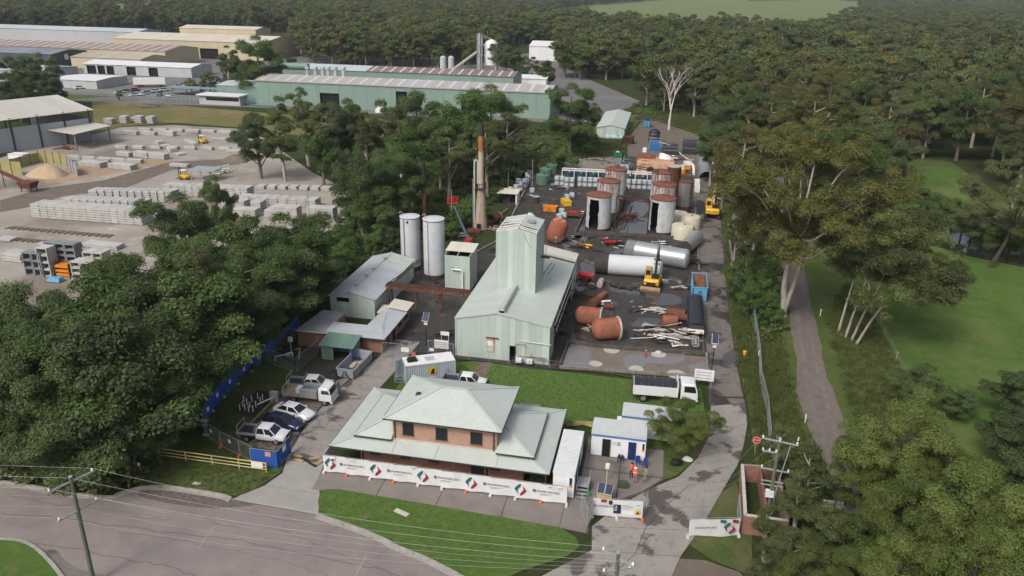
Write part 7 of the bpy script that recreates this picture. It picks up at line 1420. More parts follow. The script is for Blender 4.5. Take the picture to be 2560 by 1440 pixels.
o = thing('red_barrier_base', 'pair of red barrier feet behind the entrance banner', 'barrier', (22.9,-27.6,.04)); MB().lathe([(.35,0),(.3,.12),(.1,.16)], 14).build('base', m_red, o); MB().lathe([(.35,0),(.3,.12),(.1,.16)], 14, c=(1.6,.1,0)).build('base', m_red, o)
tag(MB().cbox((0,0,.35),(1.0,.6,.5)).build('green_crate', MAT('crate_green',(.06,.09,.05)), None, loc=G(1556,1218)), 'low green crate near the three people', 'crate')
p = G(1004,1283); tag(MB().cbox((p.x,p.y,.08),(1.5,.5,.06), rz=-.35).build('pit_lid', m_cement), 'concrete pit lid on the front lawn', 'pit lid')
p = G(492,1210); tag(MB().cbox((p.x,p.y,.06),(.75,.4,.05)).build('pit_lid', m_cement), 'concrete pit lid on the verge below the yellow rail', 'pit lid')
o = thing('small_marker_sign', 'small yellow post with a white plate at the grove edge', 'sign', G(352,1185)); MB().bar((0,0,0),(0,0,1.0),.08).build('post', m_ygate, o); MB().box(-.15,-.06,.95,.15,-.03,1.3).build('plate', m_wplas, o)
p = G(700,1100); o = thing('tool_table', 'trestle of blue and white tools behind the blue corner screen', 'table', (p.x+.3,p.y,0)); MB().box(-.9,-.4,.75,.9,.4,.8).build('table_top', m_wood, o)
for x in (-.8,.8):
 for y in (-.3,.3): MB().bar((x,y,0),(x,y,.75),.06).build('leg', m_wood, o)
MB().box(-.5,-.2,.8,-.1,.2,1.0).build('blue_case', m_dblue, o); MB().box(.1,-.2,.8,.6,.2,.92).build('white_case', m_wplas, o)
# ---- power poles and lines
m_pole = MAT('green_treated_pole', (.12,.15,.1), (.09,.11,.075), 1.2, .9, stretch=(1,1,.15)); m_wire = MAT('overhead_wire', (.35,.35,.34), rough=.5)
P1, P2, P3 = Vector((-17.25,-46.1,0)), Vector((23.6,-45.6,0)), Vector((36.2,-26.4,0))
def pole(label, P, h, arms):
 o = thing('power_pole', label, 'pole', (P.x,P.y,0)); MB().tube([(0,0,-.3),(0,0,h)], [.19,.13], 10).build('pole', m_pole, o, 50); MB().lathe([(.15,h),(.15,h+.08),(.02,h+.1)], 10).build('cap', m_steel, o)
 for z, a, b in arms:
  cr = MB().bar((a[0],a[1],z),(b[0],b[1],z),.1,.12).build('cross_arm', m_steel, o)
  for f in (.04,.5,.96): q = Vector(a).lerp(Vector(b), f); MB().lathe([(.05,z+.05),(.09,z+.12),(.05,z+.18),(.09,z+.24),(.03,z+.32)], 8, c=(q.x,q.y,0)).build('insulator', m_wplas, cr, 40)
 return o
A1, A2 = ((-.7,-1.6),(.7,1.6)), ((-.5,-1.5),(.6,1.5))
pole('green timber power pole leaning over the street corner', P1, 10.0, [(9.6,)+A1, (7.0,)+A2]); pole('power pole top at the bottom edge by the entrance', P2, 10.0, [(9.6,(-1.1,.6),(1.1,-.6)),(8.6,(-.9,-.4),(.9,.4))])
xp = pole('transformer power pole beside the brick enclosure', P3, 8.8, [(8.6,(-1.5,.1),(1.5,-.5)),(7.4,(-1.3,.0),(-.1,-.1)),(5.6,(-1.2,.1),(1.2,-.2))])
for z in (4.4,4.0): MB().bar((-1.0,0,z),(.9,-.1,z),.08,.1).build('bracket', m_steel, xp)
MB().box(-.5,-.35,2.9,.2,.1,3.5).build('transformer_box', m_wplas, xp); MB().tube([(.25,-.1,1.0),(.4,-.1,4),(.9,-.3,8.4)], .05, 6).build('cable_guard', m_steel, xp)
wn = 0
def wires(label, a, b, sag=.6, r_=.011):
 global wn; wn += 1; a, b = Vector(a), Vector(b); pts = [a.lerp(b, k/14)-Vector((0,0,sag*4*(k/14)*(1-k/14))) for k in range(15)]
 tag(MB().tube(pts, r_, 4, caps=False).build('power_line', m_wire), label, 'wire', 'overhead power lines')
LFT = Vector((-62,-50,10))
for k, f in enumerate((.04,.5,.96)):
 q = Vector((A1[0][0],A1[0][1],0)).lerp(Vector((A1[1][0],A1[1][1],0)), f); z = Vector((0,0,9.9)); e = Vector((-1.1,.6,0)).lerp(Vector((1.1,-.6,0)), 1-f)
 wires(('nearest','middle','farthest')[k]+' upper line from the street corner pole to the entrance pole', P1+q+z, P2+e+z, .9); wires(('nearest','middle','farthest')[k]+' upper line leaving the street corner pole to the west', P1+q+z, LFT+q, .8)
 q2 = Vector((A2[0][0],A2[0][1],7.25)).lerp(Vector((A2[1][0],A2[1][1],7.25)), f); wires(('nearest','middle','farthest')[k]+' lower line from the street corner pole to the entrance pole', P1+q2, P2+Vector((0,.3*k-.3,8.8)), 1.1, .007); wires(('nearest','middle','farthest')[k]+' lower line leaving the street corner pole to the west', P1+q2, LFT+q2-Vector((0,0,10)), .9, .007)
 wires(('west','middle','east')[k]+' line from the entrance pole to the transformer pole', P2+e+z, P3+Vector((-1.5+1.5*k,.1-.3*k,8.9)), .5, .008)
for k, (px, py, h) in enumerate(((778,600,9),(1330,478,7.5),(1270,480,5),(1130,560,7),(1835,600,8))): tag(MB().tube([(0,0,0),(0,0,h)], [.1,.06], 8).build('light_pole', m_steel, None, 50, loc=G(px,py)), ('slim light pole rising out of the grove','slim pole behind the green tanks','short pole behind the white hut','slim pole beside the boom lift basket','slim pole on the verge beyond the driveway puddle')[k], 'pole')
o = thing('stored_signs', 'white road signs stacked on a dark rack under the sapling', 'signs', G(2075,1275)); MB().bar((-1.2,0,0),(-1.2,0,1.2),.08).bar((1.2,0,0),(1.2,0,1.2),.08).bar((-1.2,0,.6),(1.2,0,.6),.08).build('rack', m_black, o)
for k, x in enumerate((-.8,-.1,.7)): s = MB().cbox((x,-.1,.75),(.65,.04,.7), tilt=-.2).build('sign_plate', m_wplas, o)
# ================================================================ casting yard and industrial estate on the left
ppatch('casting_yard', [(-500,640),(-300,440),(0,395),(100,362),(235,335),(300,318),(430,312),(600,322),(660,345),(780,430),(870,475),(850,640),(620,720),(300,780),(0,950),(-500,1100)], -0.035, m_pre)
ppatch('dry_field', [(230,253),(430,262),(700,285),(1000,300),(1300,322),(1300,345),(1000,350),(760,340),(600,318),(430,306),(300,316),(235,333)], -0.04, m_dry)
m_est = wetmat('estate_asphalt', (.17,.165,.16), (.13,.127,.123), (.2,.19,.18), .2, .03, .5, .7, .8, .9, .2)
patch('estate_ground', [(-420,170),(-230,180),(-190,180),(-127,186),(-70,184),(5,186),(12,250),(-20,330),(-30,460),(-90,470),(-150,420),(-210,470),(-460,470),(-480,250)], -.045, m_est)
patch('estate_road', [(-420,196),(-190,203),(-186,214),(-420,207)], -.03, wetmat('estate_road_asphalt', (.21,.2,.195), (.18,.17,.165), (.14,.13,.13), .3, .05, .6, .8, .8, .9, .1))
patch('estate_verge', [(-300,180),(-205,183),(-196,196),(-300,193)], -.025, m_verge)
ppatch('dirt_lane', [(0,500),(110,470),(260,450),(420,405),(600,395),(600,410),(430,425),(300,475),(160,490),(60,520),(0,530)], -.028, m_dirt)
ppatch('dirt_lane', [(90,440),(200,415),(420,395),(430,405),(240,440),(120,460)], -.026, MAT('orange_dirt', (.36,.25,.16), (.28,.2,.13), .3, .95, kind='World', c3=(.42,.36,.29), s3=.1))
m_pc = MAT('precast_concrete', (.47,.46,.44), (.38,.37,.35), .5, .9, bmp=.15, kind='World'); m_pcd = MAT('grey_precast', (.24,.255,.26), (.17,.18,.19), .6, .85, kind='World'); m_dunn = MAT('dunnage_timber', (.14,.11,.08), rough=.9)
def stack_mesh(w, d, n, th, seed):
 r = random.Random(seed); b = MB()
 for k in range(n):
  z = k*(th+.07); e = r.uniform(-.06,.06); b.box(-w/2+e,-d/2+r.uniform(-.05,.05),z+.07,w/2+e,d/2,z+.07+th,0)
  for x in (-w*.32,w*.32): b.box(x-.06,-d/2-.02,z,x+.06,d/2+.02,z+.07,1)
 me = b.mesh('panel_stack'); me.materials.append(m_pc); me.materials.append(m_dunn); me.polygons.foreach_set('material_index', b.m); return me
SM = {}
def stack(px, py, kind, label, group, rz=0.0):
 if kind not in SM: SM[kind] = [stack_mesh(*kind, s) for s in range(3)]
 p = G(px, py); return tag(link('panel_stack', SM[kind][rng.randrange(3)], None, (p.x, p.y+kind[1]/2, 0), rz+rng.uniform(-.03,.03)), label, 'concrete stack', group)
for (x0,y0,x1,y1,n,kind,lb) in ((92,545,345,563,14,(1.9,3.6,6,.4),'in the tall front row of the casting yard'),(170,520,350,526,10,(2.0,3.0,4,.4),'in the stepped second row behind the tall front row'),(235,503,420,506,11,(2.0,3.0,5,.4),'in the row behind the stepped second row'),
 (420,488,610,497,12,(1.8,3.0,5,.4),'in the back row half hidden by the grove trees'),(610,512,775,520,8,(2.4,3.0,5,.28),'in the low broad row beyond the grove'),(610,543,690,546,2,(5.0,2.4,5,.25),'of the long thin bundles beside the slim pole'),(710,546,800,548,2,(5.6,2.4,7,.26),'of the tallest long bundles beside the slim pole'),(650,473,812,478,7,(2.0,2.0,2,.35),'in the short line along the scrub'),
 (180,400,330,408,5,(5.0,1.5,3,.25),'in the flat line behind the yellow screens'),(300,372,560,376,7,(3.2,1.4,2,.35),'in the loose line across the middle yard'),(360,328,600,334,7,(4.2,1.4,2,.35),'in the far line below the dry field'),(560,525,640,530,3,(2.2,2.6,5,.35),'seen between the grove crowns')):
 for k in range(n):
  t = k/max(1,n-1); stack(x0+(x1-x0)*t, y0+(y1-y0)*t, kind, 'pale concrete panel stack ' + lb, 'panel stacks ' + lb)
for k, (px, py, kind, rz, lb) in enumerate([(322,337,(5.5,1.6,3,.3),-.1,'west bundle of the three by the dry field'),(368,338,(5.5,1.6,3,.3),-.1,'middle bundle of the three by the dry field'),(415,340,(5.5,1.8,4,.3),-.1,'east bundle of the three by the dry field'),(308,391,(4.5,1.8,3,.3),-.2,'nearest bundle of the middle yard trio'),(352,394,(5,1.8,4,.3),-.2,'second bundle of the middle yard trio'),(392,398,(5.5,2.0,4,.3),-.2,'largest bundle of the middle yard trio'),
 (225,418,(7,2.5,4,.25),-.15,'left half of the wide bundle near the yellow screens'),(300,424,(7,2.5,4,.25),-.15,'right half of the wide bundle near the yellow screens'),(250,404,(6,2,2,.25),-.15,'low bundle behind the wide one'),(270,310,(3,2.4,3,.5),0,'westmost block pile at the dry field'),(308,308,(2.4,2.4,4,.5),0,'tall block pile at the dry field'),(345,308,(2.6,2.4,4,.5),0,'second tall block pile at the dry field'),(375,309,(2.2,2.4,4,.5),0,'eastmost block pile at the dry field'),
 (475,360,(8,1.5,2,.3),-.7,'long slanting beams beside the yellow forklift'),(395,362,(2.6,2,2,.4),-.6,'first block of the diagonal line'),(410,372,(2.6,2,2,.4),-.6,'second block of the diagonal line'),(425,380,(2.6,2,2,.4),-.6,'third block of the diagonal line'),(445,388,(3,2,1,.4),-.6,'last block of the diagonal line'),(560,335,(5,1.6,2,.3),-.1,'bundle at the far end near the belt trees'),(545,352,(4,1.6,2,.3),.2,'bundle below the far one near the belt trees'),(590,382,(6,1.6,2,.3),0,'bundle nearest the belt trees'),
 (445,418,(5,1.6,2,.3),0,'flat bundle on the lane'),(130,617,(6,1.2,1,.3),-.05,'left pale slab lying on the casting floor'),(250,622,(7,2.2,2,.3),-.05,'right double slab lying on the casting floor'),(8,603,(3,2,1,.3),0,'slab cut by the picture edge'),(30,655,(4,2.4,3,.4),-.05,'low slabs beside the culvert boxes'),(800,592,(2.2,2.4,2,.3),.3,'white slabs beside the belt'),(815,605,(2.2,2.4,2,.3),.3,'nearer white slabs beside the belt'),(345,298,(6,1.4,1,.4),.1,'dark beam pile')]):
 stack(px, py, kind, 'concrete pieces, ' + lb, 'scattered precast bundles', rz)
for k in range(3):
 y0 = (570,598,640)[k]; o = thing('dunnage_row', ('far','middle','near')[k] + ' row of dark timber bearers laid on the casting floor', 'timbers', G((20,20,20)[k], y0)); q = G((275,260,240)[k], y0+22)-G(20,y0)
 for j in range(18): p = q*(j/17); MB().cbox((p.x,p.y,.06),(.14,1.5,.12), rz=rng.uniform(-.25,.25)).build('bearer', m_dunn, o)
 MB().bar((0,.5,.02),(q.x,q.y+.5,.02),1.6,.03).build('dirt_strip', m_dirt, o)
def culvert(px, py, w, h, d, n, cols, mat, label, name='culvert_stack'):
 p = G(px, py); o = thing(name, label, 'concrete boxes', (p.x,p.y,0))
 for i in range(cols):
  for k in range(n):
   x = i*(w+.08); z = k*h; MB().box(x,0,z+.02,x+.14,d,z+h-.03).box(x+w-.14,0,z+.02,x+w,d,z+h-.03).box(x+.14,.003,z+h-.17,x+w-.14,d-.003,z+h-.032).box(x+.14,.003,z+.022,x+w-.14,d-.003,z+.12).box(x+.14,d-.2,z+.12,x+w-.14,d-.1,z+h-.17).build('box_unit', mat, o)
 return o
culvert(102,690,2.0,1.2,2.0,4,1,m_pc,'tall pale stack of concrete boxes with yellow edges in the lower yard'); culvert(122,678,1.8,1.0,1.8,5,3,m_pcd,'dark grey wall of stacked concrete boxes in the lower yard'); culvert(65,688,1.6,1.3,1.8,3,2,m_pcd,'dark hollow box stack left of the pale one'); culvert(182,698,1.7,1.0,2.2,3,2,m_pc,'pale crate like box stack beside the grove'); culvert(215,688,1.7,1.0,2.2,4,2,m_pc,'taller pale box stack nearest the grove')
o = thing('orange_mould', 'orange steel mould frame between the box stacks', 'mould', G(140,690)); MB().box(0,0,.1,2.6,1.4,.5).box(0,0,.8,2.6,1.4,1.1).box(0,0,1.5,2.6,1.4,1.9).build('frame', m_orange, o)
for x in (0,2.5): MB().box(x,0,0,x+.12,1.4,2.2).build('upright', m_rust, o)
o = thing('covered_pallet', 'pale blue tarped load before the orange mould', 'pallet', G(140,703)); MB().loft([[(-1.2,-.7,0),(1.2,-.7,0),(1.2,.7,0),(-1.2,.7,0)],[(-.9,-.5,.7),(1.0,-.5,.6),(.9,.5,.7),(-.9,.5,.6)]]).build('tarp', m_blue, o)
MB().box(-1.25,-.75,0,1.25,.75,.12).build('base', m_dunn, o)
def forklift(label, px, py, rz):
 p = G(px, py); o = thing('forklift', label, 'forklift', (p.x,p.y,0), rz); MB().box(-1.4,-.7,.4,.9,.7,1.2).build('body', m_yellow, o); MB().box(-.6,-.65,2.2,.7,.65,2.3).build('roof', m_wplas, o)
 for x in (-.55,.65):
  for y in (-.6,.6): MB().bar((x,y,1.2),(x,y,2.2),.08).build('pillar', m_black, o)
 MB().box(1.0,-.5,.2,1.15,-.35,2.9).box(1.0,.35,.2,1.15,.5,2.9).box(1.0,-.5,2.75,1.15,.5,2.9).build('mast', m_black, o); MB().box(1.15,-.4,.2,2.2,-.25,.26).box(1.15,.25,.2,2.2,.4,.26).build('fork', m_black, o)
 for x in (-1.0,.7):
  for s in (-.65,.65): wheel(o, x, s, .42, .3, False)
forklift('yellow forklift among the beams in the middle yard', 507,358,2.9); forklift('yellow forklift beside the timber shelter', 462,448,3.3)
o = thing('timber_shelter', 'flat topped open shelter frame in the middle of the casting yard', 'shelter', G(475,452)); MB().cbox((3,2.2,2.6),(6.5,4.4,.12), tilt=.04).build('roof', m_graybin, o)
for x in (0.2,3,5.8):
 for y in (.3,4.1): MB().bar((x,y,0),(x,y,2.6),.14).build('post', m_steel, o)
scrap('rubble_heap', 'white broken concrete heap behind the timber shelter', 555,430,26,5,[m_pc,m_wplas,m_pc],2.2,1.2,.8,'rubble heap')
scrap('beam_heap', 'grey timber beam heap in the dry field', 385,268,16,4,[m_pcd,m_dunn],4,.9,.05,'beam heap')
scrap('rubble_heap', 'pale pipe heap beside the white slabs at the belt', 800,575,20,2,[m_pc,m_pcd],1.5,.6,.5,'rubble heap')
m_yscr = MAT('olive_yellow_screen', (.34,.3,.14), (.28,.25,.11), .8, .8)
SB = thing('sand_bay', 'olive yellow panel walls of the sand bay', 'wall', (0,0,0))
for a, b, h in (((-20,432),(58,438),3.2),((100,405),(172,415),3.0),((30,424),(100,406),2.6),((172,425),(195,440),3.0)):
 A, B = G(*a), G(*b); n = max(1, int((B-A).length/2.5))
 for k in range(n): p, q = A.lerp(B, k/n), A.lerp(B, (k+1)/n); hextrude('panel', [p.lerp(q,.02), q.lerp(p,.02)], 0, h, .12, m_yscr if a[0] != 172 else m_graybin, SB); MB().bar((p.x,p.y,0),(p.x,p.y,h+.1),.2).build('post', m_drust, SB)
def heap(label, px, py, rx, ry, h, mat, name='sand_heap'):
 p = G(px, py); r = random.Random(px); b = MB(); n = 18
 secs = [[(p.x+rx*s*math.cos(t)*(1+.12*math.sin(3*t+s*4)+r.uniform(-.05,.05)), p.y+ry*s*math.sin(t)*(1+.1*math.cos(2*t)+r.uniform(-.05,.05)), z*h) for t in [q*2*math.pi/n for q in range(n)]] for s, z in ((1,-.02),(.8,.3),(.55,.62),(.3,.88),(.08,1))]
 return tag(b.loft(secs).build(name, mat, None, 60), label, 'heap')
heap('tan sand heap inside the yellow panel bay', 122,438,5,4,2.6,MAT('tan_sand', (.46,.34,.22), (.38,.28,.18), .8, .95, bmp=.3))
heap('brown soil heap beside the belt trees', 590,402,4,3,1.8,m_dirt,'soil_heap')
o = thing('conveyor', 'rusty red conveyor with hopper at the picture edge', 'conveyor', G(75,478)); MB().bar((-16,3,5.5),(0,0,1.6),1.0,.4).build('belt_frame', m_rust, o); MB().loft([[(-1.4,-1,.8),(1.2,-1,.8),(1.2,1,.8),(-1.4,1,.8)],[(-1.8,-1.4,2.2),(1.6,-1.4,2.2),(1.6,1.4,2.2),(-1.8,1.4,2.2)]]).build('hopper', m_rust, o)
for x, z in ((-1.3,1),(1.1,1),(-8,3.4)): 
 for y in (-.9,.9): MB().bar((x,y+(.8 if x < -5 else 0),0),(x,y+(.8 if x < -5 else 0),z),.14).build('leg', m_drust, o)
# yard shed: wall direction follows the picture, not the yard grid
c0 = Vector((-141.4,113.6)); d_ = Vector((.385,.923)); n_ = Vector((-.923,.385)); L_ = 46
S_blue = sheetmat('pale_blue_grey_sheet', (.36,.39,.42), .5, (.25,.25,.25), .3); S_croof = sheetmat('stone_roof', (.52,.5,.44), .5, (.34,.32,.28), .2, vary=.05)
YS = thing('yard_shed', 'large open sided casting shed with cream roof and blue grey wall', 'shed', (0,0,0)); far = c0-d_*L_
wall_sheets(YS, far, c0, 0, lambda s: 6.4, 9, S_blue, .15); wall_sheets(YS, c0-n_*0, c0+n_*36, 0, lambda s: 6.4, 8, S_blue, .15)
for k in range(7): p = c0-d_*(.3+k*7.2)-n_*.2; MB().bar((p.x,p.y,0),(p.x,p.y,9),.35).build('column', m_gutter, YS); q = c0-d_*(.3+k*7.2)+n_*36; MB().bar((q.x,q.y,0),(q.x,q.y,9),.35).build('column', m_gutter, YS)
e0, e1 = far-n_*.8+d_*0, c0-n_*.8+d_*1.2; roof_sheets(YS, (e0.x,e0.y,8.6),(e1.x,e1.y,8.6),((e0+n_*19).x,(e0+n_*19).y,11.2),((e1+n_*19).x,(e1+n_*19).y,11.2), 13, S_croof, .15, gap=.12); e2, e3 = e0+n_*38, e1+n_*38; roof_sheets(YS, (e3.x,e3.y,8.6),(e2.x,e2.y,8.6),((e1+n_*19).x,(e1+n_*19).y,11.2),((e0+n_*19).x,(e0+n_*19).y,11.2), 13, S_croof, .15, gap=.12)
AW = thing('loading_awning', 'cream flat awning on posts beside the casting shed', 'awning', (0,0,0)); aw = [G(97,322,4.5),G(185,337,4.5),G(278,315,4.8),G(215,303,4.8)]; roof_sheets(AW, aw[0],aw[1],aw[3],aw[2], 5, S_croof, .15)
for f, g in ((.05,.05),(.95,.05),(.95,.95),(.05,.95),(.95,.5)): p = aw[0].lerp(aw[1],f).lerp(aw[3].lerp(aw[2],f),g); MB().bar((p.x,p.y,0),(p.x,p.y,4.5),.3).build('post', m_oldc, AW)
scrap('mould_heap', 'rusty red mould parts under the awning', 165,372,26,4,[m_rust,m_terra,m_drust],2.0,1.0,.4,'mould heap')
o = thing('site_cabin', 'small white cabin at the picture edge below the casting shed', 'cabin', G(25,412)); MB().box(0,0,.1,4.2,2.6,2.7).build('body', S_whiteP, o); MB().box(-.1,-.1,2.7,4.3,2.7,2.8).build('roof', m_wplas, o); MB().box(4.2,.6,1.1,4.22,1.6,2.0).build('window', m_glass, o)
# ---- estate buildings
def gshed(name, label, x0, y0, x1, y1, ez, rz, wall, roof, bays, sky=None, axis='x', doors=(), skyroof=None, sidebays=4, cat='warehouse'):
 """gabled shed; bays are separate wall panels, skylights separate strips"""
 o = thing(name, label, cat, (0,0,0))
 if axis == 'x':
  ym = (y0+y1)/2; g = lambda s: ez+(rz-ez)*(1-abs(s-(ym-y0))/(ym-y0))
  wall_sheets(o, (x0,y0),(x1,y0), 0, lambda s: ez, bays, wall, .12, doors, 'wall_panel', .06); wall_sheets(o, (x1,y0),(x1,y1), 0, g, sidebays, wall, .12, (), 'wall_panel', .06); wall_sheets(o, (x0,y1),(x0,y0), 0, g, sidebays, wall, .12, (), 'wall_panel', .06); wall_sheets(o, (x1,y1),(x0,y1), 0, lambda s: ez, max(2,bays//3), wall, .12, (), 'wall_panel', .06)
  roof_sheets(o, (x0-.3,y0-.4,ez),(x1+.3,y0-.4,ez),(x0-.3,ym,rz),(x1+.3,ym,rz), bays, roof, .12, gap=.05, mats=skyroof); roof_sheets(o, (x1+.3,y1+.4,ez),(x0-.3,y1+.4,ez),(x1+.3,ym,rz),(x0-.3,ym,rz), bays, roof, .12, gap=.05)
  if sky:
   for k in range(bays):
    if skyroof and skyroof[k % len(skyroof)] is not roof: continue
    x = x0+(x1-x0)*(k+.5)/bays; w = (x1-x0)/bays*.09; MB().add([(x-w,y0,ez+.2+.03),(x+w,y0,ez+.23),(x+w,ym-.3,rz+.13),(x-w,ym-.3,rz+.13)], [(0,1,2,3)]).build('skylight', sky, o)
 else:
  xm = (x0+x1)/2; g = lambda s: ez+(rz-ez)*(1-abs(s-(xm-x0))/(xm-x0))
  wall_sheets(o, (x0,y0),(x1,y0), 0, g, bays, wall, .12, doors, 'wall_panel', .06); wall_sheets(o, (x1,y0),(x1,y1), 0, lambda s: ez, sidebays, wall, .12, (), 'wall_panel', .06); wall_sheets(o, (x0,y1),(x0,y0), 0, lambda s: ez, sidebays, wall, .12, (), 'wall_panel', .06)
  roof_sheets(o, (x0-.3,y1,ez),(x0-.3,y0-.3,ez),(xm,y1,rz),(xm,y0-.3,rz), sidebays, roof, .12, gap=.05); roof_sheets(o, (x1+.3,y0-.3,ez),(x1+.3,y1,ez),(xm,y0-.3,rz),(xm,y1,rz), sidebays, roof, .12, gap=.05)
 for q in doors: MB().box(x0+q[0],y0+.8,0,x0+q[1],y0+.9,q[3]).build('dark_doorway', m_dark, o)
 return o
W_green = sheetmat('sage_green_wall', (.2,.29,.245), .6, (.16,.2,.18), .2, vary=.05); R_lilac = sheetmat('grey_lilac_roof', (.40,.375,.37), .6, (.28,.26,.25), .3, vary=.05); R_brown = sheetmat('brown_roof', (.22,.165,.15), .6, (.15,.11,.1), .3, vary=.08); R_pale = sheetmat('pale_blue_roof', (.47,.52,.54), .5, (.3,.3,.3), .2, vary=.03)
m_sky = MAT('skylight_sheet', (.6,.6,.58), rough=.5); W_cream = sheetmat('cream_wall', (.5,.43,.3), .6, (.36,.3,.22), .2, vary=.04); R_crm = sheetmat('cream_ribbed_roof', (.58,.53,.44), .6, (.42,.38,.32), .2, vary=.05); W_slate = sheetmat('slate_wall', (.075,.085,.105), .6, (.06,.06,.07), .2, vary=.06); R_wht = sheetmat('white_metal_roof', (.68,.69,.69), .5, (.5,.5,.5), .1, vary=.02); R_red = sheetmat('faded_red_roof', (.27,.19,.17), .7, (.42,.38,.34), .5, vary=.15); W_grey = sheetmat('light_grey_wall', (.42,.43,.43), .6, (.3,.3,.3), .2, vary=.05)
X = lambda px: PV(px, 240, 192)[0]+131
gs = gshed('green_warehouse', 'long sage green warehouse with grey lilac roof behind the dry field', -131,192,-17.5,211,9.2,10.7,W_green,R_lilac,23,m_sky,doors=[(X(800),X(848),0,5.6),(X(990),X(1018),0,7.4),(X(1153),X(1216),0,7.0)])
MB().bar((-131,191.7,9.15),(-17.5,191.7,9.15),.25,.3).build('gutter', R_lilac, gs)
gshed('green_warehouse', 'second sage green warehouse with brown roof and pale west end', -143,238,-40,256,9,10.4,W_green,R_brown,24,m_sky,skyroof=[R_pale]*9+[R_brown]*15)
gshed('green_annex', 'small green annex with pale roof against the west end of the long warehouse', -150,196,-133,214,6.2,6.9,W_green,R_pale,4)
o = thing('office_cabin', 'white flat roofed cabin block beside the long green warehouse', 'building', (-152.5,187,0)); MB().box(0,0,0,17,6,3.4).build('wall', W_grey, o); MB().box(-.6,-1,3.4,17.6,6.6,3.75).build('roof', R_wht, o); MB().box(3,-.05,1.6,16.5,0,2.8).build('window_strip', m_glass, o)
for k, px in enumerate((768,788,806,820,838,858)): x_, z_ = PV(px,167,226); tag(MB().cyl(x_,226,0,z_-.9,.75,n=14).cyl(x_,226,z_-.9,z_,1.1,n=14).build('exhaust_stack', m_silo, None, 40), 'exhaust stack between the green warehouses, number %s from the west' % ('one','two','three','four','five','six')[k], 'chimney', 'warehouse exhaust stacks')
tag(MB().tube([(-142,228,11),(-126,228,11)], 1.4, 14).build('filter_duct', S_hut, None, 40), 'horizontal green duct between the two green warehouses', 'duct')
gshed('cream_warehouse', 'large cream warehouse with pale ribbed roof and dark doors', -312,352,-213,400,10,12.5,W_cream,R_crm,18,doors=[(58,70,0,6),(38,50,0,4.5)])
gshed('cream_warehouse', 'small raised cream roof behind the large cream warehouse', -300,404,-245,424,14,15.5,W_cream,R_crm,8)
gshed('cream_warehouse', 'long yellow cream warehouse with faded red striped roof', -440,306,-246,338,7.5,9.6,W_cream,R_red,32,m_sky)
gshed('slate_warehouse', 'slate grey warehouse with a round emblem on its gable', -350,276,-291,302,7,8.6,W_slate,sheetmat('slate_roof',(.2,.23,.26),.5,(.15,.15,.15),.2),10)
tag(MB().lathe([(.02,0),(1.6,0),(1.6,.1),(.02,.1)], 20, M_=Matrix.Translation((-290.8,286,5))@Matrix.Rotation(R(90),4,'Y')).build('gable_emblem', m_wplas), 'pale round emblem on the slate warehouse gable', 'sign')
gshed('beige_warehouse', 'low beige warehouse between the slate and cream ones', -285,282,-244,304,5.5,7,W_cream,sheetmat('beige_roof',(.4,.36,.3),.6,(.3,.27,.22),.3),8)
wb = gshed('service_building', 'long white roofed workshop with dark roller doors', -262,262,-203,280,4.6,5.8,W_grey,R_wht,11,doors=[(2,7,0,4),(8,12,0,4),(13,17,0,4),(24,29,0,4),(36,41,0,4)])
gshed('service_building', 'small white roofed building before the long workshop', -238,212,-216,232,3.4,3.9,W_grey,R_wht,5)
gshed('service_building', 'grey sheds at the far left edge of the estate', -520,420,-345,450,9,10.6,W_grey,R_pale,14)
gshed('service_building', 'pale blue roofed shed left of the cream warehouses', -330,222,-252,246,5,6,W_grey,R_pale,10)
gshed('green_factory', 'far sage green factory roof behind the cream warehouse', -250,470,-150,520,10,12.5,W_green,sheetmat('sage_roof',(.33,.42,.37),.6,(.25,.3,.27),.2),12)
gshed('cream_warehouse', 'small cream gabled shed end on beyond the large tree', -205,395,-190,415,8,9.8,W_cream,R_crm,4,axis='y')
gshed('white_arch_building', 'white curved roof building behind the silo plant', -66,420,-30,446,8.5,11,S_whiteP,R_wht,6)
gshed('service_building', 'low dark roofed building before the silo plant', -140,285,-70,298,5,5.6,W_slate,sheetmat('blue_dark_roof',(.2,.22,.25),.5,(.15,.15,.15),.2),10)
gshed('white_house', 'small white building beside the silo plant trees', -46,262,-30,276,6,7,S_whiteP,R_wht,4)
SPt = thing('silo_plant', 'tall grey and white silo plant with inclined conveyor', 'plant', (-76,322,0))
MB().lathe([(3.6,5),(3.6,15.5),(2.6,17),(.3,18)], 22, c=(6,6,0)).build('silo', m_wpaint, SPt, 40)
for x in (0,2.2):
 for y in (0,2.2): MB().bar((x,y,0),(x,y,20),.35).build('leg', m_steel, SPt)
MB().box(.2,.2,0,1.4,1.4,21).build('elevator', MAT('elevator_grey',(.36,.39,.42),rough=.6), SPt); MB().bar((1,1,20.5),(6,6,18),.8,.6).build('chute', m_steel, SPt); MB().bar((-14,-10,1),(0,0,12),.9,.9).build('conveyor', m_cpoly, SPt)
for z in (5,10,15): MB().box(-.3,-.3,z,2.8,2.8,z+.15).build('platform', m_steel, SPt)
for x in (3,9):
 for y in (3,9): MB().bar((x,y,0),(x,y,6),.4).build('leg', m_steel, SPt)
for k, px in enumerate((1108,1128)): p = G(px,176); o = thing('small_silo', 'small white silo with rusty streaks, ' + ('west','east')[k] + ' of the pair', 'silo', (p.x,p.y,0)); MB().lathe([(1.7,0),(1.7,7),(.8,7.6),(.02,7.8)], 18).build('shell', m_tankw, o, 40); MB().bar((-1.7,0,7.4),(1.7,0,8.2),.2).build('rail', m_rust, o)
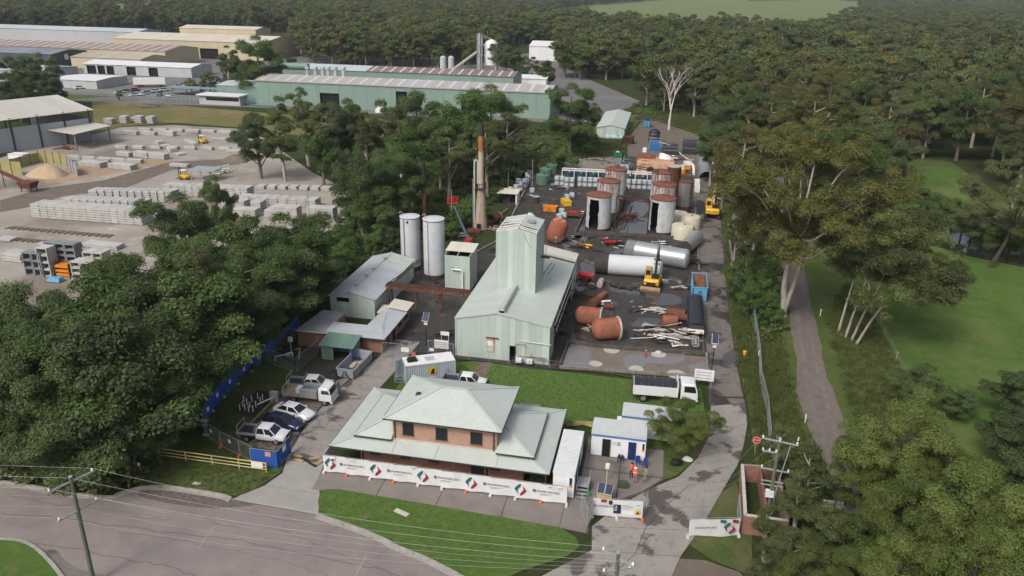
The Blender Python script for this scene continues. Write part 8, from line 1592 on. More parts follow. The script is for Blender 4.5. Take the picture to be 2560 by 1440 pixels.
# cars and trailer far away
def far_car(px, py, rz, mat, label):
 p = G(px, py); o = thing('parked_car', label, 'car', (p.x,p.y,0), rz, 'cars parked in the estate'); MB().loft(secs_loft([(-2.2,.3,.8,.8,.7),(-1,.25,.95,.88,.78),(1,.25,.9,.88,.78),(2.1,.35,.7,.75,.6)])).build('body', mat, o, 35)
 MB().loft([[(-1.7,-.76,.9),(1.1,-.76,.9),(1.1,.76,.9),(-1.7,.76,.9)],[(-1.1,-.6,1.42),(.4,-.6,1.42),(.4,.6,1.42),(-1.1,.6,1.42)]]).build('cabin', m_glass, o); MB().box(-1.05,-.58,1.42,.35,.58,1.46).build('roof', mat, o)
 for x in (-1.3,1.3): MB().lathe([(.02,-.95),(.34,-.95),(.34,.95),(.02,.95)], 10, M_=Matrix.Translation((x,0,.34))@Matrix.Rotation(R(90),4,'X')).build('wheels', m_tyre, o, 40)
cm = [m_carw, m_carw, MAT('silver_car',(.4,.42,.44),rough=.3), m_navy, MAT('red_car',(.35,.02,.03),rough=.3), m_carw, MAT('grey_car',(.12,.13,.14),rough=.3)]
cl = [(450,218),(462,214),(474,220),(486,213),(498,217),(512,212),(524,216),(536,211),(548,214),(560,209),(572,213),(584,208),(596,212),(556,203),(570,200),(508,221),(520,219),(300,234),(318,231),(338,228),(372,234),(390,230),(410,228),(206,214),(222,212),(240,209),(255,207),(268,205),(336,240),(356,238),(400,240),(420,242),(348,203),(290,206),(310,200),(200,222)]
for k, (x, y) in enumerate(cl): far_car(x, y, (k*.37) % 6 if k > 22 else R(60)+.05*(k % 3), cm[(k*5) % 7], 'parked car in the estate car park beside the long green warehouse' if k < 17 else 'parked car in front of the white roofed workshops')
o = thing('box_trailer', 'long white box trailer parked in the estate', 'trailer', G(335,219), R(25)); MB().box(0,0,1.2,13,2.5,4.0).build('box', m_wpaint, o); MB().box(.5,.3,.8,12.5,2.2,1.2).build('chassis', m_bump, o)
for x in (2,3.2,11):
 for s in (.4,2.1): wheel(o, x, s, .5, .3, False)
EF = thing('estate_fence', 'blue green rail fence along the dry field', 'fence', (0,0,0)); ea, eb = G(275,240), G(700,268)
for k in range(40): p = ea.lerp(eb, k/39); MB().bar((p.x,p.y,0),(p.x,p.y,2.2),.12).build('post', MAT('rail_teal',(.25,.36,.38)), EF)
for z in (.5,1.3,2.1): MB().bar(ea+Vector((0,0,z)),eb+Vector((0,0,z)),.14).build('rail', MAT('rail_teal',(.25,.36,.38)), EF)
CS = thing('car_shade', 'blue green steel carport canopy over the estate car park', 'canopy', (-176,205,0)); MB().cbox((16,5,2.9),(40,7,.15), rz=.06).build('canopy_roof', MAT('teal_canopy',(.2,.29,.32),(.16,.24,.27),1,.6), CS)
for k in range(7): MB().bar((-3+k*6.4,5,0),(-3+k*6.4,5,2.9),.2).build('post', MAT('rail_teal',(.25,.36,.38)), CS)
for k, (px, py, sx, h, mt, lb) in enumerate(((938,283,5,2.4,m_wplas,'white crate load before the long warehouse doors'),(1165,293,4,2,m_wplas,'white bagged load beside the big warehouse door'),(1148,292,2,1.6,m_red,'red machine beside the big warehouse door'),(1300,292,8,2.2,m_rust,'rusty pile at the east end of the long warehouse'),(850,262,6,1.5,m_pc,'pale panels before the warehouse door'))):
 p = G(px, py); o = thing('goods_load', lb, 'goods', (p.x,p.y,0)); MB().box(0,0,.15,sx,2.2,h*.6).box(.3,.2,h*.6,sx*.6,2,h).build('load', mt, o); MB().box(-.1,-.1,0,sx+.1,2.3,.15).build('pallet', m_dunn, o)
# ================================================================ trees
def leafmat(name, c1, c2, c3, tr=0.35):
 """leaf colour: varies from clump to clump, leaf to leaf and tree to tree"""
 m, t, b = _new(name)
 at = t.nodes.new('ShaderNodeAttribute'); at.attribute_name = 'tint'
 oi = t.nodes.new('ShaderNodeObjectInfo')
 col = mixc(t, at.outputs['Fac'], c1, c2)
 col = mixc(t, maths(t, 'MULTIPLY', ramp(t, oi.outputs['Random'], 0.25, 1.0), 0.75), col, c3)
 hv = t.nodes.new('ShaderNodeHueSaturation'); t.links.new(col, hv.inputs['Color'])
 vr = t.nodes.new('ShaderNodeMapRange'); vr.inputs['To Min'].default_value = 0.75; vr.inputs['To Max'].default_value = 1.25
 n = t.nodes.new('ShaderNodeMath'); n.operation = 'FRACT'; t.links.new(maths(t, 'MULTIPLY', oi.outputs['Random'], 7.31), n.inputs[0])
 t.links.new(n.outputs[0], vr.inputs['Value']); t.links.new(vr.outputs[0], hv.inputs['Value'])
 t.links.new(hv.outputs[0], b.inputs['Base Color'])
 b.inputs['Roughness'].default_value = 0.6; b.inputs['Specular IOR Level'].default_value = 0.25
 tl = t.nodes.new('ShaderNodeBsdfTranslucent'); t.links.new(hv.outputs[0], tl.inputs[0])
 mx = t.nodes.new('ShaderNodeMixShader'); mx.inputs[0].default_value = tr
 t.links.new(b.outputs[0], mx.inputs[1]); t.links.new(tl.outputs[0], mx.inputs[2])
 t.links.new(mx.outputs[0], t.nodes['Material Output'].inputs[0]); return m
L_dark = leafmat('dark_leaves', (0.064,0.113,0.034), (0.121,0.172,0.050), (0.093,0.121,0.056))
L_olive = leafmat('olive_leaves', (0.087,0.121,0.039), (0.151,0.174,0.058), (0.112,0.112,0.054))
L_brown = leafmat('bronze_leaves', (0.098,0.112,0.032), (0.172,0.168,0.05), (0.138,0.118,0.044))
L_bright = leafmat('fresh_leaves', (0.101,0.151,0.035), (0.185,0.218,0.058), (0.134,0.168,0.048))
L_bush = leafmat('bush_leaves', (0.074,0.139,0.034), (0.122,0.204,0.052), (0.098,0.139,0.047))
m_bark = MAT('grey_bark', (0.2,0.175,0.145), (0.12,0.1,0.08), 2.0, 0.95, bmp=0.5, stretch=(1,1,0.25))
m_pale = MAT('pale_bark', (0.42,0.38,0.33), (0.27,0.235,0.2), 1.4, 0.9, bmp=0.4, stretch=(1,1,0.3), c3=(0.17,0.13,0.1), s3=0.5, lo3=0.6, hi3=0.75)
m_dbark = MAT('dark_bark', (0.07,0.058,0.048), (0.045,0.038,0.032), 2.0, 0.95, bmp=0.5, stretch=(1,1,0.25))
def tree_skel(r, H, W, base, lean=0.06, limbs=5, levels=2, flat=0.5):
 """trunk and limb polylines and the clump centres at their ends; crown from base*H to H, W wide"""
 lines = []; ends = []
 top = Vector((r.uniform(-lean, lean)*H, r.uniform(-lean, lean)*H, H*0.8)); tr0 = H*0.017+0.05
 pts = [Vector((0,0,-0.3)), top*0.3 + Vector((r.uniform(-.2,.2), r.uniform(-.2,.2), 0)), top*0.62 + Vector((r.uniform(-.3,.3), r.uniform(-.3,.3), 0)), top]
 lines.append((pts, [tr0*1.25, tr0, tr0*0.7, tr0*0.25]))
 ends.append((top + Vector((0,0,H*0.1)), 1.0))
 def along(t):
  t *= 3; i = min(2, int(t)); return pts[i].lerp(pts[i+1], t-i)
 n = limbs
 for k in range(n):
  t = base + (0.95-base)*(k+0.3)/n; p = along(min(0.97, t)); a = k*2.4 + r.uniform(-.5,.5)
  rel = (t-base)/(1-base); reach = W*0.5*(0.62+0.38*math.sin(math.pi*min(1, rel*0.9+0.12)))*r.uniform(0.5,1.12)
  q = p + Vector((math.cos(a)*reach, math.sin(a)*reach, H*(0.1+0.14*(1-rel))*r.uniform(0.3,1.5)))
  if q.z > H*0.95: q.z = H*0.95
  m_ = p.lerp(q, 0.5) + Vector((0,0,-reach*0.05 + r.uniform(0,.3)))
  rr = tr0*(0.55-0.25*rel)
  lines.append(([p, m_, q], [rr, rr*0.65, rr*0.25])); ends.append((q, 1.0))
  for j in range(levels):
   s = p.lerp(q, r.uniform(0.4,0.85)); b = a + r.choice((-1,1))*r.uniform(0.5,1.2); l = reach*r.uniform(0.35,0.6)
   e = s + Vector((math.cos(b)*l, math.sin(b)*l, l*r.uniform(0.1,0.7)))
   lines.append(([s, s.lerp(e,0.5)+Vector((0,0,.15)), e], [rr*0.45, rr*0.3, rr*0.15])); ends.append((e, 0.85))
   if j == 0:
    f = s + Vector((math.cos(b+1.6)*l*.6, math.sin(b+1.6)*l*.6, l*r.uniform(0,.5))); ends.append((f, 0.75)); lines.append(([s, f], [rr*0.3, rr*0.12]))
 return lines, ends
def leaf_faces(rs, cents, leaf, per, flat=0.7, shell=0.55, droop=0.0):
 """many small bent leaf sprays round clump centres -> (verts, faces, tint)"""
 V = []; T = []
 for (c, rad) in cents:
  n = max(6, int(per*(rad**2)))
  d = rs.normal(size=(n,3)); d /= np.linalg.norm(d, axis=1)[:,None]
  d[:,2] = np.where(d[:,2] < -0.35, -d[:,2]*0.6, d[:,2])
  rr = rad*(shell + (1-shell)*rs.random(n)**0.6 + 0.16*np.abs(rs.normal(size=n)))*(1+0.18*np.sin(d[:,0]*5+rs.random()*6)*np.cos(d[:,1]*4+rs.random()*6))
  P = np.array(c) + d*rr[:,None]*np.array([1,1,flat])
  P[:,2] -= droop*rad*(d[:,0]**2+d[:,1]**2)
  # leaf plane roughly facing outward with scatter
  nrm = d*0.9 + rs.normal(size=(n,3))*0.55 + np.array([0,0,0.35]); nrm /= np.linalg.norm(nrm, axis=1)[:,None]
  a = np.cross(nrm, rs.normal(size=(n,3))); a /= np.linalg.norm(a, axis=1)[:,None]+1e-9
  b = np.cross(nrm, a)
  s = leaf*(0.6+0.8*rs.random(n))[:,None]
  q0 = P - a*s; q1 = P - b*s*0.55 + nrm*s*0.1; q2 = P + a*s; q3 = P + b*s*0.55 + nrm*s*0.1
  V.append(np.stack([q0,q1,q2,q3], axis=1).reshape(-1,3))
  ct = rs.random()
  T.append(np.clip(0.75*ct + 0.9*rs.random(n) - 0.3, 0, 1))
 V = np.concatenate(V); T = np.concatenate(T); n = len(T)
 return V, np.arange(4*n).reshape(n,4), T
def np_mesh(name, V, F, mats, tint=None, mi=None):
 me = bpy.data.meshes.new(name); n = len(F)
 me.vertices.add(len(V)); me.vertices.foreach_set('co', np.asarray(V, dtype=np.float32).ravel())
 me.loops.add(n*4); me.loops.foreach_set('vertex_index', np.asarray(F, dtype=np.int32).ravel())
 me.polygons.add(n); me.polygons.foreach_set('loop_start', np.arange(0, n*4, 4, dtype=np.int32)); me.polygons.foreach_set('loop_total', np.full(n, 4, dtype=np.int32))
 if tint is not None:
  at = me.attributes.new('tint', 'FLOAT', 'FACE'); at.data.foreach_set('value', np.asarray(tint, dtype=np.float32))
 for m in mats: me.materials.append(m)
 if mi is not None: me.polygons.foreach_set('material_index', np.asarray(mi, dtype=np.int32))
 me.update(calc_edges=True); me.validate(); return me
def make_tree(seed, H, W, base, limbs, levels, crad, leaf, per, flat=0.7, lean=0.05, extra=0, droop=0.0, n=7):
 """-> (trunk MB, crown arrays)"""
 r = random.Random(seed); rs = np.random.RandomState(seed)
 lines, ends = tree_skel(r, H, W, base, lean, limbs, levels)
 tb = MB()
 for i, (p, q) in enumerate(lines): tb.tube(p, q, n if i == 0 else max(4, n-2), caps=False)
 cents = [((c.x, c.y, c.z), crad*s*r.uniform(0.75,1.2)) for c, s in ends]
 for k in range(extra):   # inner and side clumps fill the crown
  c, s = ends[r.randrange(len(ends))]; q = Vector((0,0,c.z*0.97)).lerp(c, r.uniform(0.45,1.05))
  cents.append(((q.x+r.uniform(-.8,.8), q.y+r.uniform(-.8,.8), q.z+r.uniform(-.9,.7)), crad*r.uniform(0.6,1.0)))
 return tb, leaf_faces(rs, cents, leaf, per, flat, 0.55, droop)
TREES = {}     # kind -> list of (trunk mesh, crown mesh, height)
def proto(kind, seeds, mleaf, mbark, **k):
 TREES[kind] = []
 for s in seeds:
  r = random.Random(s); kk = dict(k); kk['H'] = k['H']*r.uniform(0.94,1.06); kk['W'] = k['W']*r.uniform(0.92,1.08)
  tb, (V, F, T) = make_tree(s, **kk)
  tm = tb.mesh('trunk'); tm.materials.append(mbark); shade(tm, 60)
  TREES[kind].append((tm, np_mesh('crown', V, F, [mleaf], T), kk['H']))
proto('grove', (11,12,13,14), L_dark, m_bark, H=15, W=10, base=0.2, limbs=13, levels=2, crad=1.15, leaf=0.105, per=800, flat=0.85, extra=24)
proto('young', (21,22,23), L_bush, m_bark, H=9, W=5.5, base=0.15, limbs=9, levels=2, crad=0.85, leaf=0.1, per=800, flat=0.9, extra=12)
proto('gum', (31,32,33), L_olive, m_pale, H=20, W=10, base=0.34, limbs=10, levels=2, crad=1.2, leaf=0.12, per=560, flat=0.78, extra=26)
proto('slim', (41,42,43), L_olive, m_pale, H=18, W=6.5, base=0.32, limbs=10, levels=1, crad=1.0, leaf=0.12, per=560, flat=0.85, extra=18)
proto('bright', (51,52,53), L_bright, m_dbark, H=14, W=13, base=0.15, limbs=14, levels=2, crad=1.15, leaf=0.095, per=900, flat=0.8, extra=28)
proto('bronze', (61,62,63), L_brown, m_pale, H=20, W=12, base=0.28, limbs=11, levels=2, crad=1.3, leaf=0.125, per=520, flat=0.75, extra=26)
proto('shrub', (71,72,73), L_bush, m_dbark, H=2.6, W=3.2, base=0.1, limbs=6, levels=2, crad=0.62, leaf=0.13, per=380, flat=0.8, extra=6, n=5)
proto('dark', (81,82), L_dark, m_dbark, H=9, W=6.5, base=0.15, limbs=11, levels=2, crad=0.95, leaf=0.105, per=850, flat=0.8, extra=16)
NT = [0]
def tree(kind, pos, H, label, name='gum_tree', group=None, cat='tree', i=None, rz=None, wide=1.0):
 tm, cm, h = TREES[kind][NT[0] % len(TREES[kind]) if i is None else i]; NT[0] += 1
 o = thing(name, label, cat, (pos[0], pos[1], 0), rng.uniform(0, 6.28) if rz is None else rz, group)
 s = H/h; o.scale = (s*wide, s*wide, s)
 link('trunk', tm, o); link('crown', cm, o); return o
def ptree(kind, px, py, H, label, **k):
 """tree whose top shows at px,py"""
 return tree(kind, G(px, py, H*0.97), H, label, **k)
def inside(p, poly):
 c = False; n = len(poly)
 for i in range(n):
  a, b = poly[i], poly[(i+1) % n]
  if (a[1] > p[1]) != (b[1] > p[1]) and p[0] < (b[0]-a[0])*(p[1]-a[1])/(b[1]-a[1])+a[0]: c = not c
 return c
# --- grove between the casting yard and the site (tops read off the picture)
GRV = [(440,478,16),(700,528,16),(620,540,14),(760,560,14),(500,590,15),(595,610,15),(690,620,15),(770,640,12),(300,640,16),(385,610,15),
       (215,690,16),(45,705,15),(130,735,15),(320,715,16),(430,690,16),(540,690,15),(640,700,15),(730,700,13),(785,735,10),
       (20,820,14),(90,800,15),(190,790,16),(290,800,16),(390,780,16),(480,775,15),(570,790,15),(660,790,13),(725,790,10),
       (50,900,13),(140,890,14),(240,880,15),(350,870,15),(450,870,14),(600,880,11),
       (-30,980,12),(70,980,13),(170,975,13),(280,970,13),(380,970,12),(460,960,11),
       (20,1060,10),(120,1060,10),(230,1050,10),(320,1060,8)]
GPOLY = [tuple(q)[:2] for q in Gs([(742,815),(655,890),(578,948),(498,1042),(420,1112),(335,1190),(200,1215),(0,1180),(-500,1150),(-500,650),(0,560),(300,520),(560,560),(860,600),(900,660)])]
for k, (x, y, H) in enumerate(GRV):
 while H > 3 and not inside(tuple(G(x, y, H*.97))[:2], GPOLY): H -= .5
 if H <= 3: continue
 kind = ('grove','grove','dark','grove')[k % 4] if y < 1000 else 'young'
 wh = 'above the street kerb' if y > 955 else 'beside the blue mesh fence' if x > 560 and y > 640 else 'at the casting yard side' if y < 640 else 'at the west picture edge' if x < 140 else 'in the middle'
 ptree(kind, x, y, H, ('tall' if H > 14 else 'medium' if H > 10 else 'low') + ' dark green leafy tree of the grove, ' + wh, group='grove trees ' + ('tall ' if H > 14 else 'medium ' if H > 10 else 'low ') + wh, name='leafy_tree', wide=1.12)
for k, (x, y, H) in enumerate([(860,600,6),(780,690,6),(800,660,7),(900,620,5),(840,670,6),(880,690,5),(950,600,6),(820,760,5),(980,570,6),(930,560,7)]):
 q = G(x, y, H*.97)
 if q.x > -24 and q.y < 30: continue
 ptree('young', x, y, H, 'rounded young tree on the slope behind the long green shed', group='young trees behind the long shed', name='young_tree')
tree('slim', G(545,945), 17, 'tall slim tree with a bare pale trunk beside the blue mesh fence', name='gum_tree', i=0)
tree('grove', G(560,640), 15, 'thin dark tree with sparse top standing out of the grove', name='gum_tree', wide=0.55, i=1)
# --- tree belt behind the chimneys
BELT = [(640,305,14),(760,243,18),(700,300,15),(720,370,13),(800,330,13),(835,290,14),(870,345,16),(930,350,16),(900,420,14),(860,430,12),(960,420,13),(1000,290,17),
  (950,290,15),(1050,260,18),(1030,350,15),(990,390,14),(1100,280,16),(1120,340,15),(1080,400,13),(1160,270,18),(1230,240,19),(1220,330,15),(1260,300,15),(1150,400,12),
  (1290,300,15),(1300,360,13),(1340,300,15),(1380,260,17),(1430,235,18),(1350,380,11),(1265,380,12),(1420,300,13),(1470,260,14),(1320,430,7),(1240,440,8),(1010,480,11),(1110,460,9),
  (620,370,12),(660,400,11),(760,420,11),(940,490,10),(880,520,8),(850,560,7),(1460,320,8),(1400,355,7),(1290,455,6),(690,262,16),(800,280,15),(610,335,13),(650,350,13),(740,480,11),(800,500,10),(830,420,13),(680,460,10),(600,400,11),(870,270,15),(910,300,15),(1190,300,16),(1100,320,15)]
for k, (x, y, H) in enumerate(BELT):
 if 1000 < x < 1250 and G(x, y, H*.97).y < 66: continue
 P_ = G(x, y, H*.97); H *= 1.18 if H > 9 else 1
 if P_.x > -13 and P_.y < 118: continue
 if P_.x < -30 and P_.y < 64+(-30-P_.x)*.35: continue
 kind = ('grove','slim','gum','grove','young')[k % 5] if H > 9 else 'young'
 wh = 'beside the casting yard' if x < 790 else 'west of the rusted stack' if x < 1060 else 'behind the tall chimney' if x < 1265 else 'near the back shed'
 tree(kind, P_, H, ('tall' if H > 14 else 'lower') + ' eucalypt of the tree belt ' + wh, group='belt trees ' + ('tall ' if H > 14 else 'lower ') + wh)
for k, (x, y, H) in enumerate([(1165,500,4),(1150,530,3.5),(1130,560,3),(1285,400,5),(1360,400,5),(1410,375,5),(1450,345,5),(1250,470,3),(1235,560,3),(1270,470,3.4),(1330,410,4),(1475,330,4)]):
 q = G(x, y, H*.97)
 if q.x > -9.5 and q.y < 112: continue
 ptree('shrub', x, y, H, 'bright green scrub bush along the west edge of the yard', name='scrub_bush', group='scrub bushes along the yard edge', cat='bush')
# --- prominent gums on the right
def big_gum(name, label, base_px, H, limbs, mleaf, seed, bark, crad=1.35, per=420, leaf=0.12, r0=0.5):
 """one-off tree: limbs given as (points, radius) in metres from the foot; clumps spread over the limb ends"""
 r = random.Random(seed); rs = np.random.RandomState(seed); P = G(*base_px)
 o = thing(name, label, 'tree', (P.x, P.y, 0)); tb = MB(); cents = []
 for pts, rad in limbs:
  pts = [Vector(p) for p in pts]; S = spline(pts, 4); tb.tube(S, [rad*(1-0.8*i/(len(S)-1)) for i in range(len(S))], 8, caps=False)
  e = pts[-1]; prev = pts[-2]
  if e.z > H*0.45:
   for k in range(15):
    e = pts[-1] if k < 8 else prev.lerp(pts[-1], r.uniform(.35,.8)); d = (pts[-1]-prev).normalized(); a = Vector((r.gauss(0,1), r.gauss(0,1), r.gauss(0.25,0.6))).normalized()
    q = e + (d*0.4 + a)*r.uniform(0.6,2.9); tb.tube([prev.lerp(e, r.uniform(.55,1)), e.lerp(q,.6), q], [rad*0.16, rad*0.1, 0.02], 4, caps=False)
    cents.append(((q.x,q.y,q.z), crad*r.uniform(0.6,1.05)))
 V, F, T = leaf_faces(rs, cents, leaf, per, 0.8, 0.45)
 tb.build('trunk', bark, o, 60); link('crown', np_mesh('crown', V, F, [mleaf], T), o); return o
g_l = [([(0,0,-.3),(-.5,0,5),(-.2,.5,10),(0,0,14)], .55), ([(0,0,1),(1.0,0.3,6),(1.6,.4,11),(3.2,0,15)], .42)]
for a, l, z0, z1 in ((0.2,9,12,16),(0.9,7,13,20),(1.7,5,14,22),(2.6,8,12,19),(3.3,9,11,17),(4.0,7,13,20),(4.8,6,12,18),(5.5,9,12,20),(6.0,5,14,23.5),(2.1,8,13,16),(3.0,4,14,23.5),(1.2,3,14,24),(5.1,9,12,15.5),(0.0,11,12,19),(3.7,11,12,20.5),(0.5,6,9,11.5),(2.9,7,9,12.5),(4.4,6,9,12),(5.7,7,9,13),(1.4,7,10,14),(3.4,5,10,15)):
 c0 = Vector((0.4,0.1,z0)); e = Vector((math.cos(a)*l+0.6, math.sin(a)*l, z1))
 g_l.append(([c0, c0.lerp(e,.35)+Vector((0,0,-.6)), c0.lerp(e,.7)+Vector((0,0,.5)), e], .24))
big_gum('gum_tree', 'tallest spreading gum with pale forked trunk beside the gravel track', (1958,790), 24, g_l, L_brown, 5, m_pale)
for k, (bx, by, H, ln, lab) in enumerate([(2096,828,17,1.2,'far left'),(2113,843,15,1.8,'second'),(2128,850,18,3.2,'third'),(2138,862,18,5.0,'most leaning')]):
 l_ = [([(0,0,-.3),(ln*.3,0,4),(ln*.7,.3,8),(ln,.5,H*.75)], .2)]
 for a in range(8):
  e = Vector((ln+math.cos(a*2.3+k)*3.9, .5+math.sin(a*2.3+k)*3.9, H*(.5+.5*((a*37+k*11)%10)/10))); l_.append(([(ln*.8,.35,H*.55), Vector((ln*.9,.4,H*.62)).lerp(e,.5), e], .11))
 big_gum('gum_tree', {'far left':'pale trunked gum nearest the track in the clump of four','second':'thinnest pale trunk in the clump of four gums','third':'straight tall pale gum in the clump of four by the paddock','most leaning':'leaning pale gum on the paddock side of the clump of four'}[lab], (bx, by), H, l_, L_olive, 60+k, m_pale, 1.2, 480, .11)
l_ = [([(0,0,-.3),(1.2,0,4),(2.4,.5,8)], .5)]
for a, l, z1 in ((0.1,7,9),(0.9,6,13),(1.8,5,15),(2.7,7,12),(3.4,8,9),(4.3,5,13),(5.2,7,12),(5.8,8,15)):
 e = Vector((2.4+math.cos(a)*l, .5+math.sin(a)*l, z1)); c0 = Vector((2.0,.4,6.5)); l_.append(([c0, c0.lerp(e,.4)+Vector((0,0,.5)), e], .22))
big_gum('gum_tree', 'leaning dark trunked tree standing alone in the green paddock', (2475,668), 16, l_, L_olive, 91, m_dbark, 1.1, 420, .11)
# dead tree behind the yard
dt = thing('dead_tree', 'bare white dead tree behind the back shed', 'tree', G(1672,325)); tb = MB(); r = random.Random(4)
def twig(p, d, L, rad, dep):
 q = p + d*L; tb.tube([p, p.lerp(q,.5)+Vector((r.uniform(-.1,.1)*L*.4, r.uniform(-.1,.1)*L*.4, 0)), q], [rad, rad*.8, rad*.55], 6 if dep < 2 else 4, caps=False)
 if dep >= 5: return
 for k in range(3 if dep < 2 else 2):
  a = r.uniform(0, 6.28); e = (d + Vector((math.cos(a), math.sin(a), 0.25))*r.uniform(.3,.62)).normalized(); twig(q, e, L*r.uniform(.62,.85), rad*.58, dep+1)
twig(Vector((0,0,-.3)), Vector((0.02,0,1)), 6.8, .5, 0)
tb.build('trunk', MAT('bleached_wood', (0.55,0.52,0.47), (0.42,0.39,0.35), 1.5, 0.9, stretch=(1,1,.3)), dt, 60)
# --- foreground trees lower right
FR = [('bright',2300,1015,13,.82),('bright',2190,1085,10,.8),('bright',2395,1105,11,.75),('bright',2480,1175,13,.85),('bright',2215,1235,8,.8),('bright',2330,1240,11,.8),('bright',2130,1385,8,.85),('bright',2245,1335,11,.8),
      ('bright',2370,1330,9,.85),('bright',2480,1330,12,.8),('bright',2570,1240,13,.8),('bright',2040,1420,8,.8),('bright',2400,1440,9,.8),('bright',2540,1420,10,.85),('bright',2280,1450,8,.8),('dark',2440,1250,9,.9),('dark',2160,1290,6,1),('bright',2640,1330,12,.9),('dark',2590,1130,8,.9)]
for k, (kind, x, y, H, w) in enumerate(FR):
 wh = 'nearest the track' if x < 2260 else 'at the picture corner' if x > 2440 else 'in the middle'
 hu = ('dark ' if kind == 'dark' else 'yellow green ')+('tall' if H > 11 else 'low' if H < 9 else 'medium')
 ptree(kind, x, y, H, hu+' spreading tree of the paddock corner thicket, '+wh, group='thicket '+hu+' '+wh, name='spreading_tree', wide=w)
for k, (x, y, H) in enumerate([(1960,1060,8),(2040,1120,8),(2010,1180,7.5),(1935,1260,6.5),(1990,1310,7),(1920,1380,6),(2090,1250,7)]):
 ptree('slim', x, y, H, 'thin grey green sapling between the brick enclosure and the track', group='saplings by the brick enclosure', name='gum_sapling', wide=1.25)
for x, y, H, lb in ((2300,920,6,'small dark round tree alone at the paddock fence'),(2405,975,4,'small sparse tree beside the dark round one in the paddock'),(2560,930,6,'dark tree cut by the picture edge beside the paddock'),(2545,1040,6,'bushy dark tree at the far corner of the front thicket')):
 ptree('dark', x, y, H, lb, name='paddock_tree', wide=1.15)
ptree('bright', 1710,1000,6.6, 'round leafy shade tree between the site offices and the driveway', name='shade_tree', i=0, wide=1.0)
for x, y, H in ((1900,480,13),(1880,560,10),(1870,640,8),(1850,540,9),(1850,430,13),(1900,650,7),(1930,700,6),(1880,700,6),(1820,380,13),(1790,330,14),(1920,740,5),(1945,760,4)):
 ptree('young' if H < 9 else 'gum', x, y, H, 'bushy tree between the yard fence and the gravel track', group='trees along the yard fence', name='fence_tree')
# --- right hand woodland: the nearest stand singly
def scatter_pts(poly, d, seed, jitter=0.42):
 r = random.Random(seed); xs = [p[0] for p in poly]; ys = [p[1] for p in poly]; out = []
 y = min(ys); row = 0
 while y < max(ys):
  x = min(xs) + (row % 2)*d/2
  while x < max(xs):
   p = (x + r.uniform(-1,1)*d*jitter, y + r.uniform(-1,1)*d*jitter)
   if inside(p, poly): out.append(p)
   x += d
  y += d*0.87; row += 1
 return out
def toward(px, py):   # is a ground point roughly in view (2560 picture)
 a, b = polar(px, py)
 return b > 20 and abs(a) < 0.70*b + 30
NEAR = [(57,66),(75,93),(84,122),(92,158),(101,152),(100,104),(110,86),(150,76),(230,60),(330,330),(200,345),(60,330),(8,330),(14,222),(22,216),(38,208),(44,184),(40,150),(38.5,122),(38.8,70),(42.5,70),(46.8,80),(50,122),(54.5,172),(61,172),(55,122),(52.2,80)]
near = [p for p in scatter_pts(NEAR, 11.2, 3) if toward(*p) and not (polar(*p)[1] > 400)]
near.sort(key=lambda p: polar(*p)[1])
NSING = 150
for k, p in enumerate(near[:NSING]):
 kind = ('gum','bronze','grove','slim','gum','bronze')[(k*7) % 6]
 H = rng.uniform(15, 24)
 wh = 'behind the back shed' if p[0] < 36 else 'between the driveway end and the track' if p[0] < 53 else 'east of the track' if p[0] < 80 else 'beyond the pond'
 hu = {'gum':'olive','bronze':'bronze','grove':'dark green','slim':'slender olive'}[kind]
 tree(kind, p, H, hu + ' gum tree, east forest front, ' + wh, group='forest front, ' + hu + ', ' + wh)
for k, (x, y) in enumerate([(2345,590),(2375,585),(2400,600),(2425,602),(2450,615),(2300,560),(2520,640),(2550,650),(2330,575),(2480,640)]):
 tree('dark', G(x, y), 7.5, 'dark paperbark standing at the edge of the pond', name='waterside_tree', group='trees round the pond')
# ---------------------------------------------------------------- the forest as one mass (instances of light tree meshes)
LOW = bpy.data.collections.new('forest_sources')
def low(i, seed, mleaf, mbark, **k):
 tb, (V, F, T) = make_tree(seed, **k)
 tv = np.array([tuple(v) for v in tb.v]); tf = np.array([f for f in tb.f if len(f) == 4])
 me = np_mesh('tree', np.concatenate([tv, V]), np.concatenate([tf, F+len(tv)]), [mbark, mleaf], np.concatenate([np.zeros(len(tf)), T]), np.concatenate([np.zeros(len(tf)), np.ones(len(F))]))
 LOW.objects.link(bpy.data.objects.new('s%02d' % i, me))
for i in range(9):
 low(i, 200+i, (L_olive, L_dark, L_brown, L_olive, L_bright)[i % 5], m_bark if i % 3 else m_pale, H=16, W=(10,7.5,12)[i % 3], base=0.15, limbs=9, levels=1, crad=1.5, leaf=0.33, per=75, flat=0.66, extra=16, n=5)
UND = bpy.data.collections.new('undergrowth_sources')
for i, (V, F, T, m) in enumerate([leaf_faces(np.random.RandomState(300+i), [((random.Random(i*9+j).uniform(-.7,.7), random.Random(i*7+j).uniform(-.7,.7), 0.35), 0.6) for j in range(5)], 0.2, 150, 0.8) + (m,) for i, m in enumerate((L_bush, L_dark, L_olive))]):
 UND.objects.link(bpy.data.objects.new('u%02d' % i, np_mesh('bush', V, F, [m], T)))
TUF = bpy.data.collections.new('tuft_sources')
m_blade = leafmat('grass_blades', (0.06,0.095,0.02), (0.1,0.13,0.032), (0.13,0.125,0.05), 0.2)
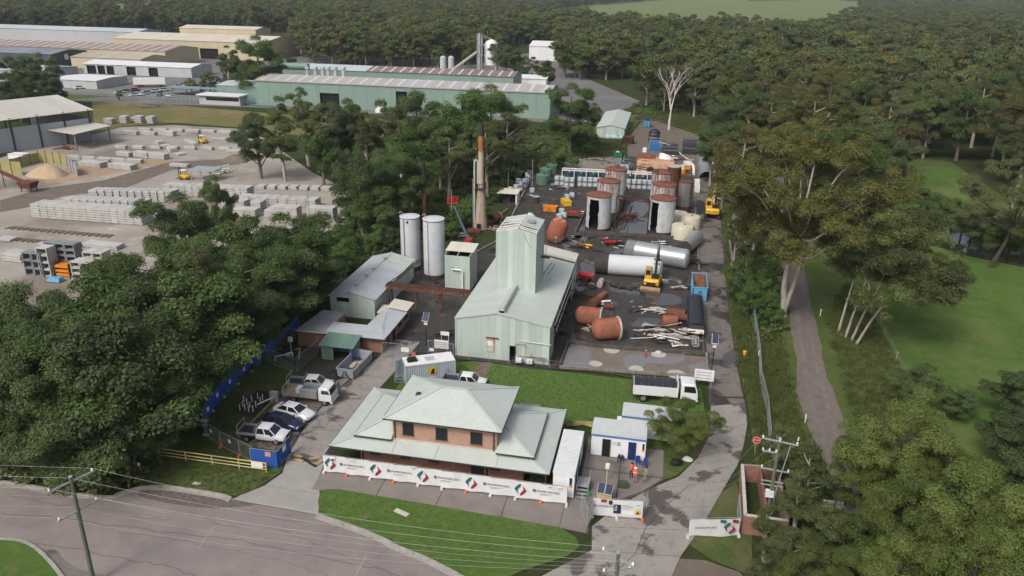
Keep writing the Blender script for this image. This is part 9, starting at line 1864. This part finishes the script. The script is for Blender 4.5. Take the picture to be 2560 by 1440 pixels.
for i in range(4):
 rs = np.random.RandomState(400+i); n = 46; b0 = np.column_stack([rs.normal(0,.22,n), rs.normal(0,.22,n), np.zeros(n)])
 h = 0.16+0.26*rs.random(n); dx = rs.normal(0,.12,(n,2)); w = 0.022
 a = rs.random(n)*6.28; wx = np.column_stack([np.cos(a)*w, np.sin(a)*w, np.zeros(n)]); tp = b0 + np.column_stack([dx, h])
 V = np.stack([b0-wx, b0+wx, tp+wx*.3, tp-wx*.3], axis=1).reshape(-1,3)
 TUF.objects.link(bpy.data.objects.new('t%02d' % i, np_mesh('tuft', V, np.arange(4*n).reshape(n,4), [m_blade], rs.random(n))))
def gn_scatter(name, pts, scales, coll, ncoll, seed, label, cat, mat=None):
 r = np.random.RandomState(seed); n = len(pts)
 me = bpy.data.meshes.new(name); me.vertices.add(n); me.vertices.foreach_set('co', np.asarray(pts, dtype=np.float32).ravel())
 for nm, ty, arr in (('rz','FLOAT', r.random(n)*6.283), ('sc','FLOAT', np.asarray(scales)), ('pick','INT', r.randint(0, ncoll, n))):
  at = me.attributes.new(nm, ty, 'POINT'); at.data.foreach_set('value', arr.astype(np.float32 if ty == 'FLOAT' else np.int32))
 o = link(name, me); tag(o, label, cat, None, 'stuff')
 g = bpy.data.node_groups.new(name+'_scatter', 'GeometryNodeTree')
 g.interface.new_socket('Geometry', in_out='INPUT', socket_type='NodeSocketGeometry'); g.interface.new_socket('Geometry', in_out='OUTPUT', socket_type='NodeSocketGeometry')
 N = g.nodes; gi = N.new('NodeGroupInput'); go = N.new('NodeGroupOutput'); ip = N.new('GeometryNodeInstanceOnPoints'); ci = N.new('GeometryNodeCollectionInfo')
 ci.inputs['Collection'].default_value = coll; ci.inputs['Separate Children'].default_value = True; ci.inputs['Reset Children'].default_value = True
 def att(nm, ty):
  a = N.new('GeometryNodeInputNamedAttribute'); a.data_type = ty; a.inputs['Name'].default_value = nm; return a.outputs['Attribute']
 cx = N.new('ShaderNodeCombineXYZ'); g.links.new(att('rz','FLOAT'), cx.inputs['Z'])
 g.links.new(gi.outputs[0], ip.inputs['Points']); g.links.new(ci.outputs[0], ip.inputs['Instance']); ip.inputs['Pick Instance'].default_value = True
 g.links.new(att('pick','INT'), ip.inputs['Instance Index']); g.links.new(cx.outputs[0], ip.inputs['Rotation']); g.links.new(att('sc','FLOAT'), ip.inputs['Scale'])
 g.links.new(ip.outputs[0], go.inputs[0])
 md = o.modifiers.new('scatter', 'NODES'); md.node_group = g; return o
CLEAR = [Gs([(1330,38),(1480,20),(1660,14),(2120,10),(2160,40),(2100,80),(2060,96),(1950,102),(1640,98),(1480,76),(1340,70)]), Gs([(250,14),(400,10),(395,56),(240,60)])]
fp = []; fs = []; rf = random.Random(12)
near_set = set(near[:NSING])
for p in near[NSING:]: fp.append((p[0], p[1], terrain(*p)-.2)); fs.append(rf.uniform(.9,1.5))
def far_ok(p):
 return not any(inside(p, [(q.x, q.y) for q in c]) for c in CLEAR)
# industrial land kept clear: everything left of the belt up to the sheds
IND = [tuple(q)[:2] for q in Gs([(-900,190),(-400,110),(0,78),(180,76),(200,84),(330,80),(420,82),(560,84),(640,84),(660,78),(760,84),(740,150),(800,166),(1180,172),(1240,150),(1290,112),(1400,112),(1405,190),(1480,300),(1480,420),(1000,700),(400,900),(-200,800),(-900,400)])]
BACK = [(-1400,150),(-600,120),(-200,250),(8,330),(60,330),(200,345),(330,330),(230,60),(700,60),(1500,500),(1500,1150),(-1400,1150)]
for p in scatter_pts(BACK, 10.5, 5):
 if toward(*p) and not inside(p, IND) and not inside(p, NEAR) and far_ok(p): fp.append((p[0], p[1], terrain(*p)-.2)); fs.append(rf.uniform(.75,1.2)+rf.random()**2*.55)
FARB = [(-2600,1150),(2600,1150),(2600,2500),(-2600,2500)]
for p in scatter_pts(FARB, 17, 6):
 if toward(*p) and far_ok(p): fp.append((p[0], p[1], terrain(*p)-.3)); fs.append(rf.uniform(1.1,1.7))
gn_scatter('forest', fp, np.array(fs), LOW, 9, 1, 'dense eucalypt forest covering the land beyond the yards', 'forest')
# undergrowth below the grove, the belt and the woodland edge
up = []; us = []
for poly, d in ((Gs([(-200,1190),(0,1200),(190,1228),(345,1212),(420,1120),(520,1010),(600,930),(720,830),(800,720),(960,640),(980,600),(840,610),(400,760),(0,900),(-200,1000)]), 1.5),
    (Gs([(960,640),(1110,600),(1180,560),(1260,480),(1330,420),(1480,350),(1480,310),(1250,330),(900,480),(820,600)]), 2.4),
    ([(38.8,12),(43,20),(45,60),(47,110),(38.5,112),(38.3,60)], 2.0), ([(56.2,40),(60,62),(76,67),(75,90),(56,84),(54,60)], 2.6), ([(8,212),(40,208),(44,186),(52,190),(50,240),(10,240)], 2.6),
    ([(38.6,-36),(41.8,-36),(41.5,-12),(39.5,-14)], 1.3), ([(47.5,-60),(80,-60),(90,-20),(60,-16),(52,-22)], 2.2), (Gs([(560,960),(610,930),(700,860),(735,835),(720,820),(600,900),(530,980)]), 0.8)):
 for p in scatter_pts([(q[0], q[1]) for q in poly], d, 8):
  up.append((p[0], p[1], 0)); us.append(rf.uniform(.5,1.5))
gn_scatter('undergrowth', up, np.array(us), UND, 3, 2, 'low green undergrowth below the trees of the grove and belts', 'undergrowth')
tp = []; ts = []
for poly, d, s0, s1 in (([(q[0], q[1]) for q in Gs([(800,1232),(815,1224),(850,1224),(1000,1250),(1200,1285),(1400,1320),(1440,1345),(1450,1367),(1420,1390),(1300,1430),(1150,1436),(1060,1390),(1000,1366),(957,1344),(898,1319),(830,1297),(800,1283)])], 0.5, .18, .32),
     ([(q[0], q[1]) for q in Gs([(345,1219),(449,1219),(547,1235),(590,1240),(640,1222),(705,1180),(722,1120),(690,1080),(600,1010),(520,1000),(440,1090),(360,1160)])], 0.5, .25, .55),
     ([(-4.4,-14.4),(-4.4,-5.2),(2.5,-1.4),(23.4,-1.8),(30.8,-2.2),(31.4,-12.0),(28.8,-18.8),(27.2,-20.6),(26.8,-17.0),(19.0,-14.4),(15.2,-14.4)], 0.6, .18, .3),
     ([(36.3,-21),(36.4,-5),(36.0,7),(36.1,26),(36.5,42),(37.2,70),(40.3,70),(39.3,20),(39.0,-12),(38.2,-21)], 0.5, .6, 1.5),
     ([(39.0,-20),(39.2,20),(40,60),(44,50),(42.5,20),(41.8,0),(42,-20)], 0.7, .7, 1.8), ([(47.5,-18),(48,0),(49.6,25),(55.8,42),(56.2,8),(55.5,-18)], 0.75, .6, 1.6),
     ([(12,198),(20,203),(29,189),(37,174),(40,150),(38,128),(41,128),(46,180),(44,215),(14,226)], 1.0, .8, 2.2),
     ([(-6,104),(-3,123),(12,134),(13,160),(2,158),(-8,120)], 1.0, .9, 2.4)):
 for p in scatter_pts(poly, d, 9, .5): tp.append((p[0], p[1], 0.02)); ts.append(rf.uniform(s0, s1))
gn_scatter('grass_tufts', tp, np.array(ts), TUF, 4, 3, 'grass blades of the lawns, verges and paddock', 'grass')
for k, (x, y, H, kd) in enumerate([(20,140,18,'grove'),(60,150,17,'grove'),(90,130,20,'grove'),(115,190,12,'dark'),(30,190,15,'grove'),(5,210,12,'dark'),(70,220,10,'dark'),(100,215,11,'grove'),(560,110,20,'gum'),(575,150,13,'dark'),(640,85,26,'grove'),(625,150,14,'dark'),(520,180,9,'bright'),(475,195,6,'bright'),(505,205,5,'young'),(295,225,4,'young'),(720,145,12,'dark'),(700,160,9,'young'),(1240,92,20,'gum'),(1265,110,17,'grove'),(1290,125,14,'dark'),(1310,150,12,'grove'),(1340,140,12,'gum'),(1370,150,14,'grove'),(150,215,8,'young'),(845,125,14,'slim')]):
 wh = 'left of the white roofed workshops' if x < 160 else 'around the estate car park' if x < 600 else 'beside the large cream warehouse' if x < 860 else 'beside the silo plant'
 ptree(kd, x, y, H, ('tall' if H > 13 else 'small') + ' estate tree ' + wh, group='estate trees ' + ('tall ' if H > 13 else 'small ') + wh, name='estate_tree')
# air between the drone and the far hills
m_hz = bpy.data.materials.new('haze_air'); m_hz.use_nodes = True; t_ = m_hz.node_tree; t_.nodes.clear()
o_ = t_.nodes.new('ShaderNodeOutputMaterial'); v_ = t_.nodes.new('ShaderNodeVolumePrincipled'); v_.inputs['Color'].default_value = (0.78,0.86,0.95,1); v_.inputs['Density'].default_value = 0.00012; v_.inputs['Anisotropy'].default_value = 0.2
t_.links.new(v_.outputs[0], o_.inputs['Volume'])
tag(MB().box(-3700,-620,-1.2,3700,3720,150).build('haze', m_hz), kind='stuff')
print('objects', len(bpy.data.objects))
